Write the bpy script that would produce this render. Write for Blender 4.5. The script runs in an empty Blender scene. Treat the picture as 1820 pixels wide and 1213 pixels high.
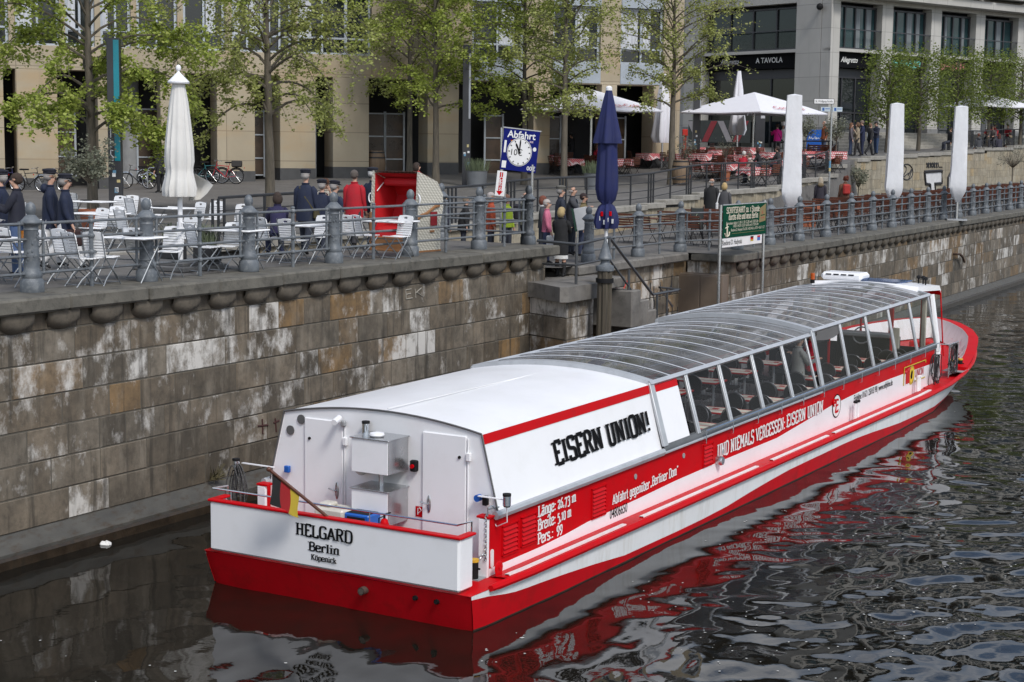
import bpy, math, random
import numpy as np
from mathutils import Vector, Matrix, Euler, noise

C = bpy.context.scene.collection
R = math.radians
PI = math.pi
scene = bpy.context.scene

# ------------------------------------------------------------------ camera, sky, sun, exposure
CAMPOS = np.array([13.061, -17.985, 6.4])
YAW, PITCH, ROLL, FPX = R(30.2103), R(6.9726), R(0.7183), 2889.94
_fw = np.array([-math.sin(YAW)*math.cos(PITCH), math.cos(YAW)*math.cos(PITCH), -math.sin(PITCH)])
_r0 = np.array([math.cos(YAW), math.sin(YAW), 0.])
_u0 = np.cross(_r0, _fw)
_r = math.cos(ROLL)*_r0 + math.sin(ROLL)*_u0
_u = -math.sin(ROLL)*_r0 + math.cos(ROLL)*_u0
cam = bpy.data.cameras.new('camera')
cam.sensor_width = 36.0; cam.sensor_fit = 'HORIZONTAL'
cam.lens = FPX/1820*36.0
cam.clip_start = 0.1; cam.clip_end = 2000
co = bpy.data.objects.new('camera', cam); C.objects.link(co)
m = Matrix(((_r[0], _u[0], -_fw[0], CAMPOS[0]), (_r[1], _u[1], -_fw[1], CAMPOS[1]), (_r[2], _u[2], -_fw[2], CAMPOS[2]), (0, 0, 0, 1)))
co.matrix_world = m
scene.camera = co

SUN_EL, SUN_AZ = R(48), R(120)      # azimuth: towards the sun, measured from +Y clockwise (towards +X)
w = bpy.data.worlds.new('World'); scene.world = w; w.use_nodes = True
wt = w.node_tree; wt.nodes.clear()
def wn(t, **k):
    n = wt.nodes.new(t)
    for a, b in k.items(): setattr(n, a, b)
    return n
sky = wn('ShaderNodeTexSky', sky_type='NISHITA', sun_disc=False, sun_elevation=SUN_EL, sun_rotation=SUN_AZ, air_density=1.0, dust_density=1.5, ozone_density=1.5)
tc = wn('ShaderNodeTexCoord'); mp = wn('ShaderNodeMapping'); mp.inputs['Scale'].default_value = (1, 1, 2.6)
cn = wn('ShaderNodeTexNoise'); cn.inputs['Scale'].default_value = 2.6; cn.inputs['Detail'].default_value = 7; cn.inputs['Roughness'].default_value = .58
cr = wn('ShaderNodeValToRGB'); cr.color_ramp.elements[0].position = .45; cr.color_ramp.elements[1].position = .62
cm = wn('ShaderNodeTexNoise'); cm.inputs['Scale'].default_value = 5.5; cm.inputs['Detail'].default_value = 5
cc = wn('ShaderNodeMix', data_type='RGBA'); cc.inputs['A'].default_value = (4.6, 4.8, 5.3, 1); cc.inputs['B'].default_value = (9.6, 9.7, 10.0, 1)
mx = wn('ShaderNodeMix', data_type='RGBA'); bg = wn('ShaderNodeBackground'); wo = wn('ShaderNodeOutputWorld')
L = wt.links.new
L(tc.outputs['Generated'], mp.inputs['Vector']); L(mp.outputs[0], cn.inputs['Vector']); L(mp.outputs[0], cm.inputs['Vector'])
L(cn.outputs[0], cr.inputs[0]); L(cr.outputs[0], mx.inputs['Factor']); L(sky.outputs[0], mx.inputs['A'])
L(cm.outputs[0], cc.inputs['Factor']); L(cc.outputs['Result'], mx.inputs['B'])
L(mx.outputs['Result'], bg.inputs[0]); bg.inputs[1].default_value = .1; L(bg.outputs[0], wo.inputs[0])

sl = bpy.data.lights.new('sun', 'SUN'); sl.energy = 1.5; sl.angle = R(14); sl.color = (1, .965, .92)
so = bpy.data.objects.new('sun', sl); C.objects.link(so)
_sd = Vector((math.sin(SUN_AZ)*math.cos(SUN_EL), math.cos(SUN_AZ)*math.cos(SUN_EL), math.sin(SUN_EL)))
so.rotation_euler = _sd.to_track_quat('Z', 'Y').to_euler(); so.location = (20, 20, 60)
vs = scene.view_settings; vs.view_transform = 'Standard'; vs.look = 'None'; vs.gamma = 1; vs.use_curve_mapping = False
vs.exposure = 0.66
scene.render.engine = 'CYCLES'
try:
    scene.cycles.max_bounces = 8; scene.cycles.transparent_max_bounces = 24; scene.cycles.glossy_bounces = 4
    scene.cycles.caustics_reflective = False; scene.cycles.caustics_refractive = False
except Exception: pass

# ------------------------------------------------------------------ pixel (of the 1820x1213 photo) to world helpers
def ray(px, py): return _fw + _r*((px-910)/FPX) - _u*((py-606.5)/FPX)
def atz(px, py, z):
    d = ray(px, py); return Vector(CAMPOS + d*((z-CAMPOS[2])/d[2]))
def atx(px, py, x):
    d = ray(px, py); return Vector(CAMPOS + d*((x-CAMPOS[0])/d[0]))
def aty(px, py, y):
    d = ray(px, py); return Vector(CAMPOS + d*((y-CAMPOS[1])/d[1]))
def atd(px, py, dist):           # point at horizontal forward distance dist
    d = ray(px, py); f = np.array([-math.sin(YAW), math.cos(YAW), 0]); return Vector(CAMPOS + d*(dist/(d@f)))
def pix(P):
    d = np.array(P)-CAMPOS; z = d@_fw
    return 910+FPX*(d@_r)/z, 606.5-FPX*(d@_u)/z

# ------------------------------------------------------------------ materials
_M = {}
class NT:
    def __init__(s, m): s.t = m.node_tree; s.b = s.t.nodes['Principled BSDF']; s.o = s.t.nodes['Material Output']
    def n(s, t, ins=None, **k):
        x = s.t.nodes.new(t)
        for a, b in k.items(): setattr(x, a, b)
        for a, b in (ins or {}).items():
            if isinstance(b, bpy.types.NodeSocket): s.t.links.new(b, x.inputs[a])
            else: x.inputs[a].default_value = b
        return x
    def l(s, a, b): s.t.links.new(a, b)
    def noise(s, scale, detail=4, vec=None, rough=.55):
        i = {'Scale': scale, 'Detail': detail, 'Roughness': rough}
        if vec is not None: i['Vector'] = vec
        return s.n('ShaderNodeTexNoise', i).outputs[0]
    def ramp(s, fac, stops):
        x = s.n('ShaderNodeValToRGB', {'Fac': fac}); e = x.color_ramp.elements
        while len(e) < len(stops): e.new(.5)
        for k, (p, c) in enumerate(stops):
            e[k].position = p; e[k].color = (*c, 1) if len(c) == 3 else c
        return x.outputs[0]
    def mix(s, f, a, b, mode='MIX'):
        x = s.n('ShaderNodeMix', data_type='RGBA', blend_type=mode)
        for k, v in (('Factor', f), ('A', a), ('B', b)):
            if isinstance(v, bpy.types.NodeSocket): s.l(v, x.inputs[k])
            elif k == 'Factor': x.inputs[k].default_value = v
            else: x.inputs[k].default_value = (*v, 1) if len(v) == 3 else v
        return x.outputs['Result']
    def math(s, op, a, b=0.0, clamp=False):
        x = s.n('ShaderNodeMath', operation=op, use_clamp=clamp)
        for k, v in ((0, a), (1, b)):
            if isinstance(v, bpy.types.NodeSocket): s.l(v, x.inputs[k])
            else: x.inputs[k].default_value = v
        return x.outputs[0]
    def obj(s, scale=(1, 1, 1)):
        tc = s.n('ShaderNodeTexCoord'); mp = s.n('ShaderNodeMapping', {'Vector': tc.outputs['Object'], 'Scale': scale}); return mp.outputs[0]
    def bump(s, h, strength=.3, dist=.01):
        x = s.n('ShaderNodeBump', {'Height': h, 'Strength': strength, 'Distance': dist}); s.l(x.outputs[0], s.b.inputs['Normal'])
def newmat(name):
    m = bpy.data.materials.new(name); m.use_nodes = True; return m, NT(m)
def pm(name, col, rough=.6, metal=0., var=.1, scale=3., bump=0., bscale=40., dirt=None, dirtamt=.5, coat=0., stretch=(1, 1, 1), spec=.5):
    """painted / plain surface with a little wear"""
    if name in _M: return _M[name]
    m, t = newmat(name)
    v = t.obj(stretch)
    n = t.noise(scale, 5, v)
    a = tuple(max(0, c*(1-var)) for c in col); b = tuple(min(1, c*(1+var)) for c in col)
    c = t.ramp(n, [(.3, a), (.7, b)])
    if dirt:
        f = t.ramp(t.noise(scale*2.3, 7, v, .65), [(.5, (0, 0, 0)), (.72, (dirtamt,)*3)])
        c = t.mix(f, c, dirt)
    t.l(c, t.b.inputs['Base Color'])
    rr = t.ramp(n, [(.3, (max(.02, rough*.85),)*3), (.7, (min(1, rough*1.12),)*3)]); t.l(rr, t.b.inputs['Roughness'])
    t.b.inputs['Metallic'].default_value = metal; t.b.inputs['Specular IOR Level'].default_value = spec
    if coat: t.b.inputs['Coat Weight'].default_value = coat; t.b.inputs['Coat Roughness'].default_value = .08
    if bump: t.bump(t.noise(bscale, 4, v), bump, .01)
    _M[name] = m; return m

# ------------------------------------------------------------------ mesh builder
class MB:
    def __init__(s): s.v = []; s.f = []; s.mi = []; s.cur = 0; s.col = []
    def add(s, vs, fs, mi=None):
        o = len(s.v); s.v += [tuple(v) for v in vs]
        mi = s.cur if mi is None else mi
        for f in fs: s.f.append(tuple(i+o for i in f)); s.mi.append(mi)
        return s
    def quad(s, a, b, c, d, mi=None): return s.add([a, b, c, d], [(0, 1, 2, 3)], mi)
    def box(s, c, sz, bev=0., M=None, mi=None):
        hx, hy, hz = (max(1e-4, q)/2 for q in sz); b = min(bev, hx*.95, hy*.95, hz*.95)
        T = (lambda p: (M @ Vector(p)) if M is not None else p)
        if b <= 0:
            vs = [(c[0]+x*hx, c[1]+y*hy, c[2]+z*hz) for x in (-1, 1) for y in (-1, 1) for z in (-1, 1)]
            fs = [(0, 1, 3, 2), (4, 6, 7, 5), (0, 4, 5, 1), (2, 3, 7, 6), (0, 2, 6, 4), (1, 5, 7, 3)]
            return s.add([T(v) for v in vs], fs, mi)
        vs = []; ix = {}
        for x in (-1, 1):
            for y in (-1, 1):
                for z in (-1, 1):
                    for a in range(3):
                        p = [x*hx, y*hy, z*hz]
                        for k, sg, h in ((0, x, hx), (1, y, hy), (2, z, hz)):
                            if k != a: p[k] = sg*(h-b)
                        ix[(x, y, z, a)] = len(vs); vs.append(T((c[0]+p[0], c[1]+p[1], c[2]+p[2])))
        fs = []
        def F(keys, n):
            q = [ix[k] for k in keys]
            A, B, Cc = (Vector(vs[i]) for i in q[:3]); N = (B-A).cross(Cc-A)
            ce = sum((Vector(vs[i]) for i in q), Vector())/len(q); o = Vector(T(c))
            fs.append(tuple(q if N.dot(ce-o) > 0 else q[::-1]))
        for a in range(3):
            u, w_ = [k for k in range(3) if k != a]
            for sg in (-1, 1):
                ks = []
                for p, q in ((-1, -1), (1, -1), (1, 1), (-1, 1)):
                    t = [0, 0, 0]; t[a] = sg; t[u] = p; t[w_] = q; ks.append((*t, a))
                F(ks, 0)
            for p in (-1, 1):
                for q in (-1, 1):
                    t0 = [0, 0, 0]; t0[a] = -1; t0[u] = p; t0[w_] = q; t1 = list(t0); t1[a] = 1
                    F([(*t0, u), (*t1, u), (*t1, w_), (*t0, w_)], 0)
        for x in (-1, 1):
            for y in (-1, 1):
                for z in (-1, 1): F([(x, y, z, 0), (x, y, z, 1), (x, y, z, 2)], 0)
        return s.add(vs, fs, mi)
    def tube(s, pts, r, n=8, cap=True, closed=False, mi=None, up=None):
        pts = [Vector(p) for p in pts]; k = len(pts)
        rs = r if isinstance(r, (list, tuple)) else [r]*k
        vs = []; fs = []; prev = None
        for i, p in enumerate(pts):
            if closed: d = pts[(i+1) % k]-pts[i-1]
            else: d = pts[min(i+1, k-1)]-pts[max(i-1, 0)]
            d = d.normalized() if d.length > 1e-9 else Vector((0, 0, 1))
            if prev is None:
                a = Vector(up) if up else (Vector((0, 0, 1)) if abs(d.z) < .9 else Vector((1, 0, 0)))
                u = (a - d*a.dot(d)).normalized()
            else:
                u = prev - d*prev.dot(d); u = u.normalized() if u.length > 1e-6 else d.orthogonal().normalized()
            prev = u; w_ = d.cross(u); rr = rs[i]
            rx, ry = rr if isinstance(rr, (tuple, list)) else (rr, rr)
            for j in range(n):
                t = 2*PI*j/n; vs.append(p+u*(math.cos(t)*rx)+w_*(math.sin(t)*ry))
        m_ = k if closed else k-1
        for i in range(m_):
            a = i*n; b = ((i+1) % k)*n
            for j in range(n): fs.append((a+j, a+(j+1) % n, b+(j+1) % n, b+j))
        if cap and not closed:
            fs.append(tuple(range(n))[::-1]); fs.append(tuple(range((k-1)*n, k*n)))
        return s.add(vs, fs, mi)
    def lathe(s, prof, n=16, c=(0, 0, 0), mi=None, cap=True):
        vs = []; fs = []
        for (r, z) in prof:
            for j in range(n):
                t = 2*PI*j/n; vs.append((c[0]+r*math.cos(t), c[1]+r*math.sin(t), c[2]+z))
        for i in range(len(prof)-1):
            a, b = i*n, (i+1)*n
            for j in range(n): fs.append((a+j, a+(j+1) % n, b+(j+1) % n, b+j))
        if cap: fs.append(tuple(range(n))[::-1]); fs.append(tuple(range((len(prof)-1)*n, len(prof)*n)))
        return s.add(vs, fs, mi)
    def prism(s, poly, h, M=None, mi=None):
        """poly in local xy, extruded from z=0 to z=h, then transformed"""
        n = len(poly); T = (lambda p: M @ Vector(p)) if M is not None else Vector
        vs = [T((x, y, 0)) for x, y in poly]+[T((x, y, h)) for x, y in poly]
        fs = [tuple(range(n))[::-1], tuple(range(n, 2*n))]+[(i, (i+1) % n, n+(i+1) % n, n+i) for i in range(n)]
        return s.add(vs, fs, mi)
    def ell(s, c, rad, n=12, m_=8, M=None, mi=None, z0=-1., z1=1.):
        """ellipsoid between relative heights z0..z1"""
        vs = []; fs = []; t0, t1 = math.acos(max(-1, min(1, z1))), math.acos(max(-1, min(1, z0)))
        for i in range(m_+1):
            th = t0+(t1-t0)*i/m_
            for j in range(n):
                ph = 2*PI*j/n; p = Vector((rad[0]*math.sin(th)*math.cos(ph), rad[1]*math.sin(th)*math.sin(ph), rad[2]*math.cos(th)))
                if M is not None: p = M @ p
                vs.append(p+Vector(c))
        for i in range(m_):
            for j in range(n): fs.append((i*n+j, (i+1)*n+j, (i+1)*n+(j+1) % n, i*n+(j+1) % n))
        return s.add(vs, fs, mi)
    def grid(s, rows, mi=None, flip=False):
        """rows: list of equal-length point lists"""
        n = len(rows[0]); vs = [p for r in rows for p in r]; fs = []
        for i in range(len(rows)-1):
            for j in range(n-1):
                q = (i*n+j, i*n+j+1, (i+1)*n+j+1, (i+1)*n+j); fs.append(q[::-1] if flip else q)
        return s.add(vs, fs, mi)
    def build(s, name, mats, parent=None, smooth=True, angle=35, keep=False):
        me = bpy.data.meshes.new(name); me.from_pydata(s.v, [], s.f)
        ms = mats if isinstance(mats, (list, tuple)) else [mats]
        for x in ms: me.materials.append(x)
        me.polygons.foreach_set('material_index', [min(i, len(ms)-1) for i in s.mi])
        if smooth:
            me.polygons.foreach_set('use_smooth', [True]*len(me.polygons))
            me.set_sharp_from_angle(angle=R(angle))
        me.update()
        o = bpy.data.objects.new(name, me); C.objects.link(o)
        if parent is not None: setpar(o, parent)
        return o
def setpar(o, p): o.parent = p
def tag(o, label=None, cat=None, group=None, kind=None):
    if label: o['label'] = label
    if cat: o['category'] = cat
    if group: o['group'] = group
    if kind: o['kind'] = kind
    return o
def empty(name, loc=(0, 0, 0), rz=0., label=None, cat=None, group=None):
    o = bpy.data.objects.new(name, None); C.objects.link(o); o.location = loc; o.rotation_euler = (0, 0, rz); o.empty_display_size = .2
    return tag(o, label, cat, group)
def copy_tree(o, parent=None):
    c = o.copy(); C.objects.link(c)
    if parent is not None: c.parent = parent
    for ch in list(o.children): copy_tree(ch, c)
    return c
ORD = 'first second third fourth fifth sixth seventh eighth ninth tenth eleventh twelfth thirteenth fourteenth fifteenth sixteenth seventeenth eighteenth nineteenth twentieth twenty-first twenty-second twenty-third twenty-fourth twenty-fifth twenty-sixth twenty-seventh twenty-eighth twenty-ninth thirtieth thirty-first thirty-second thirty-third thirty-fourth thirty-fifth thirty-sixth thirty-seventh thirty-eighth thirty-ninth fortieth'.split()
def ordlabels(objs, fmt, up=.5):
    """label a row of look-alikes by their order from the left of the picture"""
    q = sorted(objs, key=lambda o: pix((o.location.x, o.location.y, o.location.z+up))[0])
    for i, o in enumerate(q): o['label'] = fmt.replace('#', ORD[min(i, 39)])
class Proto:
    """first call of place() uses the built thing itself, later calls copies"""
    def __init__(s, root): s.root = root; s.used = False; s.all = []
    def place(s, loc, rz=0., sc=1., label=None, group=None):
        o = copy_tree(s.root) if s.used else s.root; s.used = True
        o.location = loc; o.rotation_euler = (0, 0, rz)
        if sc != 1.: o.scale = (sc, sc, sc)
        else: o.scale = (1, 1, 1)
        if label: o['label'] = label
        if group: o['group'] = group
        s.all.append(o); return o
def chaikin(p, it=2, closed=False):
    for _ in range(it):
        q = []; n = len(p)
        for i in range(n if closed else n-1):
            a, b = p[i], p[(i+1) % n]
            q += [tuple(.75*x+.25*y for x, y in zip(a, b)), tuple(.25*x+.75*y for x, y in zip(a, b))]
        p = q if closed else [p[0]]+q+[p[-1]]
    return p
def lerp(a, b, t): return a+(b-a)*t
def interp(tab, y): return float(np.interp(y, [t[0] for t in tab], [t[1] for t in tab]))

# ------------------------------------------------------------------ lettering
def ftext(body, size, mat, parent=None, M=None, xs=1., align='CENTER', bold=0., name='lettering', shear=0.):
    cu = bpy.data.curves.new(name, 'FONT'); cu.body = body; cu.size = size; cu.align_x = align; cu.align_y = 'CENTER'; cu.offset = bold*size; cu.shear = shear
    cu.resolution_u = 3
    ob = bpy.data.objects.new(name, cu); C.objects.link(ob)
    dg = bpy.context.evaluated_depsgraph_get(); dg.update()
    me = bpy.data.meshes.new_from_object(ob.evaluated_get(dg)); bpy.data.objects.remove(ob)
    if M is None: M = Matrix()
    me.transform(M @ Matrix.Diagonal((xs, 1, 1, 1))); me.materials.clear(); me.materials.append(mat); me.name = name
    o = bpy.data.objects.new(name, me); C.objects.link(o)
    if parent is not None: setpar(o, parent)
    return o
# slab-serif stroke alphabet: width; strokes ('~' = curved); serif bars (x,y)
def _S(t): return t
GL = {
'A': (.62, ['.05,0 .31,1 .57,0', '.15,.32 .47,.32'], '.05,0 .57,0'),
'B': (.58, ['.12,0 .12,1', '~.12,1 .45,1 .52,.76 .42,.54 .12,.53', '~.12,.53 .5,.53 .58,.26 .47,0 .12,0'], '.06,0 .06,1'),
'D': (.6, ['.12,0 .12,1', '~.12,1 .42,1 .58,.86 .58,.14 .42,0 .12,0'], '.06,0 .06,1'),
'E': (.54, ['.12,0 .12,1', '.12,1 .48,1 .48,.82', '.12,.52 .4,.52', '.12,0 .5,0 .5,.19'], '.06,0 .06,1'),
'F': (.52, ['.12,0 .12,1', '.12,1 .48,1 .48,.82', '.12,.5 .4,.5'], '.12,0 .06,1'),
'G': (.6, ['~.54,.8 .5,1 .3,1 .1,.96 .08,.5 .1,.04 .3,0 .5,.02 .54,.15', '.54,.1 .54,.45 .36,.45'], ''),
'H': (.64, ['.13,0 .13,1', '.51,0 .51,1', '.13,.52 .51,.52'], '.13,0 .13,1 .51,0 .51,1'),
'I': (.34, ['.17,0 .17,1'], '.17,0 .17,1'),
'K': (.62, ['.13,0 .13,1', '.5,1 .16,.48', '.24,.58 .54,0'], '.13,0 .13,1 .5,1 .54,0'),
'L': (.52, ['.12,0 .12,1', '.12,0 .48,0 .48,.22'], '.12,1 .06,0'),
'M': (.8, ['.12,0 .14,1 .4,.3 .66,1 .68,0'], '.12,0 .68,0 .1,1 .7,1'),
'N': (.66, ['.12,0 .12,1 .52,0 .52,1'], '.12,0 .08,1 .52,1'),
'O': (.6, ['~@.3,1 .08,.98 .06,.5 .08,.02 .3,0 .52,.02 .54,.5 .52,.98'], ''),
'P': (.56, ['.12,0 .12,1', '~.12,1 .46,1 .54,.74 .46,.46 .12,.46'], '.12,0 .06,1'),
'R': (.62, ['.12,0 .12,1', '~.12,1 .46,1 .54,.76 .44,.52 .12,.51', '.34,.5 .54,0'], '.12,0 .06,1 .57,0'),
'S': (.54, ['~.47,.8 .46,1 .27,1 .06,1 .06,.72 .1,.54 .27,.5 .46,.46 .49,.26 .47,0 .26,0 .06,0 .06,.2'], ''),
'T': (.56, ['.28,0 .28,1', '.05,.8 .05,1 .51,1 .51,.8'], '.28,0'),
'U': (.64, ['~.13,1 .13,.5 .13,.1 .2,0 .32,0 .46,0 .51,.1 .51,.5 .51,1'], '.13,1 .51,1'),
'V': (.62, ['.06,1 .31,0 .56,1'], '.06,1 .56,1'),
'C': (.56, ['~.5,.8 .48,1 .3,1 .08,.98 .06,.5 .08,.02 .3,0 .48,0 .5,.2'], ''),
'a': (.48, ['~.08,.6 .12,.7 .24,.7 .38,.7 .38,.55 .38,.3 .38,0', '~.38,.4 .2,.4 .08,.36 .06,.18 .1,0 .22,0 .36,.04 .38,.16'], '.41,0'),
'b': (.5, ['.1,0 .1,1', '~.1,.6 .2,.7 .3,.7 .44,.66 .44,.35 .44,.04 .3,0 .2,0 .1,.1'], '.07,1'),
'c': (.44, ['~.4,.55 .38,.7 .24,.7 .08,.68 .06,.35 .08,.02 .24,0 .38,0 .4,.14'], ''),
'd': (.5, ['.4,0 .4,1', '~.4,.6 .3,.7 .2,.7 .06,.66 .06,.35 .06,.04 .2,0 .3,0 .4,.1'], '.37,1 .44,0'),
'e': (.46, ['~.06,.38 .42,.38 .42,.66 .24,.7 .06,.68 .05,.35 .06,.02 .24,0 .4,.02 .41,.14'], ''),
'f': (.36, ['~.36,.94 .32,1 .22,1 .15,.96 .15,.8 .15,.4 .15,0', '.03,.66 .3,.66'], '.15,0'),
'g': (.5, ['~.4,.7 .4,.2 .4,-.2 .24,-.26 .08,-.26 .08,-.14', '~@.38,.35 .38,.66 .22,.7 .06,.66 .06,.35 .06,.06 .22,.02 .38,.06', '.4,.68 .47,.68'], ''),
'h': (.52, ['.1,0 .1,1', '~.1,.55 .2,.7 .3,.7 .42,.7 .42,.5 .42,.3 .42,0'], '.1,0 .07,1 .42,0'),
'i': (.28, ['.14,0 .14,.68', '.14,.86 .14,1'], '.14,0 .1,.68'),
'k': (.5, ['.1,0 .1,1', '.4,.68 .14,.32', '.22,.42 .42,0'], '.1,0 .07,1 .43,0'),
'l': (.28, ['.14,0 .14,1'], '.14,0 .1,1'),
'm': (.76, ['.1,0 .1,.68', '~.1,.55 .18,.7 .26,.7 .37,.7 .37,.5 .37,.3 .37,0', '~.37,.55 .46,.7 .53,.7 .64,.7 .64,.5 .64,.3 .64,0'], '.1,0 .07,.68 .37,0 .65,0'),
'n': (.52, ['.1,0 .1,.68', '~.1,.55 .2,.7 .3,.7 .42,.7 .42,.5 .42,.3 .42,0'], '.1,0 .07,.68 .42,0'),
'o': (.48, ['~@.24,.7 .07,.68 .06,.35 .07,.02 .24,0 .41,.02 .42,.35 .41,.68'], ''),
'p': (.5, ['.1,-.26 .1,.68', '~.1,.6 .2,.7 .3,.7 .44,.66 .44,.35 .44,.04 .3,0 .2,0 .1,.1'], '.1,-.26 .07,.68'),
'r': (.4, ['.1,0 .1,.68', '~.1,.5 .18,.68 .28,.7 .36,.7 .37,.56'], '.1,0 .07,.68'),
's': (.42, ['~.36,.56 .35,.7 .2,.7 .05,.7 .05,.52 .08,.38 .2,.36 .36,.33 .38,.18 .36,0 .2,0 .05,0 .05,.14'], ''),
't': (.36, ['~.14,.95 .14,.6 .14,.2 .16,.02 .24,0 .32,.02 .33,.1', '.03,.67 .32,.67'], ''),
'u': (.52, ['~.1,.68 .1,.3 .1,.06 .2,0 .3,0 .4,.08 .42,.18', '.42,.68 .42,0'], '.07,.68 .39,.68 .45,0'),
'ö': (.48, ['~@.24,.7 .07,.68 .06,.35 .07,.02 .24,0 .41,.02 .42,.35 .41,.68', '.13,.84 .13,.97', '.35,.84 .35,.97'], ''),
'ü': (.52, ['~.1,.68 .1,.3 .1,.06 .2,0 .3,0 .4,.08 .42,.18', '.42,.68 .42,0', '.15,.84 .15,.97', '.37,.84 .37,.97'], '.07,.68 .45,0'),
'ä': (.48, ['~.08,.6 .12,.7 .24,.7 .38,.7 .38,.55 .38,.3 .38,0', '~.38,.4 .2,.4 .08,.36 .06,.18 .1,0 .22,0 .36,.04 .38,.16', '.13,.84 .13,.97', '.33,.84 .33,.97'], '.41,0'),
'0': (.46, ['~@.23,.8 .07,.78 .06,.4 .07,.02 .23,0 .39,.02 .4,.4 .39,.78'], ''),
'1': (.34, ['.04,.62 .17,.78 .17,0'], '.17,0'),
'2': (.46, ['~.06,.6 .08,.8 .23,.8 .4,.78 .38,.5 .2,.25 .06,0', '.06,0 .4,0 .4,.16'], ''),
'3': (.46, ['~.06,.7 .1,.8 .23,.8 .4,.76 .38,.46 .2,.42', '~.2,.42 .42,.4 .42,-.16 .2,-.2 .06,-.16'], ''),
'5': (.46, ['.38,.8 .1,.8 .09,.42', '~.09,.42 .2,.5 .4,.46 .42,.1 .36,-.18 .18,-.2 .06,-.14'], ''),
'6': (.46, ['~.36,.98 .12,.8 .06,.3 .1,0 .23,0 .4,.04 .4,.26 .36,.5 .2,.5 .08,.36'], ''),
'7': (.46, ['.05,.64 .05,.78 .4,.78 .16,-.2'], ''),
'9': (.46, ['~.1,-.2 .34,0 .4,.5 .36,.8 .23,.8 .06,.76 .06,.54 .1,.3 .26,.3 .38,.44'], ''),
'!': (.3, ['.15,.3 .15,1', '.15,.02 .15,.16'], ''), '.': (.24, ['.12,0 .12,.13'], ''), ':': (.26, ['.13,0 .13,.13', '.13,.5 .13,.63'], ''),
',': (.24, ['.13,.12 .08,-.14'], ''), '„': (.36, ['.12,.12 .08,-.12', '.25,.12 .21,-.12'], ''), '“': (.36, ['.12,1 .08,.8', '.25,1 .21,.8'], ''), ' ': (.3, [], '')}
def slab(mb, text, M, h, xs=1., t=.15, gap=.05, mi=None, lift=.0003):
    """write text into mb on the plane of M (local x along, y up), starting at x=0; returns width"""
    x0 = 0.; k = 0
    def P(x, y):
        return M @ Vector(((x0+x)*h*xs, y*h, .004+k*lift))
    tx = t/max(xs, .55)**.35 if xs < 1 else t
    for ch in text:
        wd, st, se = GL.get(ch, GL['.'])
        for sk in st:
            cur = sk[0] == '~'; cl = sk.startswith('~@')
            pts = [tuple(map(float, q.split(','))) for q in sk.lstrip('~@').split()]
            if not cur and len(pts) > 2:
                for a_, b_ in zip(pts[:-1], pts[1:]):
                    l_ = math.hypot(b_[0]-a_[0], b_[1]-a_[1]); ux, uy = (b_[0]-a_[0])/l_, (b_[1]-a_[1])/l_; e0 = t*.3 if a_ is not pts[0] else 0.; e1 = t*.3 if b_ is not pts[-1] else 0.
                    A_, B_ = (a_[0]-ux*e0*abs(ux), a_[1]-uy*e0*(abs(ux) > .5)), (b_[0]+ux*e1*abs(ux), b_[1]+uy*e1*(abs(ux) > .5)); nx, ny = -uy*tx*.5, ux*t*.42
                    if abs(uy) > .3: nx = -tx*.5*(1 if uy > 0 else -1); ny = 0. if abs(ux) > .05 else ny
                    mb.add([P(A_[0]+nx, A_[1]+ny), P(A_[0]-nx, A_[1]-ny), P(B_[0]-nx, B_[1]-ny), P(B_[0]+nx, B_[1]+ny)], [(0, 1, 2, 3)], mi); k += 1
                continue
            if cur: pts = chaikin(pts, 2, cl)
            n = len(pts); Lf = []; Rt = []
            for i in range(n):
                if cl: a, b = pts[i-1], pts[(i+1) % n]
                else: a, b = pts[max(0, i-1)], pts[min(n-1, i+1)]
                dx, dy = b[0]-a[0], b[1]-a[1]; l_ = math.hypot(dx, dy) or 1; nx, ny = -dy/l_, dx/l_
                sc = 1.
                if 0 < i < n-1 and not cur:
                    d1 = (pts[i][0]-a[0], pts[i][1]-a[1]); l1 = math.hypot(*d1) or 1
                    c_ = abs((-d1[1]/l1)*nx+(d1[0]/l1)*ny); sc = min(2., 1/max(c_, .35))
                hx = tx*.5; hy = t*.42
                Lf.append(P(pts[i][0]+nx*hx*sc, pts[i][1]+ny*hy*sc)); Rt.append(P(pts[i][0]-nx*hx*sc, pts[i][1]-ny*hy*sc))
            vs = Lf+Rt; fs = [(i, n+i, n+(i+1) % n, (i+1) % n) for i in range(n if cl else n-1)]
            mb.add(vs, fs, mi); k += 1
        for q in se.split():
            sx, sy = map(float, q.split(',')); e = t*.4; s_ = .115+tx*.2
            y0, y1 = (sy-.01, sy+e) if sy <= 0 else (sy-e, sy+.01)
            mb.add([P(sx-s_, y0), P(sx+s_, y0), P(sx+s_, y1), P(sx-s_, y1)], [(0, 1, 2, 3)], mi); k += 1
        x0 += wd+gap
    return x0*h*xs
def textwidth(text, h, xs=1., gap=.05): return sum(GL.get(c, GL['.'])[0]+gap for c in text)*h*xs
def frame(o, x, y):
    """matrix with origin o, local x along x, local y along y"""
    x = Vector(x).normalized(); y = Vector(y); y = (y-x*y.dot(x)).normalized(); z = x.cross(y)
    return Matrix(((x.x, y.x, z.x, o[0]), (x.y, y.y, z.y, o[1]), (x.z, y.z, z.z, o[2]), (0, 0, 0, 1)))
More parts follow.
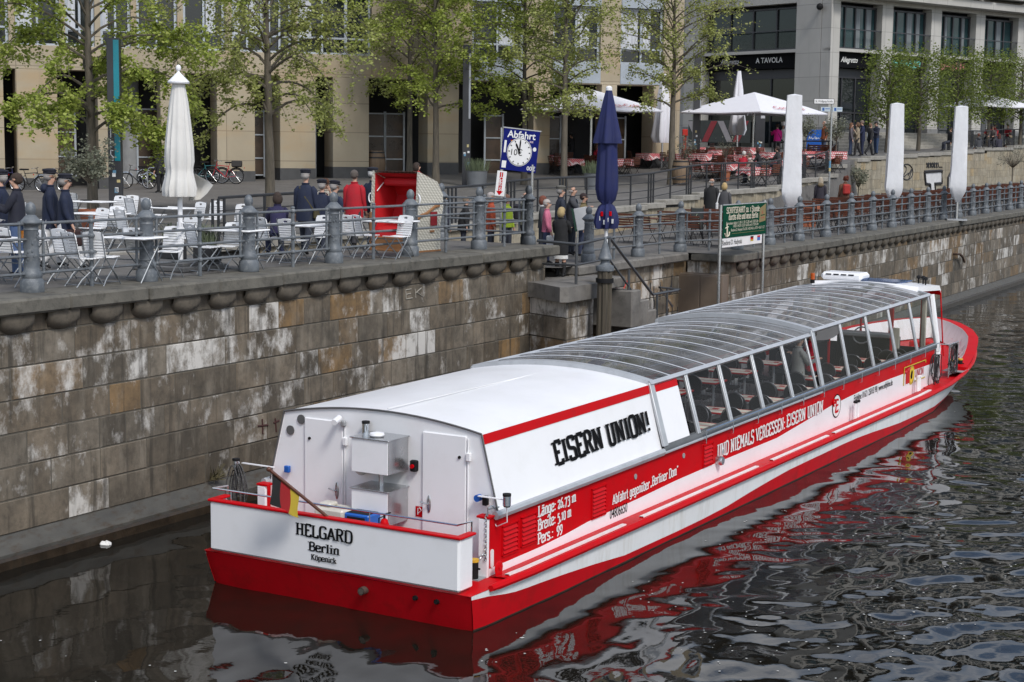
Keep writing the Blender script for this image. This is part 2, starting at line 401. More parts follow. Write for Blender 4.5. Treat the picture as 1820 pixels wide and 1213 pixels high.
# ------------------------------------------------------------------ setting: levels
CP = [(-60,20,4.0),(-70,-10,4.0),(-41,34,4.04),(-36,40.5,4.4),(-32.4,44.8,4.62),(-29.5,48.4,4.85),(-20.7,44.5,4.4),(-18.3,50.5,4.55),(-11,28,4.27),
      (-11.5,43,4.65),(-12,52,4.95),(-12.5,57,5.6),(-12.8,58.6,5.82),(-13,62.5,5.9),(-13,66.6,5.98),(-12.9,72,6.08),(-12.8,77,6.2),(-12.4,84,6.4),(-12.2,91.5,6.6),(-12,115,6.9),(-20,76,6.15),(-18,100,6.6),(-30,100,6.6),(-40,70,5.6),
      (-11,6,4.0),(-11,-20,4.0),(-20,0,4.0),(-12,18,4.08),(-20,20,4.0),(-25,32,4.02),(-30,20,4.0),(-40,0,4.0),(-25,60,5.2)]
_cp = np.array(CP, float)
def zplaza(x, y):
    d2 = (_cp[:, 0]-x)**2+(_cp[:, 1]-y)**2+2.0
    w_ = d2**-1.8
    return float((w_*_cp[:, 2]).sum()/w_.sum())
XW = [(-60,-11),(40,-11.2),(56,-12.0),(58.6,-12.45),(66.6,-12.55),(77.2,-12.35),(91.5,-11.65),(120,-11.25),(200,-14)]
XE = [(-60,-6.3),(15.6,-6.3),(15.65,-5.4),(23,-5.5),(23.05,-4.4),(36,-4.7),(47,-5.1),(62,-5.6),(85,-6.4),(120,-7.4),(200,-9.5)]
def xw(y): return interp(XW, y)
def xe(y): return interp(XE, y)
def zlow(x, y):
    if x > -8.5 and y < 15.6: return 4.0
    t = min(1, max(0, (y-6)/10.)); t = t*t*(3-2*t)
    return 4.0-.55*t
def zg(x, y): return zlow(x, y) if x > xw(y) else zplaza(x, y)
def hit(px, py):
    """where the pixel's ray meets the paving"""
    d = ray(px, py); t = 18.; s = .15
    while t < 260:
        p = CAMPOS+d*t
        if p[2] <= zg(p[0], p[1]): break
        t += s
    return Vector((p[0], p[1], zg(p[0], p[1])))
def at_dist(px, dist):
    p = atd(px, 260, dist); return Vector((p.x, p.y, zg(p.x, p.y)))

# ---- paving materials
m_, t = newmat('paving'); v = t.obj()
br = t.n('ShaderNodeTexBrick', {'Vector': v, 'Scale': 1.0, 'Mortar Size': .012, 'Brick Width': .9, 'Row Height': .6, 'Color1': (.115,.108,.1,1), 'Color2': (.145,.137,.127,1), 'Mortar': (.06,.056,.05,1)})
c = t.mix(t.ramp(t.noise(.5, 6, v), [(.35,(0,0,0)),(.7,(.5,.5,.5))]), br.outputs[0], (.08,.075,.068))
c = t.mix(t.ramp(t.noise(9, 6, v), [(.45,(0,0,0)),(.75,(.35,.35,.35))]), c, (.2,.19,.175))
t.l(c, t.b.inputs['Base Color']); t.b.inputs['Roughness'].default_value = .8; t.bump(br.outputs[1], .2, -.01); PAVE = m_
m_, t = newmat('cobbles'); v = t.obj()
vo = t.n('ShaderNodeTexVoronoi', {'Vector': v, 'Scale': 9.0}, feature='DISTANCE_TO_EDGE'); 
c = t.ramp(vo.outputs[0], [(.0,(.05,.046,.04)),(.12,(.15,.142,.13))]); c = t.mix(t.ramp(t.noise(1.2, 5, v), [(.3,(0,0,0)),(.7,(.55,)*3)]), c, (.085,.08,.07))
t.l(c, t.b.inputs['Base Color']); t.b.inputs['Roughness'].default_value = .85; COBB = m_
# ---- wall stone material (per-block tone, warmth and lime bloom come in the 'blk' attribute)
def wallmat(name, dark, mid, light, warm, bloom, bloomcol=(.62,.6,.56)):
    m_, t = newmat(name); v = t.obj(); at = t.n('ShaderNodeAttribute', attribute_name='blk')
    sp = t.n('ShaderNodeSeparateColor', {'Color': at.outputs['Color']})
    c = t.ramp(sp.outputs[0], [(0., dark), (.5, mid), (1., light)])
    c = t.mix(sp.outputs[1], c, warm)
    n1 = t.noise(1.7, 8, v, .62); c = t.mix(t.ramp(n1, [(.3,(.75,)*3),(.62,(0,0,0))]), c, dark)
    n2 = t.noise(6, 8, v, .7); c = t.mix(t.ramp(n2, [(.35,(.4,)*3),(.55,(0,0,0))]), c, tuple(.6*q for q in dark))
    c = t.mix(t.ramp(t.noise(3.1, 7, t.obj((1,1,.35)), .65), [(.5,(0,0,0)),(.75,(.45,)*3)]), c, tuple(min(1,1.35*q) for q in light))
    n3 = t.noise(2.4, 9, t.obj((1.1,1.1,.8)), .68)
    f = t.math('ADD', n3, t.math('MULTIPLY', sp.outputs[2], .24)); f = t.ramp(f, [(.60,(0,0,0)),(.68,(.35,)*3),(.76,(.85,)*3)])
    c = t.mix(t.math('MULTIPLY', f, bloom), c, bloomcol)
    n4 = t.noise(2.2, 6, t.obj((2.5,2.5,.18)), .6); c = t.mix(t.ramp(n4, [(.54,(0,0,0)),(.66,(.7,)*3)]), c, tuple(.75*q for q in dark))
    t.l(c, t.b.inputs['Base Color']); t.b.inputs['Roughness'].default_value = .85; t.bump(t.math('ADD', n2, n1), .5, .02)
    return m_
STONE = wallmat('quay_stone', (.050,.044,.034), (.152,.130,.100), (.245,.216,.172), (.25,.15,.06), 1.)
TSTONE = wallmat('terrace_stone', (.2,.175,.13), (.33,.29,.21), (.42,.385,.3), (.42,.31,.16), .15)
TMORT = pm('pale_mortar', (.2,.18,.14), .9)
MORTAR = pm('mortar', (.10,.09,.072), .9)
COPE = pm('coping_stone', (.115,.108,.09), .85, 0, .3, 2.2, .5, 30, (.035,.034,.028), .8)
COPETOP = pm('landing_stone', (.16,.15,.135), .85, 0, .25, 2., .3, 30, (.07,.066,.058), .7)
PLINTH = pm('plinth_concrete', (.07,.068,.06), .7, 0, .25, 2, .3, 20, (.045,.028,.014), .8, stretch=(1,1,2.5))
PLINTHLOW = pm('plinth_algae', (.03,.02,.011), .5, 0, .4, 5, .5, 30, (.012,.012,.008), .8)

def blocks(name, line, courses, parent, mat, seed, flip=False, lmin=.6, lmax=1.75, warm=.16, bloomtop=.6, tone=(.15,.95), topdark=False, ch=.014, gap=.006, mort=None):
    """coursed ashlar along a polyline; courses = list of z joints, bottom to top"""
    rnd = random.Random(seed); vs = []; fs = []; col = []; mi = []
    seg = []; tot = 0
    for a, b in zip(line[:-1], line[1:]):
        l_ = math.hypot(b[0]-a[0], b[1]-a[1]); seg.append((tot, l_, a, b)); tot += l_
    def P(s, z, off):
        for (t0, l_, a, b) in seg:
            if s <= t0+l_+1e-6: break
        t_ = (s-t0)/l_; dx, dy = (b[0]-a[0])/l_, (b[1]-a[1])/l_
        nx, ny = (dy, -dx) if not flip else (-dy, dx)
        return (a[0]+(b[0]-a[0])*t_+nx*off, a[1]+(b[1]-a[1])*t_+ny*off, z)
    def quad(q, c_, m_):
        o = len(vs); vs.extend(q); fs.append((o, o+1, o+2, o+3) if not flip else (o+3, o+2, o+1, o)); col.append(c_); mi.append(m_)
    for k, (z0, z1) in enumerate(zip(courses[:-1], courses[1:])):
        s = -rnd.random()*.6; up = k/max(1, len(courses)-2)
        while s < tot:
            e = s+rnd.uniform(lmin, lmax)*(1 if rnd.random() > .25 else .6)
            if tot-e < .3: e = tot
            s0, s1 = max(0, s)+gap, min(tot, e)-gap
            if s1-s0 > .05:
                tn = lerp(*tone, min(1, max(0, rnd.gauss(.5,.24)))); wv = (rnd.uniform(.5,.95) if rnd.random() < warm else rnd.uniform(0,.2))
                bl = max(-.2, rnd.gauss(.02+bloomtop*up*.8, .3))
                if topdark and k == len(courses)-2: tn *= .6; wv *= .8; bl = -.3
                c_ = (tn, wv, min(1.2, bl), 1); of = rnd.uniform(-.006,.01)*min(1, ch/.01)
                a, b, d, g = P(s0+ch, z0+gap+ch, of), P(s1-ch, z0+gap+ch, of), P(s1-ch, z1-gap-ch, of), P(s0+ch, z1-gap-ch, of)
                A, B, D, G = P(s0, z0+gap, -.02), P(s1, z0+gap, -.02), P(s1, z1-gap, -.02), P(s0, z1-gap, -.02)
                quad([a, b, d, g], c_, 0)
                for q in ([A, B, b, a], [B, D, d, b], [D, G, g, d], [G, A, a, g]): quad(q, c_, 0)
            s = e
        n = max(1, int(tot/4))
        for i in range(n):
            s0, s1 = tot*i/n, tot*(i+1)/n
            quad([P(s0, z0, -.012), P(s1, z0, -.012), P(s1, z1, -.012), P(s0, z1, -.012)], (0,0,0,1), 1)
    me = bpy.data.meshes.new(name); me.from_pydata(vs, [], fs); me.materials.append(mat); me.materials.append(mort or MORTAR)
    me.polygons.foreach_set('material_index', mi)
    at = me.attributes.new('blk', 'FLOAT_COLOR', 'FACE'); at.data.foreach_set('color', np.array(col, 'f').ravel())
    me.update(); o = bpy.data.objects.new(name, me); C.objects.link(o)
    if parent is not None: setpar(o, parent)
    return o

# ---- paving sheet
ys = sorted(set([round(-60+i*2.0, 2) for i in range(33)]+[round(6+i*1.0, 2) for i in range(60)]+[15.58,15.62,23.02,23.06,59.9,60.1]+[66+i*3. for i in range(46)]))
fl = [0,.1,.2,.3,.4,.5,.6,.7,.8,.9,1.]
fu = [0,.02,.04,.07,.1,.14,.18,.23,.28,.34,.4,.48,.57,.68,.82,1.]
mb = MB(); rows = []
for y in ys:
    a, b = xe(y), xw(y); r_ = []
    for f_ in fl:
        x = lerp(a, b+.1, f_); r_.append((x, y, zlow(x, y)-.004 if not (x > -8.6 and y < 15.7) else zlow(x, max(y, 6) if y < 15.6 else y)-.012))
    for f_ in fu:
        x = lerp(b-.1, -130, f_); r_.append((x, y, zplaza(x, y)-.004))
    rows.append(r_)
mb.grid(rows, flip=False)
o = mb.build('plaza_paving', PAVE, smooth=False); tag(o, kind='structure')
# raised strip of promenade behind the near railing (ends in a low kerb wall above the stair landing)
mb = MB(); mb.box((-7.4, -22.2, 3.7), (2.2, 75.6, .6), .01); mb.cur = 1
o = mb.build('promenade', [PAVE]); tag(o, kind='structure')
mb = MB()
for k in range(40):       # cobbled tree strip
    pass
p0 = [(-28,-30),(-26,10),(-22,30),(-17,44),(-15,52)]
rows = []
for i in range(60):
    y = -30+i*1.4; xc = interp([(-30,-29),(10,-27),(30,-24),(44,-19.5),(54,-17.5)], y)
    rows.append([(xc+q, y, zplaza(xc+q, y)+.004) for q in (-2.2,-1.1,0,1.1,2.2)])
mb.grid(rows, flip=True); o = mb.build('cobbled_strip', COBB, smooth=False); tag(o, kind='structure')

mb = MB(); mb.box((-35,-22,1.2), (58.6,75,4.3)); mb.box((-35,19.8,1.2), (58.6,7,4.2)); mb.box((-35.5,41.3,1.2), (60,36,4.2)); mb.box((-36.5,80,1.2), (59,41.4,4.2)); mb.box((-40,140,1.2), (60,79,4.2))
o = mb.build('ground', PLINTH, smooth=False); tag(o, kind='structure')
# ---- quay wall, near stretch
qw = empty('quay_wall', (-5.45, 3, 0), 0, 'long stained sandstone quay wall below the left railing', 'wall')
def unparent_offset(o, root):      # meshes built in world coordinates under a moved root
    o.location = (-root.location.x, -root.location.y, -root.location.z)
def wpart(o, root): setpar(o, root); unparent_offset(o, root); return o
CRS = [.46,.97,1.47,1.97,2.47,2.97,3.47,3.80]
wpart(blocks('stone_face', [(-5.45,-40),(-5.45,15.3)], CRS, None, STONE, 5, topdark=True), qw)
wpart(blocks('stone_end', [(-5.45,15.3),(-7.6,15.3)], CRS, None, STONE, 6, flip=True), qw)
def coping(name, pts, z0, z1, wd, root, mat=COPE, seg=1.75, seed=1, out=True, bev=.035):
    rnd = random.Random(seed); mb = MB()
    for a, b in zip(pts[:-1], pts[1:]):
        l_ = math.hypot(b[0]-a[0], b[1]-a[1]); n = max(1, round(l_/seg)); d = Vector((b[0]-a[0], b[1]-a[1], 0)).normalized(); nr = Vector((d.y, -d.x, 0))
        for i in range(n):
            c_ = Vector((a[0], a[1], 0))+d*(l_*(i+.5)/n)-nr*(wd/2)+Vector((0,0,(z0+z1)/2+rnd.uniform(-.006,.006)))+nr*rnd.uniform(-.008,.012)
            M_ = Matrix.Translation(c_) @ Matrix(((d.x, -d.y, 0, 0), (d.y, d.x, 0, 0), (0,0,1,0), (0,0,0,1))) @ Euler((0,0,rnd.uniform(-.003,.003))).to_matrix().to_4x4()
            mb.box((0,0,0), (l_/n-.012, wd, z1-z0), bev, M_)
    return wpart(mb.build(name, mat), root)
coping('coping', [(-5.25,-40),(-5.25,15.7)], 3.76, 4.0, 1.1, qw, seed=3)
mb = MB(); mb.prism([(-.12,-1.5),(.16,-1.5),(.16,.02),(.2,.1),(.2,.22),(.1,.34),(.02,.46),(-.12,.46)], 55.3, Matrix(((1,0,0,-5.45),(0,0,-1,15.3),(0,1,0,0),(0,0,0,1))), 0)
mb.prism([(.15,-1.5),(.24,-1.5),(.24,.13),(.205,.17),(.15,.17)], 55.3, Matrix(((1,0,0,-5.45),(0,0,-1,15.3),(0,1,0,0),(0,0,0,1))), 1)
wpart(mb.build('plinth', [PLINTH, PLINTHLOW]), qw)
def corbel_mesh():
    mb = MB(); prof = [(0,.0),(.13,.0),(.135,-.08),(.125,-.17),(.085,-.25),(0,-.30)]
    rows = []
    for k, f_ in enumerate((0, .08, .22, .36, .5, .64, .78, .92, 1.)):
        s_ = 1 if 0 < k < 8 else .0
        rows.append([(x*(1 if s_ else .6), (f_-.5)*.66, z*(.45+.55*math.sqrt(max(0, 1-(2*f_-1)**2)))) for x, z in prof])
    mb.grid(rows); return mb
CORB = pm('corbel_stone', (.115,.098,.075), .9, 0, .45, 3, .5, 25, (.04,.035,.028), .8)
cb0 = corbel_mesh().build('corbel', CORB, smooth=True, angle=60)
setpar(cb0, qw); first = True
for k in range(27):
    y = -9.3+k*.93
    o = cb0 if first else cb0.copy()
    if not first: C.objects.link(o)
    first = False; o.parent = qw; o.location = (-5.45+5.45, y-3, 3.76)
# ---- quay wall, far stretch
RW = [(-4.05,23.2),(-4.32,36),(-4.72,47),(-5.15,62),(-5.95,85),(-7.0,120),(-9.0,200)]
qf = empty('quay_wall', (-4.4, 40, 0), 0, 'stained sandstone quay wall beyond the stairs, under the brown folding chairs', 'wall')
C2 = [.42,.9,1.38,1.86,2.34,2.82,3.24]
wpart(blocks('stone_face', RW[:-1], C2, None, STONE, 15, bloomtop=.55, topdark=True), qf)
wpart(blocks('stone_end', [(-5.35,23.2),(-4.05,23.2)], C2, None, STONE, 16, tone=(.4,1)), qf)
coping('return_coping', [(-5.2,23.05),(-3.86,23.05)], 3.225, 3.448, .9, qf, seed=8)
coping('coping', [(-3.86,23.5)]+[(x+.18, y) for x, y in RW[1:]], 3.22, 3.45, .9, qf, seed=4)
mb = MB()
for a, b in zip(RW[:-1], RW[1:]):
    l_ = math.hypot(b[0]-a[0], b[1]-a[1]); d = Vector((b[0]-a[0], b[1]-a[1], 0)).normalized()
    M_ = Matrix(((d.y,0,d.x,a[0]),(-d.x,0,d.y,a[1]),(0,1,0,0),(0,0,0,1)))
    mb.prism([(-.12,-1.5),(.14,-1.5),(.14,.05),(.2,.12),(.2,.22),(.1,.32),(.02,.42),(-.12,.42)], l_, M_, 0)
    mb.prism([(.13,-1.5),(.24,-1.5),(.24,.16),(.205,.2),(.13,.2)], l_, M_, 1)
wpart(mb.build('plinth', [PLINTH, PLINTHLOW]), qf)
for k in range(70):
    y = 23.9+k*.86; x = interp([(b, a) for a, b in RW], y)
    o = cb0.copy(); C.objects.link(o); o.parent = qf; o.location = (x+4.4, y-40, 3.22); o.rotation_euler = (0,0,.03)
# ---- stair recess: back wall, landing, steps
rc = empty('stair_wall', (-5.4, 19.5, 0), 0, 'recessed sandstone wall with chalky graffiti behind the landing stairs', 'wall')
wpart(blocks('stone_face', [(-5.38,16.4),(-5.38,23.2)], C2, None, STONE, 25, tone=(.45,1.), warm=.3, bloomtop=.5), rc)
coping('coping', [(-5.2,16.6),(-5.2,23.0)], 3.22, 3.45, .8, rc, COPETOP, seed=7)
mb = MB()
rg = random.Random(3)
for k in range(26):
    y = 18.2+rg.random()*4.6; z = 1.2+rg.random()*1.2
    mb.tube([(-5.365, y, z), (-5.365, y+rg.uniform(-.1,.1), z+rg.uniform(.15,.5))], .012, 4, mi=0)
for pts in ([(17.9,2.7),(18.1,3.1),(18.15,2.5)], [(18.6,2.5),(18.9,2.75),(19.2,2.6),(19.5,2.9)]):
    mb.tube([(-5.362, y, z) for y, z in pts], .02, 4, mi=1)
wpart(mb.build('graffiti', [pm('graffiti_black', (.02,.02,.022), .7), pm('graffiti_red', (.4,.03,.02), .7)]), rc)
ld = empty('stair_landing', (-4.7, 15.3, 0), 0, 'worn stone landing platform jutting from the quay below the left railing end', 'landing')
mb = MB()
poly = [(-6.2,14.5),(-5.3,14.5),(-4.2,13.75),(-4.05,13.9),(-4.05,15.3),(-4.9,15.75),(-4.9,16.7),(-6.2,16.7)]
mb.prism(poly, .34, Matrix.Translation((0,0,2.86)))
wpart(mb.build('slab', COPETOP), ld)
mb = MB(); mb.box((-4.95, 16.6, 3.08), (1.2, 1.5, .26), .03); wpart(mb.build('upper_slab', COPETOP), ld)
wpart(blocks('stone_face', [(-4.2,14.1),(-4.2,15.4)], [0,.46,.97,1.47,1.97,2.47,2.86], None, STONE, 33), ld)
wpart(blocks('stone_side', [(-5.45,14.6),(-4.2,14.1)], [0,.46,.97,1.47,1.97,2.47,2.86], None, STONE, 34, warm=.3), ld)
st = empty('quay_stairs', (-4.6, 18.5, 0), 0, 'stone steps going down the recess from the landing to the water', 'stairs')
mb = MB()
for k in range(10):
    mb.box((-4.62, 17.0+.42*k+.2, 2.9-.27*k-.45), (1.3+.03*(k % 3), .5, .9), .025)
wpart(mb.build('step_flight', COPETOP), st)

# ---- terrace wall, steps and graffiti wall
TW = [(-11.0,6.5),(-11.0,22),(-11.2,40),(-12.1,56)]
tw = empty('terrace_wall', (-11.2, 30, 3.45), 0, 'low pale stone terrace wall between promenade and restaurant tables', 'wall')
mb = MB(); pc = MB()
def wallstrip(nm, line, seed, root, zt_off=-.0):
    # courses follow the sloping top: build per segment
    for i, (a, b) in enumerate(zip(line[:-1], line[1:])):
        n = max(1, int(math.hypot(b[0]-a[0], b[1]-a[1])/4))
        for k in range(n):
            p = (lerp(a[0], b[0], k/n), lerp(a[1], b[1], k/n)); q = (lerp(a[0], b[0], (k+1)/n), lerp(a[1], b[1], (k+1)/n))
            zt = zplaza(p[0]-.4, (p[1]+q[1])/2)-.14; zb = zlow(p[0]+.3, p[1])-.05
            if zt-zb < .1: continue
            nn = max(1, round((zt-zb)/.42))
            wpart(blocks(nm, [p, q], [zb+(zt-zb)*j/nn for j in range(nn+1)], None, TSTONE, seed+i*50+k, lmin=.9, lmax=1.3, bloomtop=0, tone=(.35,.85), ch=.004, gap=.003, warm=.06, mort=TMORT), root)
wallstrip('stone_face', TW, 700, tw)
mb = MB()
for a, b in zip(TW[:-1], TW[1:]):
    l_ = math.hypot(b[0]-a[0], b[1]-a[1]); n = max(1, round(l_/1.5))
    for k in range(n):
        x0, y0, x1, y1 = lerp(a[0],b[0],k/n), lerp(a[1],b[1],k/n), lerp(a[0],b[0],(k+1)/n), lerp(a[1],b[1],(k+1)/n)
        zt = zplaza(x0-.4, (y0+y1)/2)
        mb.box(((x0+x1)/2-.16, (y0+y1)/2, zt-.05), (.5, y1-y0-.01, .18), .012)
TCOPE = pm('terrace_coping', (.3,.285,.25), .8, 0, .15, 2, .2, 30, (.14,.13,.11), .6)
wpart(mb.build('coping', TCOPE), tw)
ts = empty('terrace_steps', (-12.6, 57, 3.45), 0, 'broad pale stone steps from the promenade up to the plaza beside the graffiti wall', 'steps')
mb = MB()
for k in range(7): mb.box((-12.0-.34*k-1.2, 57.3, 3.45+.31*k+.1), (2.6, 2.5, .42), .015)
wpart(mb.build('step_flight', TCOPE), ts)
GW = [(-12.4,58.6),(-12.5,66.6),(-12.3,77.2),(-11.6,91.5),(-11.2,120)]
gw = empty('graffiti_wall', (-12.4, 75, 3.45), 0, 'tall smooth sandstone wall with black and white graffiti behind the far folding chairs', 'wall')
wallstrip('stone_face', GW, 900, gw)
wpart(blocks('stone_end', [(-14.4,58.6),(-12.4,58.6)], [3.4,4.0,4.6,5.2,5.68], None, TSTONE, 990, bloomtop=0, tone=(.3,1)), gw)
mb = MB()
for a, b in zip(GW[:-1], GW[1:]):
    l_ = math.hypot(b[0]-a[0], b[1]-a[1]); n = max(1, round(l_/2.))
    d = Vector((b[0]-a[0], b[1]-a[1], 0)).normalized(); M0 = Matrix(((d.x,-d.y,0,0),(d.y,d.x,0,0),(0,0,1,0),(0,0,0,1)))
    for k in range(n):
        x0, y0 = lerp(a[0],b[0],(k+.5)/n), lerp(a[1],b[1],(k+.5)/n)
        mb.box((0,0,0), (l_/n-.01, .5, .18), .012, Matrix.Translation((x0-.18, y0, zplaza(x0-.5, y0)-.05)) @ M0)
wpart(mb.build('coping', TCOPE), gw)
# graffiti strokes on that wall
def onwall(px, py):
    best = None
    for a, b in zip(GW[:-1], GW[1:]):
        A = Vector((a[0], a[1], 0)); B = Vector((b[0], b[1], 0)); d = (B-A); n_ = Vector((d.y, -d.x, 0)).normalized()
        rd = Vector(ray(px, py)); o_ = Vector(CAMPOS); t_ = (A-o_).dot(n_)/rd.dot(n_); p = o_+rd*t_
        f_ = (p-A).dot(d)/d.length_squared
        if -.05 <= f_ <= 1.05: return p+n_*.016
    return p+n_*.016
def gr(pts, r, mi, mb): mb.tube([onwall(*p) for p in pts], r, 5, mi=mi)
mb = MB()
tpoly = [(1642,306),(1673,304),(1673,326),(1660,327),(1662,350),(1653,350),(1652,328),(1644,327)]
o_ = [onwall(*p) for p in tpoly]; mb.add(o_, [tuple(range(len(o_)))], 1)
gr(tpoly+[tpoly[0]], .085, 0, mb)
gpoly = [(1683,350),(1684,316),(1690,305),(1700,303),(1712,303),(1712,318),(1700,318),(1697,350)]
o_ = [onwall(*p) for p in gpoly]; mb.add(o_, [tuple(range(len(o_)))[::-1]], 1); gr(gpoly, .085, 0, mb)
gr(chaikin([(1600,320),(1604,292),(1612,300),(1602,318),(1618,305),(1612,315),(1622,297),(1615,318)],1), .03, 0, mb)
gr([(1611+11*math.cos(a), 306+14*math.sin(a)) for a in np.linspace(0, 6.28, 18)], .03, 0, mb)
x = 1646
for ch in 'xoxzeL':
    gr([(x,290),(x+3.2,298),(x+1.2,294),(x+3.2,289.5),(x+.2,298)] if ch in 'xz' else [(x,289.5),(x+.2,298),(x+3,297),(x+2.8,290),(x+.4,293)], .035, 0, mb); x += 3.6
for k in range(3): gr([(x+1+k*2.2,297.3),(x+1.6+k*2.2,297.8)], .04, 0, mb)
wpart(mb.build('graffiti', [pm('graffiti_black', (.02,.02,.022), .7), pm('graffiti_white', (.62,.62,.62), .7)]), gw)
# stairs up to the far shops
fs_ = empty('shop_steps', (-19, 82, 6), 0, 'pale stone flight of steps in front of the grey corner building', 'steps')
mb = MB()
ga, gb = at_dist(1594, 99), at_dist(1700, 103.5)
dd = (gb-ga); dd.z = 0; L_ = dd.length+14; dd.normalize(); nn = Vector((-dd.y, dd.x, 0))
for k in range(6):
    c_ = ga+dd*(L_/2)+nn*(.45*k+.0+4)-Vector((0,0,ga.z)); 
    mb.box((0,0,0), (L_-.5*k, 8, .35), .02, Matrix.Translation((c_.x, c_.y, ga.z-.02+.19*k)) @ Matrix(((dd.x,-dd.y,0,0),(dd.y,dd.x,0,0),(0,0,1,0),(0,0,0,1))))
wpart(mb.build('step_flight', TCOPE), fs_)

mb = MB()
for pts in ([(721,516),(722,532)],[(721,516),(731,514)],[(722,524),(730,522)],[(722,532),(733,530)],[(738,514),(739,530)],[(749,512),(739,521)],[(741,520),(752,528)]): mb.tube([atx(px, py, -5.44) for px, py in pts], .012, 4, mi=0)
for pts in ([(458,758),(476,756)],[(466,745),(467,772)],[(489,744),(491,768)],[(486,752),(496,748)]): mb.tube([atx(px, py, -5.44) for px, py in pts], .02, 4, mi=1)
wpart(mb.build('graffiti', [pm('scratched_stone', (.3,.28,.24), .9), pm('graffiti_maroon', (.05,.018,.016), .9)]), qw)
mb = MB(); q = [atx(px, py, -4.6) for px, py in ((1700,452),(1706,452),(1711,457),(1714,466))]; mb.tube([q[0]-Vector((.3,0,0))]+q, .05, 8); wpart(mb.build('mooring_hook', pm('rusty_iron', (.06,.035,.022), .8)), qf)
rg2 = random.Random(6); mb = MB(); c_ = atx(380, 846, -5.36)
for k in range(60): mb.tube([c_+Vector((0,rg2.uniform(-.12,.12),-.06)), c_+Vector((rg2.uniform(0,.18),rg2.uniform(-.22,.22),rg2.uniform(-.1,.22)))], [.008,.004], 3, cap=False)
o = mb.build('weed_tuft', pm('dry_weed', (.10,.085,.04), .9)); tag(o, 'dry weed tuft growing on the wall ledge behind the boat stern', 'plant')
# ---- water: one sheet with real ripples
def axis(segs):
    r_ = []
    for a, b, s in segs:
        n = max(1, int(round((b-a)/s))); r_ += [a+(b-a)*i/n for i in range(n)]
    return np.array(r_+[segs[-1][1]])
xs = axis([(-6.3,-2.6,.2),(-2.6,16,.085),(16,26,.35),(26,60,3),(60,260,40)])
yy = axis([(-40,-14,3),(-14,30,.085),(30,60,.22),(60,130,1.2),(130,400,30)])
X, Y = np.meshgrid(xs, yy)
rg = np.random.RandomState(11); Z = np.zeros_like(X)
wx = X+.5*np.sin(Y*.35+1)+.22*np.sin(X*1.3+Y*.7+.4); wy = Y+.5*np.sin(X*.4)+.2*np.sin(Y*1.1-X*.6)
for i in range(80):
    lam = math.exp(rg.uniform(math.log(.24), math.log(1.9))); th = rg.normal(.35, .95)
    k_ = 2*PI/lam; a = .0021*lam**1.0*rg.uniform(.5, 1.3)
    env = .55+.45*np.sin(X*rg.uniform(-.5,.5)+Y*rg.uniform(-.5,.5)+rg.uniform(0, 6))
    Z += a*env*np.sin(k_*(math.cos(th)*wx+math.sin(th)*wy)+rg.uniform(0, 6.28))
calm = np.clip((X+1.0-(Y+4)*.0)/4.2, .10, 1.)          # sheltered behind the boat
calm = np.where(Y < -1, np.clip((X+2.6+(Y+1)*-.12)/6.5, .12, 1.), np.where(X < 2.3, .35, np.clip((X-2.0)/4.5, .22, 1.)))
calm = np.where(Y > 29, np.maximum(calm, .8), calm)
k = np.ones(9)/9.
for _ in range(2):
    calm = np.apply_along_axis(lambda q: np.convolve(np.pad(q, 4, mode='edge'), k, 'valid'), 0, calm); calm = np.apply_along_axis(lambda q: np.convolve(np.pad(q, 4, mode='edge'), k, 'valid'), 1, calm)
fade = np.clip(1.2-(np.hypot(X-13, Y+18)-40)/60, .35, 1.)
Z *= calm*fade*1.35
me = bpy.data.meshes.new('canal_water'); ny, nx = X.shape
me.vertices.add(nx*ny); me.vertices.foreach_set('co', np.stack([X, Y, Z], -1).ravel().astype('f'))
ii = (np.arange(ny-1)[:, None]*nx+np.arange(nx-1)[None]).ravel()
q = np.stack([ii, ii+1, ii+nx+1, ii+nx], -1).ravel().astype('i'); nf = len(ii)
me.loops.add(nf*4); me.loops.foreach_set('vertex_index', q); me.polygons.add(nf); me.polygons.foreach_set('loop_start', np.arange(nf, dtype='i')*4)
me.polygons.foreach_set('loop_total', np.full(nf, 4, 'i')); me.update(calc_edges=True); me.polygons.foreach_set('use_smooth', np.ones(nf, bool)); me.update()
m_, t = newmat('canal_water'); v = t.obj()
t.l(t.ramp(t.noise(.3, 4, v), [(.3,(.006,.0055,.004)),(.7,(.011,.0095,.007))]), t.b.inputs['Base Color'])
t.b.inputs['Roughness'].default_value = .025; t.b.inputs['IOR'].default_value = 1.36; t.b.inputs['Specular IOR Level'].default_value = .56
t.bump(t.noise(5, 3, v), .05, .02)
me.materials.append(m_); o = bpy.data.objects.new('canal_water', me); C.objects.link(o); tag(o, kind='structure')
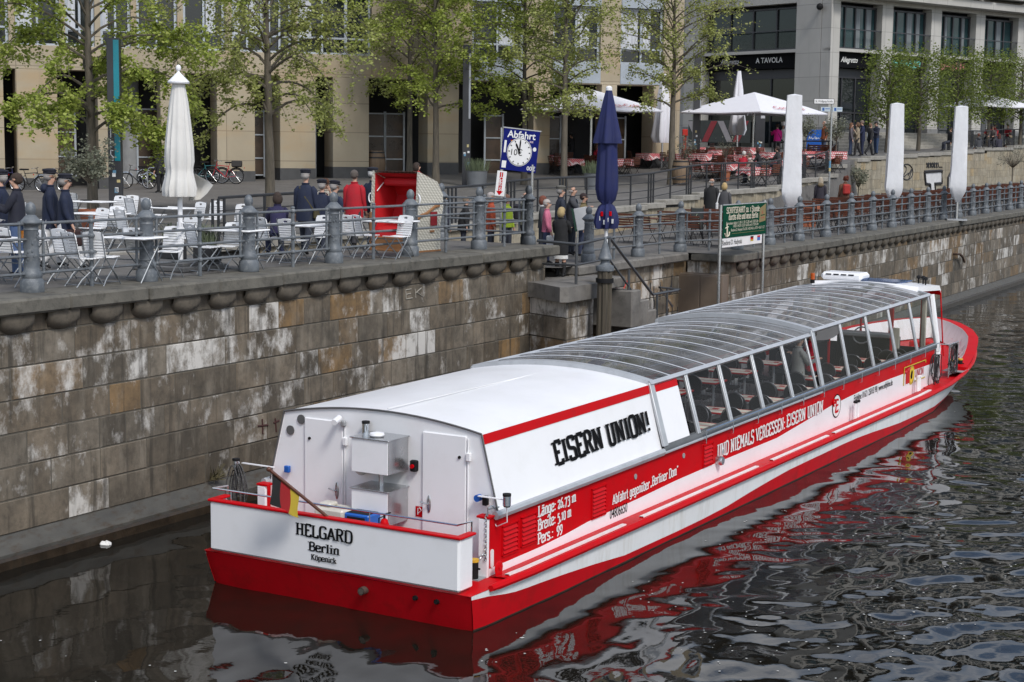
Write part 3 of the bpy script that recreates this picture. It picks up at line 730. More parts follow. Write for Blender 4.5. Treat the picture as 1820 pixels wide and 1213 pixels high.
# foam specks and petals drifting on the water
rg = random.Random(8); mb = MB()
for k in range(2600):
    y = rg.uniform(-12, 22); x = rg.uniform(2.7, 14) if rg.random() < .85 else rg.uniform(-4.5, 2)
    if y > -2 and x < 2.7: continue
    if noise.noise((x*.35, y*.35, 3.)) < -.02: continue
    a = rg.uniform(.008,.022)*(1.6 if rg.random() < .06 else 1); i = np.searchsorted(xs, x)-1; j = np.searchsorted(yy, y)-1; z = float(Z[j, i])+.006; q = rg.uniform(0, 6)
    mb.add([(x+a*math.cos(q+PI/2*s_)*rg.uniform(.6,1.3), y+a*math.sin(q+PI/2*s_), z) for s_ in range(4)], [(0,1,2,3)])
o = mb.build('floating_specks', pm('speck', (.5,.5,.47), .8), smooth=False); tag(o, 'scattered pale petals and foam specks floating on the dark canal', 'specks', kind='stuff')
mb = MB(); mb.box((0,0,.02), (.16,.1,.06), .02, Euler((.3,.1,.5)).to_matrix().to_4x4()); mb.box((.03,.01,.05), (.1,.08,.03), .01, Euler((.3,.5,.9)).to_matrix().to_4x4())
o = mb.build('foam_litter', pm('litter_white', (.75,.75,.73), .6)); o.location = atz(187, 969, 0.0); tag(o, 'crumpled white scrap floating on dark water at far left', 'litter')
# canal bed so the sheet is not bottomless
mb = MB(); mb.quad((-7,-60,-1.6), (260,-60,-1.6), (260,400,-1.6), (-7,400,-1.6)); o = mb.build('canal_bed', pm('mud', (.02,.018,.014), .9), smooth=False); tag(o, kind='structure')
# ground beyond everything
# ------------------------------------------------------------------ the excursion boat
RED = pm('boat_red', (.52,.003,.007), .42, 0, .06, 1.5, dirt=(.34,.010,.012), dirtamt=.4, spec=.07)
REDW = pm('boat_red_hull', (.46,.006,.011), .4, 0, .1, 1.2, spec=.09, dirt=(.2,.012,.01), dirtamt=.5)
WHT = pm('boat_white', (.83,.835,.85), .35, 0, .015, 1.2, coat=.1, dirt=(.72,.72,.71), dirtamt=.3)
WHTD = pm('boat_white_hull', (.76,.77,.77), .35, 0, .03, 1.4, dirt=(.50,.47,.40), dirtamt=.5, stretch=(1,1.6,.35))
PINKW = pm('strip_white', (.74,.73,.72), .5, 0, .05, 3, dirt=(.55,.5,.48), dirtamt=.5)
ALU = pm('aluminium', (.46,.48,.50), .4, .3, .08, 2, dirt=(.3,.31,.32), dirtamt=.4)
RIBM = pm('bright_rib', (.60,.62,.65), .4, .2, .06, 3)
ALUD = pm('grey_sill', (.17,.18,.19), .5, .2, .12, 2.5, dirt=(.1,.105,.11), dirtamt=.5)
STEEL = pm('stainless', (.5,.51,.52), .25, .9, .08, 6)
CHROME = pm('chrome', (.7,.71,.72), .14, 1., .03, 3)
BLK = pm('black_rubber', (.011,.011,.012), .7, 0, .2, spec=.2)
BLKP = pm('letter_black', (.008,.008,.009), .9, 0, .05, spec=.08)
WHTP = pm('letter_white', (.78,.78,.77), .5, 0, .03)
GREY = pm('grey_paint', (.3,.31,.32), .5)
YEL = pm('yellow_paint', (.65,.38,.03), .5)
GOLD = pm('flag_gold', (.45,.33,.03), .8)
BLU = pm('blue_plastic', (.01,.1,.42), .35)
DKFLOOR = pm('cabin_floor_cover', (.13,.12,.12), .7)
# glass that reflects the sky and lets the cabin show
def glassmat(name, tint, refl=.06, rough=.02, dirt=.0, veil_col=(.3,.3,.3)):
    m_ = bpy.data.materials.new(name); m_.use_nodes = True; t = m_.node_tree; t.nodes.clear()
    tr = t.nodes.new('ShaderNodeBsdfTransparent'); tr.inputs[0].default_value = (*tint, 1)
    gl = t.nodes.new('ShaderNodeBsdfGlossy'); gl.inputs['Roughness'].default_value = rough; gl.inputs[0].default_value = (.9,.92,.95,1)
    fr = t.nodes.new('ShaderNodeFresnel'); fr.inputs[0].default_value = 1+refl*5
    mx_ = t.nodes.new('ShaderNodeMixShader'); ou = t.nodes.new('ShaderNodeOutputMaterial')
    t.links.new(fr.outputs[0], mx_.inputs[0]); t.links.new(tr.outputs[0], mx_.inputs[1]); t.links.new(gl.outputs[0], mx_.inputs[2]); out = mx_.outputs[0]
    if dirt:
        df = t.nodes.new('ShaderNodeBsdfDiffuse'); df.inputs[0].default_value = (*veil_col, 1); m2 = t.nodes.new('ShaderNodeMixShader')
        tc_ = t.nodes.new('ShaderNodeTexCoord'); ns = t.nodes.new('ShaderNodeTexNoise'); ns.inputs['Scale'].default_value = 1.3; ns.inputs['Detail'].default_value = 6
        rp = t.nodes.new('ShaderNodeValToRGB'); rp.color_ramp.elements[0].position = .3; rp.color_ramp.elements[0].color = (dirt*.3,)*3+(1,); rp.color_ramp.elements[1].position = .75; rp.color_ramp.elements[1].color = (dirt,)*3+(1,)
        t.links.new(tc_.outputs['Object'], ns.inputs['Vector']); t.links.new(ns.outputs[0], rp.inputs[0]); t.links.new(rp.outputs[0], m2.inputs[0])
        t.links.new(out, m2.inputs[1]); t.links.new(df.outputs[0], m2.inputs[2]); out = m2.outputs[0]
        nb = t.nodes.new('ShaderNodeTexNoise'); nb.inputs['Scale'].default_value = 2.2; bp = t.nodes.new('ShaderNodeBump'); bp.inputs['Strength'].default_value = .12; bp.inputs['Distance'].default_value = .05
        t.links.new(tc_.outputs['Object'], nb.inputs['Vector']); t.links.new(nb.outputs[0], bp.inputs['Height']); t.links.new(bp.outputs[0], gl.inputs['Normal'])
    t.links.new(out, ou.inputs[0]); return m_
SGLASS = glassmat('window_glass', (.86,.88,.88), .022)
RGLASS = glassmat('roof_panes', (.52,.53,.54), .075, .03, .42, (.36,.36,.36))  # grey diffuse layer: grime plus sky reflection put into the colour

boat = empty('tour_boat', (0,0,0), 0, 'long low red and white river tour boat with curved glass roof moored at the quay', 'boat')
def bp(mb, name, mats, parent=boat, **k): return mb.build(name, mats, parent, **k)
SH = [(-.47,0),(20,0),(22,.05),(23.4,.15),(25,.29),(26.5,.42),(28,.54),(28.9,.6)]             # rise of the rail towards the bow
BM = [(-.47,2.28),(0,2.3),(1,2.35),(21,2.38),(22,2.38),(23.4,2.34),(24.8,2.2),(26.2,1.9),(27.4,1.4),(28.2,.85),(28.7,.36),(28.9,.04)]
WL = [(-.2,2.2),(0,2.24),(2,2.3),(18,2.34),(21,2.25),(23,1.95),(25,1.35),(26.5,.7),(27.4,.2),(27.8,.03)]
ZB = [(-.5,.47),(-.2,.45),(.6,.33),(1.8,.28),(2.8,.22),(4,.12),(6.6,.10),(8,.13),(9.5,.22),(11.2,.28),(12.6,.28),(14,.29),(15.4,.28),(17.7,.18),(20.3,.14),(22,.16),(24,.22),(28.9,.5)]
ZR = .56
ysn = [-.3,0,.2,.45,.7,1,1.4,2,3,4,5,6,7,8,9,10,11,12,13,14,15,16,17,18,19,20,21,22,22.7,23.4,24,24.6,25.2,25.8,26.3,26.8,27.3,27.8,28.2,28.5,28.75,28.9]
def rail(y): return interp(BM, y), ZR+interp(SH, y)
def wlx(y):
    return interp(WL, min(y, 27.8)) if y <= 27.8 else .02
mb = MB()
for s in (1, -1):
    r1, r2, r3 = [], [], []
    for y in ysn:
        bx, zr = rail(y); wx_ = min(wlx(y), bx); yb = min(y, 27.75) if y > 27.75 else y
        zb = interp(ZB, y)
        def at_(z):
            f_ = max(0, min(1, z/(zr-.06))); return Vector((s*lerp(wx_, bx-.03, f_**.8), lerp(yb, y, f_)+(-.1+.3*max(0, .5-z) if y < -.2 else 0), z))
        r1.append([(s*wx_*.93, yb+(.2 if y < -.2 else 0), -.6), at_(0), at_(zb*.5), at_(zb)])
        r2.append([at_(zb), at_(lerp(zb, zr-.05, .5)), at_(zr-.05)])
    mb.grid([[q[0], q[1], q[1].lerp(q[2], min(1, .02/max(.001, q[2].z)))] for q in r1], 2, flip=(s > 0)); mb.grid([[q[1].lerp(q[2], min(1, .02/max(.001, q[2].z))), q[2], q[3]] for q in r1], 0, flip=(s > 0)); mb.grid(r2, 1, flip=(s > 0))
# transom: raked red plate with rounded corners
tr = []
for z, yy_, wx_ in ((-.6,-.06,2.03),(0,-.27,2.19),(.2,-.33,2.21),(.42,-.40,2.24),(.51,-.43,2.26)):
    tr.append([(-wx_, yy_+.03, z), (-wx_+.16, yy_, z)]+[(x, yy_, z) for x in (-1.4,-.7,0,.7,1.4)]+[(wx_-.16, yy_, z), (wx_, yy_+.03, z)])
mb.grid(tr, 0, flip=False)
hull = bp(mb, 'hull', [REDW, WHTD, pm('waterline_grime', (.035,.018,.012), .6, 0, .5, 3)], angle=40)
# rub rail
mb = MB()
for s in (1, -1): mb.tube([(s*rail(y)[0], y, rail(y)[1]-.03) for y in [.02]+ysn[2:]], [(.045,.045)]+[(.055,.055)]*(len(ysn)-2), 8)
bp(mb, 'rub_rail', RED)
# side decks / after deck
mb = MB()
for s in (1, -1):
    rows = []
    for y in [.5]+ysn[4:29]:
        bx, zr = rail(y); rows.append([(s*1.9, y, zr-.03), (s*1.985, y, zr-.025), (s*2.19, y, zr-.005), (s*(bx-.02), y, zr-.002)])
    mb.grid(rows, 0, flip=(s < 0))
mb.quad((-2.26,-.42,.512), (2.26,-.42,.512), (2.32,.75,.53), (-2.32,.75,.53))
rows = []
for y in ysn[26:]:
    bx, zr = rail(y); z = ZR+.02+.35*max(0,(y-23))/6; rows.append([(q*max(.02,bx-.03), y, z) for q in (-1,-.5,0,.5,1)])
mb.grid(rows, 0, flip=True)
bp(mb, 'deck', RED)
for s in (1, -1):
    for (a, b) in ((.62,4.15),(4.75,9.6),(10.3,13.4),(13.75,20.7),):
        n = 8; mb = MB()
        rows = [[(s*(rail(lerp(a,b,k/n))[0]+q), lerp(a,b,k/n), rail(lerp(a,b,k/n))[1]+h) for q, h in ((-.175,-.008),(-.172,.012),(-.10,.014),(-.097,-.004))] for k in range(n+1)]
        mb.grid(rows, 0, flip=(s < 0)); bp(mb, 'deck_strip', PINKW)
# side panels: red over a white wave
PB = [(.5,.64),(1.9,.645),(2.8,.68),(3.3,.72),(4.2,.745),(5,.755),(6.5,.80),(8.5,.82),(11.2,.82),(12.7,.92),(14.4,1.04),(16.2,1.10),(18.2,1.12),(20.9,1.10),(22.2,1.09)]
def ptop(y): return 1.345+.006*max(0, y-5)
for s in (1, -1):
    mb = MB(); n = 60; r1, r2 = [], []
    for k in range(n+1):
        y = lerp(.5, 21.9, k/n); zb = interp(PB, y)
        r1.append([(s*1.98, y, .5), (s*1.98, y, zb)]); r2.append([(s*1.98, y, zb), (s*1.975, y, ptop(y))])
    mb.grid(r1, 1, flip=(s > 0)); mb.grid(r2, 0, flip=(s > 0))
    mb.cur = 1; mb.box((s*1.91,.475,.92), (.14,.05,.82), .004); mb.cur = 0; mb.box((s*1.9,.53,1.355), (.2,.16,.03), .004)
    sp = bp(mb, 'side_panel', [RED, WHT], smooth=False)
    def louv(y0, y1, z0, z1, n):
        mb = MB()
        mb.box((s*1.985, (y0+y1)/2, z0-.02), (.03, y1-y0+.06, .02)); mb.box((s*1.985, (y0+y1)/2, z1+.02), (.03, y1-y0+.06, .02))
        for y in (y0-.02, y1+.02): mb.box((s*1.985, y, (z0+z1)/2), (.03, .02, z1-z0+.04))
        for k in range(n):
            z = lerp(z0, z1, (k+.5)/n); h = (z1-z0)/n
            mb.add([(s*1.982, y0, z+h*.4), (s*1.982, y1, z+h*.4), (s*2.01, y1, z-h*.35), (s*2.01, y0, z-h*.35), (s*1.982, y0, z-h*.42), (s*1.982, y1, z-h*.42)], [(0,1,2,3)[::-s], (3,2,5,4)[::-s]])
        bp(mb, 'louvre', RED, sp)
    for q in ((.86,1.24,.76,1.14,6),(1.38,1.76,.78,1.16,6),(3.52,3.94,.76,1.18,7),(7.7,8.06,.86,1.2,5)): louv(*q)
    if s > 0:
        for y, z in ((5.0,1.14),(6.85,1.18),(8.55,.98)): mb = MB(); mb.tube([(1.98,y,z),(1.992,y,z)], .045, 14); bp(mb, 'porthole', GREY, sp)
        mb = MB(); mb.tube([(1.98,8.3,.86),(2.06,8.3,.86),(2.1,8.3,.86)], [.085,.085,.07], 16); bp(mb, 'outlet', STEEL, sp)
        mb = MB(); mb.prism([(.57+.04*math.cos(a), .77+(.09 if math.sin(a)>0 else -.09)+.04*math.sin(a)) for a in np.linspace(0,2*PI,20)[:-1]], .012, Matrix(((0,0,1,1.979),(1,0,0,0),(0,1,0,0),(0,0,0,1)))); bp(mb, 'side_scupper', PINKW, sp)
        def wr(text, y0, y1, z0, z1, h, mat, t=.19, lean=0.):
            t = max(t, .18)
            mb = MB(); d = Vector((0, y1-y0, z1-z0)); M_ = frame((1.983, y0, z0), d, (0, lean, 1)); wd = textwidth(text, h)
            slab(mb, text, M_, h, d.length/wd, t); return bp(mb, 'lettering', mat, sp, smooth=False)
        wr('Länge:', 1.84,2.36,1.10,1.11,.155,WHTP); wr('26,73 m', 2.42,2.98,1.11,1.12,.145,WHTP)
        wr('Breite:', 1.84,2.36,.90,.91,.155,WHTP); wr('5,10 m', 2.42,2.84,.91,.92,.145,WHTP)
        wr('Pers.:', 1.84,2.3,.70,.71,.155,WHTP); wr('99', 2.4,2.58,.73,.73,.145,WHTP)
        wr('Abfahrt gegenüber', 4.2,5.5,.835,.865,.15,WHTP,.14); wr('„Berliner Dom“', 5.56,6.62,.875,.905,.15,WHTP,.14)
        wr('UND NIEMALS VERGESSEN:', 8.3,11.55,.90,.955,.235,WHTP,.13); wr('EISERN UNION', 11.7,13.75,.96,.99,.235,WHTP,.13)
        def wt_(text, y, z, size, xs, mat, slope=.0, bold=0., align='LEFT'):
            M_ = frame((1.984, y, z), (0,1,slope), (0,0,1)); return ftext(text, size, mat, sp, M_, xs, align, bold)
        wt_('04806650', 4.12, .685, .225, .68, BLKP, .01, .006)
        o_ = wt_('Eddyline: 0162 / 258 83 98 | www.eddyline.de', 15.75, .985, .2, .62, BLKP, .012, .012); k_ = 2.75/max(1e-3, max(v_.co.y for v_ in o_.data.vertices)-15.75)
        for v_ in o_.data.vertices: v_.co.y = 15.75+(v_.co.y-15.75)*k_
        # oval monogram
        mb = MB(); yc, zc = 14.62, .985
        Mo = Matrix(((0,0,1,1.985),(1,0,0,yc),(0,1,0,zc),(0,0,0,1)))
        el = lambda a, b, n=26: [(a*math.cos(t_), b*math.sin(t_)) for t_ in np.linspace(0,2*PI,n)[:-1]]
        mb.prism(el(.27,.25), .003, Mo, 0); mb.prism(el(.235,.225), .006, Mo, 1)
        Mo2 = Mo @ Matrix.Translation((0,0,.008))
        for pl in ([(-.12,.13),(-.04,.16),(.1,.14),(.12,.10),(-.02,.11),(-.02,.03),(.08,.04),(.09,0),(-.02,-.01),(-.03,-.1),(.12,-.08),(.1,-.14),(-.06,-.15),(-.12,-.12),(-.09,-.05),(-.08,.06),(-.18,.06),(-.2,.1)],): mb.prism(pl, .002, Mo2, 2)
        mb.tube([Mo @ Vector((x, y_, .012)) for x, y_ in chaikin([(-.2,.02),(-.27,.1),(-.2,.17),(-.1,.14)],2)], .018, 5, mi=2)
        bp(mb, 'emblem', [BLKP, WHTP, RED], sp, smooth=False)
        # club crest near the bow
        mb = MB(); Mc = Matrix(((0,0,1,1.985),(1,0,0,19.35),(0,1,0.018,.83),(0,0,0,1)))
        for p, q in (((0,.0),(0,.42)),((0,.42),(1.75,.42)),((1.75,.42),(1.75,.36)),((.9,0),(1.75,0))): mb.tube([Mc @ Vector((*p,.006)), Mc @ Vector((*q,.006))], .014, 4, mi=0)
        mb.prism([(x*.25+.62, y_*.23+.18) for x, y_ in el(1,1)], .004, Mc, 0)
        mb.prism([(x*.17+.62, y_*.18+.18) for x, y_ in el(1,1)], .007, Mc, 1)
        mb.prism([(.56,.08),(.66,.1),(.7,.25),(.64,.3),(.58,.27),(.52,.16)], .010, Mc, 2)
        mb.tube([Mc @ Vector((.2,.02,.01)), Mc @ Vector((.2,.36,.01))], .035, 4, mi=3); mb.tube([Mc @ Vector((.02,.3,.01)), Mc @ Vector((.46,.36,.01))], .03, 4, mi=3); mb.tube([Mc @ Vector((.36,.02,.01)), Mc @ Vector((.36,.36,.01))], .03, 4, mi=3)
        bp(mb, 'crest', [GOLD, pm('crest_yellow', (.7,.5,.03), .5), BLKP, pm('crest_red', (.45,.01,.012), .5)], sp, smooth=False)
        ftext('UNION', .27, pm('crest_red', (0,0,0)), sp, Mc @ Matrix.Translation((.92,.17,.006)), .78, 'LEFT', .01)
# gutter running along both sides
for s in (1, -1): mb = MB(); mb.tube([(s*2.0,.62,1.36),(s*2.0,6.0,1.385)], [(.055,.05)]*2, 8); mb.tube([(s*2.01,.62,1.315),(s*2.01,6.,1.34)], .018, 6); mb.tube([(s*2.02,6.0,1.36),(s*2.02,13.6,1.41)], .022, 6); bp(mb, 'gutter', ALU)

# after cabin
def arch(hw, ze, zc, n=16): return [(lerp(-hw, hw, k/n), ze+(zc-ze)*(1-(2*k/n-1)**2)) for k in range(n+1)]
mb = MB()
A0, A1 = arch(1.70,2.43,2.60), arch(1.70,2.47,2.645)
mb.grid([[(x, .74, z) for x, z in A0], [(x, 3.4, (z+z2)/2) for (x, z), (_, z2) in zip(A0, A1)], [(x, 6.02, z) for x, z in A1]], 0, flip=False)
for s in (1, -1):
    rows = []
    for y, dz in ((.74,0),(3.4,.02),(6.02,.04)):
        rows.append([(s*1.97, y, 1.37+dz*.6), (s*1.90, y, 1.62+dz*.7), (s*1.72, y, 2.31+dz), (s*1.70, y, 2.43+dz)])
    mb.grid(rows, 0, flip=(s > 0))
# after wall
wall = [(-1.98,.52),(1.98,.52),(1.97,1.37),(1.70,2.43)]
vs = [(x, .75, z) for x, z in [(-1.98,.52)]+[(1.98,.52),(1.97,1.37)]]+[(x, .75, z) for x, z in A0[::-1]]+[(-1.97,.75,1.37)]
mb.add(vs, [tuple(range(len(vs)))])
cabin = bp(mb, 'cabin', [WHT], angle=30)
for s in (1, -1):
    mb = MB(); mb.grid([[(s*1.735, y, 2.29+dz), (s*1.706, y, 2.425+dz)] for y, dz in ((.76,0),(6.0,.04))], 0, flip=(s > 0)); bp(mb, 'roof_stripe', RED, cabin, smooth=False)
mb = MB(); mb.tube([(x, .735, z+.004) for x, z in A0], .014, 5); mb.tube([(1.70,.735,2.43),(1.84,.735,1.9),(1.975,.735,1.38)], .014, 5); mb.tube([(-1.70,.735,2.43),(-1.97,.735,1.38)], .014, 5)
bp(mb, 'edge_seal', pm('seal_grey', (.1,.1,.1), .6), cabin)
mb = MB(); mb.box((.1,3.4,2.632), (.02,5.2,.008), 0); bp(mb, 'roof_seam', WHTP, cabin, smooth=False)
mb = MB(); Mw = frame((1.883, 2.55, 1.725), (0,1,.012), (-.265,0,1.06)); wd = textwidth('EISERN UNION!', .33)
slab(mb, 'EISERN UNION!', Mw, .33, 3.2/textwidth('EISERN UNION!', .33), .2); bp(mb, 'lettering', BLKP, cabin, smooth=False)
for x0, x1 in ((-1.32,-.63),(.74,1.46)):
    mb = MB(); mb.box(((x0+x1)/2, .735, 1.46), (x1-x0, .03, 1.84), .012); d = bp(mb, 'door', WHT)
    mb = MB(); hx = x1-.1 if x0 < 0 else x0+.12
    mb.ell((hx, .715, 1.36), (.035,.012,.13), 10, 6); mb.tube([(hx,.70,1.36),(hx,.66,1.37),(hx-.11,.66,1.39)], .012, 6); bp(mb, 'door_handle', STEEL, d)
    mb = MB(); mb.tube([(x0+.1 if x0 < 0 else x1-.1,.718,2.08),(x0+.1 if x0 < 0 else x1-.1,.70,2.08)], .022, 10); bp(mb, 'door_lock', BLK, d)
    mb = MB(); mb.tube([(x1+.03,.73,.6),(x1+.03,.73,2.35)], .014, 6)
    for z in (.78,2.1): mb.box((x1+.05,.71,z), (.07,.05,.12), .01)
    bp(mb, 'door_hinge', WHT, d)
for x, z in ((-1.39,2.34),(-1.59,2.16)):
    mb = MB(); mb.tube([(x,.745,z),(x,.73,z)], .07, 16); bp(mb, 'round_vent', pm('vent_mesh', (.1,.1,.1), .6), cabin)
# two stainless boxes with white fronts
for z0 in (1.78, 1.06):
    mb = MB(); mb.box((.18,.5,z0+.26), (.62,.5,.48), .008, mi=0); mb.box((.18,.244,z0+.258),(.61,.012,.47),.003,mi=1)
    mb.box((.18,.49,z0+.505), (.66,.54,.016), .004, mi=0)
    bx_ = bp(mb, 'flue_box', [STEEL, WHT], smooth=False)
mb = MB(); mb.tube([(.2,.5,1.5),(.2,.5,1.8)], .035, 8); bp(mb, 'flue_pipe', STEEL)
mb = MB(); mb.lathe([(.0,0),(.1,.0),(.11,.02),(.1,.045),(.03,.06),(0,.06)], 16, (.18,.42,2.3)); bp(mb, 'antenna_dome', WHT)
mb = MB(); mb.box((-.3,.735,2.02), (.3,.03,.34), .01)
for k in range(6): mb.box((-.3,.715,1.9+.05*k), (.26,.03,.02))
bp(mb, 'wall_grille', WHT, cabin)
mb = MB(); mb.ell((-.26,.66,1.78), (.11,.09,.13), 12, 8); bp(mb, 'bulkhead_lamp', pm('lamp_glass', (.6,.6,.58), .2), cabin)
def lamp(x, y, z):
    mb = MB(); mb.tube([(x,y,z-.08),(x,y,z+.05)], .055, 12, mi=0); mb.tube([(x,y,z+.05),(x,y,z+.085)], .058, 12, mi=1); mb.tube([(x,y,z-.1),(x,y,z-.08)], .045, 12, mi=1); return bp(mb, 'navigation_lamp', [CHROME, BLK])
lamp(-.18,.66,2.36); lamp(2.22,.55,1.62); lamp(-2.42,.5,1.6)
mb = MB(); mb.box((1.98,.62,1.6), (.5,.05,.012)); mb.tube([(2.22,.55,1.52),(2.2,.6,1.3),(2.0,.66,1.2),(1.9,.69,1.3),(1.86,.7,1.52)], .008, 5); bp(mb, 'lamp_bracket', WHT); mb = MB(); mb.box((-2.1,.62,1.6), (.6,.05,.012)); bp(mb, 'lamp_bracket', WHT)
mb = MB(); mb.tube([(1.7,.7,1.56),(1.7,.62,1.56)], .05, 10, mi=0); mb.box((1.8,.69,1.53), (.07,.08,.13), .01, mi=1); mb.box((-1.62,.7,1.58), (.09,.06,.1), .01, mi=0); bp(mb, 'power_socket', [BLU, BLK])
mb = MB(); mb.tube([(-.66,.68,2.44),(-.62,.5,2.4)], .045, 10, mi=0); mb.box((-.6,.7,2.36), (.09,.06,.09), .02, mi=1); bp(mb, 'camera_unit', [WHT, GREY])
mb = MB(); mb.box((.62,.7,1.88), (.11,.08,.16), .015, mi=0); mb.tube([(.62,.66,1.88),(.62,.63,1.88)], .03, 8, mi=1); bp(mb, 'power_switch', [BLK, RED])
mb = MB(); mb.quad((.62,.742,1.15),(.74,.742,1.15),(.74,.742,1.3),(.62,.742,1.3),0); mb.tube([(.66,.738,1.18),(.66,.738,1.27),(.69,.738,1.28),(.72,.738,1.25),(.69,.738,1.22),(.66,.738,1.2)], .006, 4, mi=1); bp(mb, 'safety_sign', [RED, WHTP], cabin, smooth=False)
# transom board with name
mb = MB(); mb.box((0,-.43,.905), (4.22,.08,.71), .03)
for s in (1, -1): mb.box((s*2.08,-.28,.905), (.06,.32,.71), .025)
tb = bp(mb, 'transom_board', WHT)
mb = MB(); mb.box((0,-.43,1.275), (4.26,.12,.035), .01)
for s in (1, -1): mb.box((s*2.08,-.27,1.275), (.12,.36,.034), .01)
bp(mb, 'cap_rail', RED, tb)
for tx, x0, x1, z, h in (('HELGARD',-.55,.42,.985,.165), ('Berlin',-.33,.2,.79,.12), ('Köpenick',-.29,.15,.665,.078)):
    mb = MB(); d = x1-x0; slab(mb, tx, frame((x0,-.473,z), (1,0,0), (0,0,1)), h, d/textwidth(tx, h), .17); bp(mb, 'lettering', BLKP, tb, smooth=False)
mb = MB(); mb.tube([(-2.08,-.1,1.3),(-2.08,-.1,1.42),(-2.08,-.42,1.44),(2.05,-.42,1.44),(2.08,-.12,1.44),(2.08,-.12,1.29)], .014, 6)
for x in (-1.75,-.6,.65): mb.tube([(x,-.42,1.29),(x,-.42,1.44)], .009, 5)
bp(mb, 'stern_handrail', CHROME, tb)
for x, z, r, l_ in ((.55,.34,.055,.14),(1.38,.36,.035,.08),(1.72,.36,.035,.08)):
    mb = MB(); y0 = -.34; mb.tube([(x,y0,z),(x,y0-l_,z)], r, 12, cap=False); mb.tube([(x,y0-l_,z),(x,y0,z)], r*.82, 12, cap=True); bp(mb, 'exhaust_pipe', pm('pipe_rust', (.16,.13,.11), .5, .6) if r > .05 else BLK, hull)
# flag on a slanted staff
mb = MB(); mb.tube([(-.05,-.42,1.28),(-.62,-.95,1.96)], .022, 8); mb.ell((-.63,-.96,1.97), (.035,.035,.035), 8, 6)
fl = bp(mb, 'flagstaff', pm('varnished_wood', (.1,.035,.018), .35))
mb = MB(); a, b = Vector((-.6,-.93,1.93)), Vector((-.33,-.68,1.62)); rows = []
for i in range(10):
    f_ = i/9; p = a.lerp(b, f_); q = p+Vector((-.02, .0, -.44+.10*f_)) ; rows.append([p.lerp(q, g_/6)+Vector((.018*math.sin(f_*9+g_*.6)*g_/6, .02*math.cos(f_*8+g_*.5)*g_/6, 0)) for g_ in range(7)])
for k, m_i in ((0,0),(1,1),(2,2)): mb.grid(rows[k*3:k*3+4], m_i)
bp(mb, 'flag', [pm('flag_black', (.012,.012,.012), .85), pm('flag_red', (.3,.012,.015), .85), GOLD], fl)
# bollards and chain at the after gap
def bollard(x, y, z):
    b_ = MB(); b_.tube([(x,y,z),(x,y,z+.24)], .065, 12, mi=0); b_.tube([(x,y,z+.24),(x,y,z+.275)], .072, 12, mi=1); b_.tube([(x-.1,y,z+.15),(x+.1,y,z+.15)], .014, 6, mi=0); return bp(b_, 'bollard', [BLK, YEL])
for x, y in ((1.62,.42),(1.86,.3),(-1.62,.42)): bollard(x, y, .53)
mb = MB(); mb.box((1.72,.38,.53), (.5,.28,.02)); bp(mb, 'bollard_plate', GREY)
def chain(pts, r=.009, n=26):
    mb = MB(); pts = [Vector(p) for p in pts]
    L_ = [0]; 
    for a, b in zip(pts[:-1], pts[1:]): L_.append(L_[-1]+(b-a).length)
    for k in range(n):
        d0 = L_[-1]*k/n; i = max(j for j in range(len(pts)-1) if L_[j] <= d0+1e-9); d = (pts[i+1]-pts[i]).normalized(); p = pts[i]+d*(d0-L_[i]); u = d.orthogonal().normalized() if k % 2 else d.cross(d.orthogonal()).normalized()
        mb.tube([p+d*(.028*math.cos(t_))+u*(.016*math.sin(t_)) for t_ in np.linspace(0,2*PI,9)[:-1]], r*.55, 4, closed=True)
    return mb
bp(chain([(1.96,.45,1.4),(1.96,.44,.75)],.01,18), 'chain', STEEL); bp(chain([(1.93,.44,.85),(1.7,.2,.6),(1.4,.1,.56),(1.2,.05,.6)],.01,20), 'chain', STEEL)
mb = MB(); mb.tube([(1.95,.5,1.36),(1.95,.5,1.48),(1.95,.62,1.49),(1.95,.72,1.42)], .012, 6); mb.tube([(1.95,.5,1.46),(1.95,.8,1.44)], .01, 5); bp(mb, 'grab_handle', STEEL)
mb = MB(); mb.ell((2.1,.56,.66), (.02,.11,.1), 12, 8); mb.box((2.1,.56,.6), (.03,.16,.1), .01); mb.tube([(2.09,.56,.67),(2.13,.56,.67)], .035, 8); bp(mb, 'mooring_eye', RED)

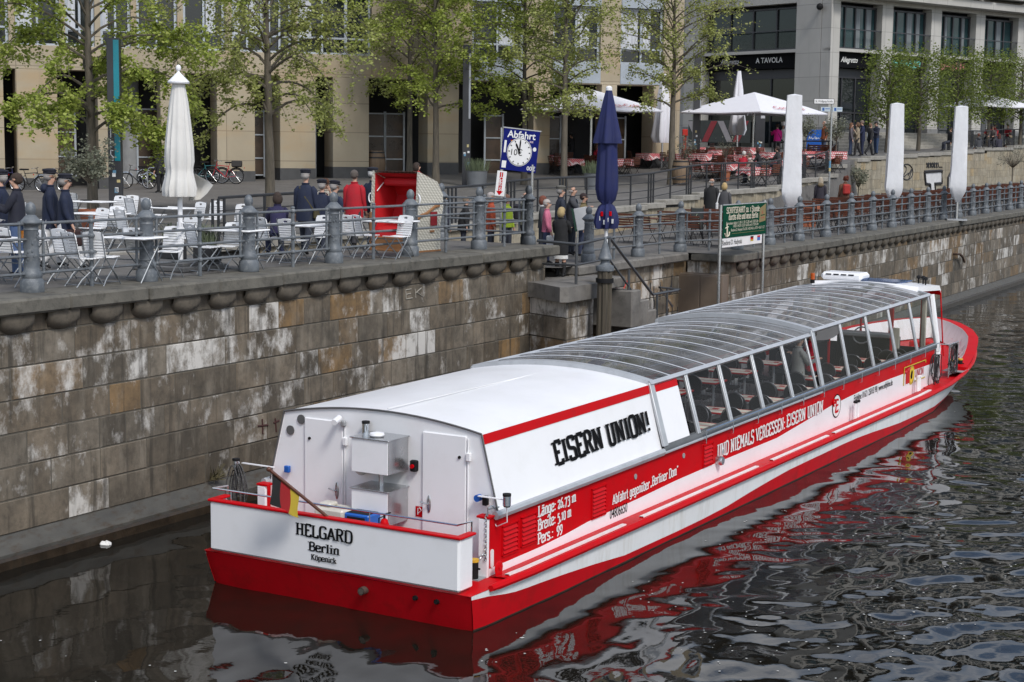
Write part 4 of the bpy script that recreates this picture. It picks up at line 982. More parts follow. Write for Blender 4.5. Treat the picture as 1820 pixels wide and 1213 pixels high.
# glass saloon: two roof sections
def section(y0, y1, ze0, ze1, hw, zc, nrib, posts, front):
    A_ = lambda y: arch(hw, lerp(ze0, ze1, (y-y0)/(y1-y0)), lerp(ze0, ze1, (y-y0)/(y1-y0))+zc, 18)
    bx0 = 2.0
    sill = lambda y: 1.47+.006*(y-6)
    # side windows, each pane its own part
    for s in (1, -1):
        for a, b in zip(posts[:-1], posts[1:]):
            panel = (not front) and a == posts[0]
            mb = MB(); q = []
            pm_ = lerp(a, b, .78) if panel else b
            for y in (a+.04, pm_-.04): q.append((s*(bx0-.01), y, sill(y)+.02)); q.append((s*(hw+.01), y, lerp(ze0,ze1,(y-y0)/(y1-y0))-.06))
            if panel:
                mb.quad(q[0], q[2], q[3], q[1]); o_ = bp(mb, 'blank_panel', WHT, smooth=False)
                mb = MB(); k1 = Vector(q[1]).lerp(Vector(q[0]), .12); k3 = Vector(q[3]).lerp(Vector(q[2]), .12); d_ = Vector((s*.004,0,0)); mb.quad(k1+d_, k3+d_, Vector(q[3])+d_, Vector(q[1])+d_); bp(mb, 'panel_stripe', RED, o_, smooth=False)
                mb = MB(); q = []
                for y in (pm_+.02, b-.03): q.append((s*(bx0-.01), y, sill(y)+.02)); q.append((s*(hw+.01), y, lerp(ze0,ze1,(y-y0)/(y1-y0))-.06))
            mb.quad(q[0], q[2], q[3], q[1]); bp(mb, 'side_window', SGLASS, smooth=False)
        for y in posts:
            mb = MB(); ze = lerp(ze0, ze1, (y-y0)/(y1-y0)); end = y in (posts[0], posts[-1])
            wv = .16 if (y == posts[0]) else .055
            for off in ((0,) if end else (-.035, .035)):
                mb.box((0,0,.5), (.05, wv if end else .05, 1.0), .006, Matrix(((1,0,s*(hw-bx0),s*bx0),(0,1,0,y+off+(wv/2-.03 if end and y == posts[0] else 0)),(0,0,ze-sill(y),sill(y)),(0,0,0,1))))
            bp(mb, 'window_post', ALU)
    # eaves, ribs, panes
    for s in (1, -1): mb = MB(); mb.tube([(s*hw, y0, ze0-.02), (s*hw, y1, ze1-.02)], [(.05,.055)]*2, 4); bp(mb, 'eave_beam', ALU)
    mb = MB(); A = A_(y0); w_ = .16
    mb.grid([[(x, y0-.02, z-.06) for x, z in A], [(x, y0-.02, z+.03) for x, z in A], [(x, y0+w_, z+.03) for x, z in A_(y0+w_)], [(x, y0+w_, z+.0) for x, z in A_(y0+w_)]], flip=False); bp(mb, 'roof_frame', ALU); mb = MB()
    mb.grid([[(x, y1-.05, z+.0) for x, z in A_(y1-.05)], [(x, y1-.05, z+.025) for x, z in A_(y1-.05)], [(x, y1, z+.025) for x, z in A_(y1)], [(x, y1, z-.06) for x, z in A_(y1)]], flip=False)
    bp(mb, 'roof_frame', ALU)
    yr = [lerp(y0+.1, y1, (k+1)/(nrib+1)) for k in range(nrib)]
    for y in yr:
        mb = MB(); mb.tube([(x*1.0, y, z+.012) for x, z in A_(y)], [(.010,.016)]*19, 6); bp(mb, 'roof_rib', RIBM)
    cuts = [y0+.1]+yr+[y1-.02]
    for a, b in zip(cuts[:-1], cuts[1:]):
        mb = MB(); mb.grid([[(x, a, z) for x, z in A_(a)], [(x, b, z) for x, z in A_(b)]], flip=False); bp(mb, 'roof_pane', RGLASS)
section(6.02, 13.62, 2.50, 2.575, 1.70, .19, 9, [6.02,7.42,8.85,10.4,11.95,13.3], False)
section(13.6, 22.1, 2.66, 2.77, 1.73, .20, 10, [13.6,15.3,17.0,18.65,20.3,21.9], True)
# sill band, handrails, bulkheads, floor
for s in (1, -1):
    mb = MB(); n = 10
    rows = [[(s*2.005, lerp(6.02,22,k/n), 1.345+.006*max(0,lerp(6.02,22,k/n)-5)), (s*2.01, lerp(6.02,22,k/n), 1.42+.006*(lerp(6.02,22,k/n)-6)), (s*2.0, lerp(6.02,22,k/n), 1.485+.006*(lerp(6.02,22,k/n)-6)), (s*1.93, lerp(6.02,22,k/n), 1.49+.006*(lerp(6.02,22,k/n)-6))] for k in range(n+1)]
    mb.grid(rows, 0, flip=(s > 0)); bp(mb, 'window_sill', ALUD, smooth=False)
    mb = MB(); a, b = 7.55, 21.9; mb.tube([(s*2.09, y, 1.50+.0062*(y-6)) for y in (a, 14, b)], .016, 6)
    for k in range(13):
        y = lerp(a, b, k/12); z = 1.50+.0062*(y-6); mb.tube([(s*2.09,y,z),(s*2.09,y,z-.22),(s*2.0,y,z-.23)], .008, 5)
    bp(mb, 'side_handrail', CHROME)
mb = MB(); mb.quad((-1.95,6.05,.55),(1.95,6.05,.55),(1.95,22.1,.55),(-1.95,22.1,.55)); bp(mb, 'cabin_floor', DKFLOOR, smooth=False)
mb = MB(); vs = [(x, 6.06, z) for x, z in [(-1.95,.55),(1.95,.55),(1.95,1.4)]]+[(x, 6.06, z-.05) for x, z in A1[::-1]]+[(-1.95,6.06,1.4)]; mb.add(vs, [tuple(range(len(vs)))]); bp(mb, 'bulkhead', pm('bulkhead_dark', (.08,.08,.085), .6), smooth=False)
# wheelhouse at the fore end
WH = pm('cream_panel', (.5,.47,.4), .5)
mb = MB()
for x in (-.45, 1.15): mb.box((x,21.0,1.65), (.07,.07,2.2), .01, mi=0)
mb.box((.35,21.0,2.72), (1.7,.07,.07), .01, mi=0); mb.box((1.25,21.0,1.3), (.2,.05,1.4), .01, mi=1)
for x in (.0, .75, 1.55): mb.box((x,22.12,1.95), (.05,.06,1.6), .01, mi=0)
mb.box((0,22.12,.95), (3.6,.06,.95), .01, mi=2)
for s in (1, -1): mb.box((s*1.62,22.1,1.95), (.12,.07,1.55), .02, mi=1)
bp(mb, 'wheelhouse_frame', [RED, WH, BLK])
mb = MB()
for a, b in ((-1.55,-.03),(.03,.72),(.78,1.52)): mb.quad((a,22.13,1.4),(b,22.13,1.4),(b*.98,22.13,2.66),(a*.98,22.13,2.66))
bp(mb, 'windscreen', SGLASS, smooth=False)
mb = MB(); mb.box((.35,21.7,1.2), (1.5,.5,1.0), .03, mi=0); mb.box((.35,21.45,1.74), (1.4,.45,.1), .02, Euler((R(-22),0,0)).to_matrix().to_4x4() if False else None, mi=1)
mb.tube([(.3+.22*math.cos(a),21.3+.05*math.sin(a),1.72+.2*math.sin(a)) for a in np.linspace(0,2*PI,16)[:-1]], .02, 5, closed=True, mi=1); bp(mb, 'helm_console', [BLK, GREY])
mb = MB(); mb.box((-.9,20.1,1.05), (.9,1.7,1.0), .02, mi=0); mb.box((-.9,20.1,1.57), (.96,1.76,.04), .01, mi=1); bp(mb, 'bar_counter', [BLK, BLK])
mb = MB(); mb.prism([(.5*math.cos(a), .3*math.sin(a)) for a in np.linspace(0,2*PI,24)[:-1]], .03, frame((.0,19.0,2.1),(1,.1,0),(0,0,1)), 0); bp(mb, 'oval_sign', pm('sign_pale', (.55,.53,.55), .5), smooth=False)
mb = MB()
rows = [[(x, y, 2.78+dz-.05*(x/1.3)**2) for x in (-1.3,-.6,.2,.9,1.45)] for y, dz in ((21.9,.05),(22.1,.22),(24.0,.12),(24.15,-.02))]
mb.grid(rows, 0, flip=False); rows2 = [[(x*1.01, y, 2.78+dz-.05*(x/1.3)**2-.12) for x in (-1.3,-.6,.2,.9,1.45)] for y, dz in ((21.9,.05),(22.1,.22),(24.0,.12),(24.15,-.02))]
mb.grid(rows2, 1, flip=True)
for j in (0, -1): mb.grid([[r_[j] for r_ in rows], [r_[j] for r_ in rows2]], 0, flip=(j == 0))
mb.grid([rows[-1], rows2[-1]], 1)
bp(mb, 'wheelhouse_roof', [WHT, RED])
mb = MB(); mb.quad((-.55,22.35,2.995),(.75,22.35,2.98),(.78,23.7,2.94),(-.55,23.7,2.955)); mb.box((.1,23.0,2.95), (1.4,1.5,.03), .005); bp(mb, 'solar_panel', pm('solar_blue', (.02,.07,.2), .15), smooth=False)
mb = MB(); mb.box((-.62,22.6,3.08), (1.1,.7,.2), .07)
for k in range(4): mb.box((-.95+.2*k,22.25,3.13), (.14,.02,.03), 0, mi=1)
bp(mb, 'roof_vent_unit', [WHT, BLK])
mb = MB(); mb.tube([(-1.25,21.9,2.9),(-1.25,21.9,3.0)], .06, 10, mi=0); mb.tube([(-1.25,21.9,3.0),(-1.25,21.9,3.16)], .055, 10, mi=1); bp(mb, 'beacon', [BLK, pm('beacon_orange', (.5,.09,.01), .3)])
for x, y in ((1.1,23.7),(1.25,23.4),(.95,23.8)): mb = MB(); mb.tube([(x,y,2.85),(x,y,3.02)], .02, 6); mb.ell((x,y,3.05), (.06,.08,.05), 8, 5); bp(mb, 'searchlight', BLK)
mb = MB()
for s in (1, -1): mb.tube([(s*1.95,22.25,.62),(s*1.95,22.25,1.4),(s*1.72,22.3,2.75)], [(.08,.1)]*3, 8, mi=0); mb.tube([(s*1.6,24.1,1.0),(s*1.45,24.1,2.7)], .018, 6, mi=1)
bp(mb, 'fore_post', [WHT, RED])
# bow bulwark with broad red rim
mb = MB(); mb.cur = 0
yb = [y for y in ysn if y >= 23.3]
yb = [23.4]+[24,24.6,25.2,25.8,26.3,26.8,27.3,27.8,28.2,28.5,28.75,28.9]
def bulw(s):
    o_, i_, f_, dk = [], [], [], []
    for y in yb:
        bx, zr = rail(y); h = .12+.22*min(1,(y-23.4)/3); k = .9 if y < 28.4 else .6
        o_.append((s*bx, y, zr+.02)); f_.append((s*(bx+.06), y+.04, zr+h)); i_.append((s*max(0,bx-.2), y-.06*(y>27), zr+h+.01)); dk.append((s*max(0,bx-.42), y-.12*(y>27), ZR+.04+.35*(y-23)/6))
    return o_, f_, i_, dk
for s in (1, -1):
    o_, f_, i_, dk = bulw(s)
    mb.grid([o_, f_], 0, flip=(s < 0)); mb.grid([f_, i_], 0, flip=(s < 0)); mb.grid([i_, dk], 1, flip=(s < 0))
    mb.add([o_[0], f_[0], i_[0], dk[0]], [(0,1,2,3)[::-s]], 0)
bw = bp(mb, 'bow_bulwark', [RED, WHTD], angle=50)
mb = MB()
for s in (1, -1):
    for y in (24.3,25.2,26.0,26.8,27.5):
        bx, zr = rail(y); mb.add([(s*(bx-.2),y,zr+.25),(s*(bx-.42),y,zr+.02),(s*(bx-.6),y+.0,zr-.02),(s*(bx-.2),y,zr)], [(0,1,2,3)])
bp(mb, 'bulwark_rib', WHTD, bw, smooth=False)
mb = MB(); mb.box((.6,25.4,.95), (.5,.5,.16), .03); mb.box((1.0,25.0,.9), (.4,.35,.14), .03); mb.box((.4,26.3,1.0), (.6,.5,.2), .04); bp(mb, 'anchor_winch', RED)
for x, y in ((2.02,23.35),(2.15,23.7)): bollard(x, y, .74)
mb = MB(); mb.box((2.1,23.5,.735), (.5,.7,.02)); bp(mb, 'bollard_plate', GREY)
mb = MB()
mb.tube([(2.18,22.5,.66),(2.18,22.5,1.5),(2.18,23.3,1.5),(2.18,23.3,.7)], .018, 6); mb.tube([(2.18,22.5,1.5),(1.75,22.4,1.5),(1.75,22.4,.66)], .018, 6); mb.tube([(2.18,22.5,.78),(2.18,23.3,.8)], .012, 5)
for k in range(7): mb.tube([(2.18,22.6+.1*k,.72),(2.18,22.6+.1*k,1.5)], .009, 5)
bp(mb, 'bow_fence', STEEL)
for y in (15.45,15.62,20.05,20.2): 
    mb = MB(); mb.tube([(2.12,y,.62),(2.12,y,.95)], .035, 8, mi=0); mb.tube([(2.12,y,.95),(2.12,y,.985)], .05, 8, mi=1); mb.tube([(2.12,y,.965),(2.12,y+.08,.965)], .03, 6, mi=1); bp(mb, 'fender_post', [WHT, BLK if y < 18 else WHT])
# ---- loose things aboard
def coil(name, loc, label, n, rx, rz, mat, seed, sway=.06, plane='yz', r=.010):
    rg = random.Random(seed); mb = MB()
    for k in range(n):
        a = rx*rg.uniform(.35,1.1); b = rz*rg.uniform(.6,1.12); dx = rg.uniform(-sway,sway); dy = rg.uniform(-.05,.05); ph = rg.uniform(-.2,.2); pts = []
        for t_ in np.linspace(0, 2*PI, 22)[:-1]:
            u = a*math.sin(t_)*(1-.35*math.cos(t_)); v_ = -b+b*math.cos(t_)
            pts.append((dx+.02*math.sin(3*t_), dy+u, v_+.03*math.sin(2*t_+ph)) if plane == 'yz' else (dy+u, dx, v_))
        mb.tube(pts, r, 5, closed=True)
    o_ = mb.build(name, mat); o_.location = loc; return tag(o_, label, 'rope')
ROPE = pm('black_rope', (.022,.022,.024), .9, 0, .5, 40)
coil('rope_coil', (2.06,21.75,1.32), 'black rope coils hanging on the boat side beside the yellow framed crest', 9, .34, .40, ROPE, 1, .07)
coil('rope_coil', (2.22,22.85,1.48), 'dark rope hung over the small bow fence of the boat', 9, .3, .34, ROPE, 2, .05)
coil('rope_coil', (-2.36,.45,1.6), 'black and white rope hanks on the port stern lamp bracket', 9, .13, .36, pm('speckled_rope', (.06,.06,.06), .9, 0, .9, 60), 3, .08, 'xz')
for k_, lb_ in enumerate(('blue plastic bottle crate at the bottom of the stern deck stack', 'blue plastic bottle crate in the middle of the stern deck stack', 'blue plastic bottle crate topmost of the stack below the steel boxes')):
    mb = MB(); mb.box((.15,.06,.13), (.42,.3,.26), .02)
    for s in (-1, 1): mb.box((.15,.06+s*.156,.16), (.3,.012,.12), .004, mi=1)
    mb.box((.15,.06,.25), (.36,.24,.03), 0, mi=1)
    o = mb.build('bottle_crate', [BLU, BLK]); o.location = (.02*k_, 0, .515+.255*k_); tag(o, lb_, 'crate', 'stacked bottle crates on the stern')
ex = empty('fire_extinguisher', (.74,-.2,.98), 0, 'small red fire extinguisher standing at the stern rail of the boat', 'extinguisher')
mb = MB(); mb.lathe([(.0,0),(.06,0),(.065,.02),(.065,.26),(.045,.32),(.02,.34),(.0,.34)], 14); mb.build('cylinder', RED, ex)
mb = MB(); mb.tube([(0,0,.34),(0,0,.39)], .018, 6); mb.tube([(-.02,0,.39),(.1,0,.43)], .012, 5); mb.tube([(0,0,.37),(-.09,0,.33),(-.09,0,.1)], .01, 5); mb.build('valve', BLK, ex)
mb = MB(); mb.box((-.38,.2,.9), (.5,.35,.74), .03); mb.box((-.48,.18,1.3), (.2,.2,.06), .02)
o = mb.build('pump_unit', pm('cream_plastic', (.6,.57,.5), .4)); tag(o, 'cream white machine box on the stern deck behind the flagstaff', 'machine')
# tables and chairs inside the saloon
TTOP = pm('table_cream', (.72,.67,.57), .5); 
tr_ = empty('boat_table'); tag(tr_, 'x', 'table', 'cream tables inside the boat')
mb = MB(); mb.box((0,0,.74), (1.2,.62,.03), .008, mi=0)
for s in (1,-1): mb.box((s*.601,0,.741), (.012,.64,.036), .005, mi=1); mb.box((0,s*.315,.741), (1.2,.012,.036), .005, mi=1)
mb.box((0,0,.7562), (1.18,.03,.003), 0, mi=1)
for x, y in ((-.35,.12),(.1,-.14),(.45,.1)): mb.box((x,y,.758), (.12,.1,.008), .003, mi=1)
mb.build('tabletop', [TTOP, RED], tr_)
for s in (1,-1): mb = MB(); mb.tube([(s*.42,0,.0),(s*.42,0,.73)], .03, 8); mb.box((s*.42,0,.015), (.1,.5,.03), .01); mb.build('table_leg', ALU, tr_)
PT = Proto(tr_)
ch = empty('boat_chair'); tag(ch, 'x', 'chair', 'black round backed chairs inside the boat')
mb = MB(); mb.box((0,.02,.46), (.44,.42,.06), .03); mb.build('seat', BLK, ch)
mb = MB(); pts = [(.21*math.cos(a)*(1 if math.sin(a) > 0 else .9), .23*math.sin(a)) for a in np.linspace(0,2*PI,22)[:-1]]
mb.prism(pts, .035, frame((0,-.235,.74),(1,0,0),(0,-.18,1))); bk = mb.build('backrest', BLK, ch)
mb = MB(); mb.tube([(x*1.04, -.238-.018-.18*y, .74+y*1.04) for x, y in pts], .011, 5, closed=True); mb.build('back_rim', pm('dark_chrome', (.12,.12,.13), .35, .6), bk)
for x in (-.18,.18):
    mb = MB(); mb.tube([(x,-.2,.46),(x,-.24,.0)], .011, 5); mb.build('leg', STEEL, ch); mb = MB(); mb.tube([(x,.2,.44),(x,.22,.0)], .011, 5); mb.build('leg', STEEL, ch)
PCH = Proto(ch)
rb = random.Random(5)
for side in (1,-1):
    for k in range(8):
        y = 7.3+1.78*k
        if y > 20 or (side < 0 and y > 18.4): continue
        PT.place((side*1.15, y, .555), rb.uniform(-.02,.02))
        for dy, rz in ((-.58,0),(.58,PI)):
            for dx in (-.3,.3):
                if rb.random() < .93: PCH.place((side*1.15+dx+rb.uniform(-.04,.04), y+dy+rb.uniform(-.04,.06), .555), rz+rb.uniform(-.15,.15))
for x, y in ((1.5,20.25),(1.2,20.5)): PCH.place((x, y, .555), .3)
ordlabels(PT.all, 'cream and red table inside the boat, # from the left among the boat tables', .75)
ordlabels(PCH.all, 'black round backed chair inside the glazed boat saloon, # from the left')
for i, o in enumerate(sorted(PCH.all, key=lambda o: pix((o.location.x, o.location.y, o.location.z+.5))[0])):
    if i >= 40: o['label'] = 'black round backed chair inside the glazed boat saloon, %s from the right' % ORD[len(PCH.all)-1-i]
# ------------------------------------------------------------------ sandstone office building on the left
def stonemat(name, a, b, joint, bw, bh, orange=None, ux=.62, uy=.785):
    m_, t = newmat(name); v = t.obj(); sp = t.n('ShaderNodeSeparateXYZ', {'Vector': v}); cx_ = t.n('ShaderNodeCombineXYZ', {'X': t.math('ADD', t.math('MULTIPLY', sp.outputs[0], ux), t.math('MULTIPLY', sp.outputs[1], uy)), 'Y': sp.outputs[2]})
    br = t.n('ShaderNodeTexBrick', {'Vector': cx_.outputs[0], 'Scale': 1.0, 'Mortar Size': .016, 'Mortar Smooth': .1, 'Brick Width': bw, 'Row Height': bh, 'Color1': (*a,1), 'Color2': (*b,1), 'Mortar': (*joint,1)}, offset=.0)
    c = t.mix(t.ramp(t.noise(.7, 6, v), [(.35,(0,0,0)),(.75,(.5,)*3)]), br.outputs[0], tuple(.8*q for q in a))
    if orange: c = t.mix(t.ramp(t.noise(.5, 5, t.obj((.6,.6,1.6))), [(.5,(0,0,0)),(.7,(.6,)*3)]), c, orange)
    c = t.mix(t.ramp(t.noise(1.5, 7, t.obj((2,2,.3))), [(.55,(0,0,0)),(.8,(.3,)*3)]), c, tuple(.55*q for q in a))
    t.l(c, t.b.inputs['Base Color']); t.b.inputs['Roughness'].default_value = .8
    return m_
SAND = stonemat('sandstone', (.36,.305,.215), (.42,.36,.26), (.17,.14,.10), 2.3, 1.35, (.40,.28,.15))
PALEG = stonemat('grey_limestone', (.43,.42,.39), (.47,.46,.43), (.22,.215,.2), 2.6, 1.55, None, .36, .933)
DKPL = pm('dark_plinth', (.06,.06,.06), .6, 0, .2)
DARKG = pm('dark_interior', (.008,.008,.009), .6, 0, .5)
FRAME = pm('window_metal', (.42,.46,.5), .4, .2, .06); FRAMED = pm('dark_frame', (.045,.045,.05), .45, .2, .1)
PANEL = pm('blue_grey_panel', (.34,.38,.42), .4, .1, .06)
CURT = pm('curtain', (.5,.52,.55), .8, 0, .25, 3, stretch=(6,6,.4))
m_ = bpy.data.materials.new('facade_glass'); m_.use_nodes = True; t = NT(m_); t.b.inputs['Base Color'].default_value = (.012,.016,.018,1); t.b.inputs['Roughness'].default_value = .04; t.b.inputs['Specular IOR Level'].default_value = .6; FGLASS = m_
m_ = bpy.data.materials.new('teal_glass'); m_.use_nodes = True; t = NT(m_); t.b.inputs['Base Color'].default_value = (.02,.05,.055,1); t.b.inputs['Roughness'].default_value = .05; TGLASS = m_
FA = Vector((-41.0, 34.0, 0)); FD = Vector((.62, .785, 0)).normalized(); FN = Vector((FD.y, -FD.x, 0))     # facade origin, direction, outward normal
def ft(px):
    """distance along the facade seen at photo column px"""
    d = Vector(ray(px, 250)); d.z = 0; o_ = Vector((CAMPOS[0], CAMPOS[1], 0)); t_ = (FA-o_).dot(FN)/d.dot(FN); return (o_+d*t_-FA).dot(FD)
def FM(z=0): return Matrix(((FD.x, FN.x, 0, FA.x), (FD.y, FN.y, 0, FA.y), (0,0,1,z), (0,0,0,1)))   # local: x along, y outward, z up
ob = empty('office_building', tuple(FA+Vector((0,0,4))), 0, 'sandstone office building with square pillars and blue grey window bays', 'building')
def op(mb, name, mats, parent=None, **k):
    o_ = mb.build(name, mats, **k)
    return wpart(o_, ob) if parent is None else (setpar(o_, parent), o_)[1]
def sub(o_, par): setpar(o_, par); return o_
F = FM()
ZB0, ZB1 = 9.3, 10.35
def gz(t_): p = FA+FD*t_; return zg(p.x, p.y)
TE = ft(1211)
# body: deep dark core, band, upper wall with openings
mb = MB()
mb.box((lerp(-30,TE,.5), -9, 17.2), (TE+30, 11, 27), 0, F, mi=0)          # core
ow = op(mb, 'core', [DARKG], smooth=False)
mb = MB(); mb.box((lerp(-30,TE,.5), -.6, (ZB0+ZB1)/2), (TE+30, 1.2, ZB1-ZB0), .02, F); op(mb, 'band', SAND)
mb = MB(); mb.box((lerp(-30,TE,.5), -4.0, 6.4), (TE+30, .1, 6), 0, F); op(mb, 'recessed_front', FGLASS, smooth=False)
pill = [(-170,-95),(-62,8),(30,114),(175,218),(286,330),(386,458),(498,561),(592,656),(760,815),(948,977),(1068,1095),(1160,1206)]
for a, b in pill:
    t0, t1 = ft(a), ft(b); w_ = min(1.75, t1-t0); tm = (t0+t1)/2; zb = gz(tm)
    mb = MB(); mb.box((t0+w_/2, -w_*.45, (zb+ZB0)/2+.2), (w_, w_*.9, ZB0-zb-.4), .015, F, mi=0); mb.box((t0+w_/2, -w_*.45, zb+.15), (w_+.02, w_*.9+.02, .75), .01, F, mi=1)
    op(mb, 'pillar', [SAND, DKPL])
# ground floor glazing frames and columns behind
tg = ft(-40)
mb = MB()
while tg < TE:
    mb.box((tg, -3.9, 6.7), (.09, .1, 5.2), 0, F); tg += 1.35
mb.box((lerp(-30,TE,.5), -3.88, 8.0), (TE+30, .1, .12), 0, F); op(mb, 'shopfront_frame', FRAME, smooth=False)
mb = MB(); tcol = ft(243); mb.tube([F @ Vector((tcol,-2.6,3.9)), F @ Vector((tcol,-2.6,9.4))], .52, 20); op(mb, 'round_column', GREY)
for px_ in (124, 276, 470, 563, 690, 725, 905, 1010, 1128):
    td = ft(px_); mb = MB(); mb.box((td, -2.2, 6.2), (.95,.06,3.1), 0, F, mi=1)
    for q in (-.48,.48): mb.box((td+q,-2.16,6.2), (.09,.09,3.2), 0, F)
    for z in (4.7,5.5,6.6,7.7): mb.box((td,-2.15,z), (.95,.06,.06), 0, F)
    op(mb, 'entrance_door', [FRAME, pm('door_glow', (.05,.032,.02), .3, 0, .6, 1.5)], smooth=False)
# restaurant lettering of ground floor is hidden by leaves; upper storeys
bays = [(-150,-70),(-60,20),(32,110),(120,172),(182,236),(246,318),(328,402),(414,470),(478,520),(530,660),(838,930),(981,1065),(1100,1176)]
NF = 5
for k in range(NF):
    zs = ZB1+k*3.75; zt = zs+2.75
    mb = MB(); edges = [-30.]+[q for a, b in bays for q in (ft(a), ft(b))]+[TE]
    for i in range(0, len(edges), 2):
        a, b = edges[i], edges[i+1]
        if b-a > .02: mb.box(((a+b)/2, -.3, (zs+zt)/2), (b-a, .56, zt-zs+.004), 0, F)
    mb.box((lerp(-30,TE,.5), -.3, zt+.5), (TE+30, .6, 1.0), .01, F); op(mb, 'upper_wall', SAND, smooth=False)
    for i, (a, b) in enumerate(bays):
        t0, t1 = ft(a), ft(b); low = zs-1.05 if (a > 800 and k == 0) else zs
        mb = MB(); mb.box(((t0+t1)/2, -.32, (zs+zt)/2), (t1-t0, .06, zt-zs), 0, F, mi=0)
        wn_ = op(mb, 'window', [FGLASS], smooth=False)
        mb = MB(); n = max(2, round((t1-t0)/1.1))
        for j in range(n+1): mb.box((lerp(t0+.06,t1-.06,j/n), -.26, (zs+zt)/2), (.1 if j % 2 else .14, .16, zt-zs), .006, F)
        for z in (zs+.05, zs+.75, zt-.05): mb.box(((t0+t1)/2, -.25, z), (t1-t0, .1, .09), .006, F)
        f_ = mb.build('frame', FRAME); sub(f_, wn_)
        mb = MB(); rr = random.Random(i*7+k)
        for j in range(n):
            if rr.random() < (.75 if a > 800 else .45):
                x0 = lerp(t0,t1,j/n)+.12; x1 = lerp(t0,t1,(j+1)/n)-.1; x1 = lerp(x0,x1,rr.uniform(.45,1)); mb.box(((x0+x1)/2, -.285, (zs+zt)/2+.3), (x1-x0, .012, zt-zs-.7), 0, F)
        if mb.v: f_ = mb.build('curtain', CURT, smooth=False); sub(f_, wn_)
        if a > 800:
            mb = MB(); mb.box(((t0+t1)/2, -.1, zs-.5), (t1-t0, .26, 1.0), .01, F); f_ = mb.build('spandrel', PANEL); sub(f_, wn_)
mb = MB(); mb.box((lerp(-30,TE,.5), -5.5, 30.0), (TE+30.2, 11, .5), .02, F); op(mb, 'roof', PANEL)
mb = MB(); mb.box((TE-.1, -6, 16.8), (.2, 11.5, 26.6), 0, F); op(mb, 'side_wall', SAND, smooth=False)

# ------------------------------------------------------------------ grey corner building on the right
GC = Vector((-22.8, 83.8, 0)); G1 = Vector((.36,.933,0)).normalized(); G2 = Vector((-.933,.36,0)).normalized()    # corner, right face direction, left face direction
def GMr(): return Matrix(((G1.x, G1.y, 0, GC.x), (G1.y, -G1.x, 0, GC.y), (0,0,1,0), (0,0,0,1)))       # x along, y outward
def GMl(): return Matrix(((G2.x, -G1.x, 0, GC.x), (G2.y, -G1.y, 0, GC.y), (0,0,1,0), (0,0,0,1)))
cb = empty('corner_building', tuple(GC+Vector((0,0,6.2))), 0, 'pale grey corner building with dark shopfronts and glass balcony windows', 'building')
def cp_(mb, name, mats, **k): return wpart(mb.build(name, mats, **k), cb)
def gt(px, Mx, dirv, nrm):
    d = Vector(ray(px, 200)); d.z = 0; o_ = Vector((CAMPOS[0], CAMPOS[1], 0)); t_ = (GC-o_).dot(nrm)/d.dot(nrm); return (o_+d*t_-GC).dot(dirv)
NR = Vector((G1.y, -G1.x, 0)); NL = -G1
gr_ = lambda px: gt(px, None, G1, NR); gl_ = lambda px: gt(px, None, G2, NL)
MR, ML = GMr(), GMl()
def Ll_x(): return gl_(1214)
mb = MB(); mb.box((Ll_x()+2.2, -.9, 17.5), (6, .6, 26), 0, ML); cp_(mb, 'link_wall', PALEG, smooth=False)
mb = MB(); mb.box((75, -8, 17), (70, 12, 26), 0, MR, mi=0)
for k in range(5): mb.box((75, -1.97, 9+4.2*k), (68, .1, 2.4), 0, MR, mi=1)
cp_(mb, 'added_unseen_wing', [PALEG, FGLASS], smooth=False)  # unseen wing, added only to darken the reflections in the water
mb = MB(); mb.box((22, -8, 18), (38, 13, 25), 0, MR); cp_(mb, 'core', DARKG, smooth=False)
mb = MB(); mb.box((7.2, -2.3, 18), (11.6, 2, 25), 0, ML); cp_(mb, 'core', DARKG, smooth=False)
ZG = 5.7; ZS0, ZS1 = 12.7, 15.7; ZL0, ZL1 = 11.5, 12.5
Lr = 40; Ll = gl_(1214)
rcol = [(gr_(1464), gr_(1488)), (gr_(1562), gr_(1581)), (gr_(1649), gr_(1667)), (gr_(1728), gr_(1744))]
st_ = rcol[3][0]-rcol[2][0]
while rcol[-1][1] < Lr: rcol.append((rcol[-1][0]+st_, rcol[-1][1]+st_))
rcol[0] = (0, rcol[0][1])
mb = MB()
for a, b in rcol: mb.box(((a+b)/2, -.4, (ZG+30)/2), (b-a, .8, 30-ZG), .01, MR, mi=0)
lx = [(0, gl_(1410)), (gl_(1245), Ll)]
mb.box(((lx[0][0]+lx[0][1])/2+.42, -.4, (ZG+30)/2), (lx[0][1]-lx[0][0]-.84, .8, 30-ZG), .01, ML, mi=0)
mb.box(((lx[1][0]+lx[1][1])/2, -.4, (ZG+30)/2), (lx[1][1]-lx[1][0], .8, 30-ZG), .01, ML, mi=0)
cp_(mb, 'pier', PALEG)
mb = MB()
for k in range(4):
    z0 = ZL1 if k == 0 else ZS1+(k-1)*3.9+ .0; z1 = ZS0 if k == 0 else z0+1.05
    mb.box((Lr/2, -.36, (z0+z1)/2), (Lr, .7, z1-z0), 0, MR); mb.box(((lx[0][1]+lx[1][0])/2, -.36, (z0+z1)/2), (lx[1][0]-lx[0][1], .7, z1-z0), 0, ML)
cp_(mb, 'spandrel_band', PALEG, smooth=False)
mb = MB(); mb.box((Lr/2+.1, -.38, ZG+.9), (Lr, .82, 2.1), 0, MR, mi=0)
for q in (lx[0], lx[1]): mb.box(((q[0]+q[1])/2, -.38, ZG+.9), (q[1]-q[0]+.02, .83, 2.1), 0, ML, mi=0)
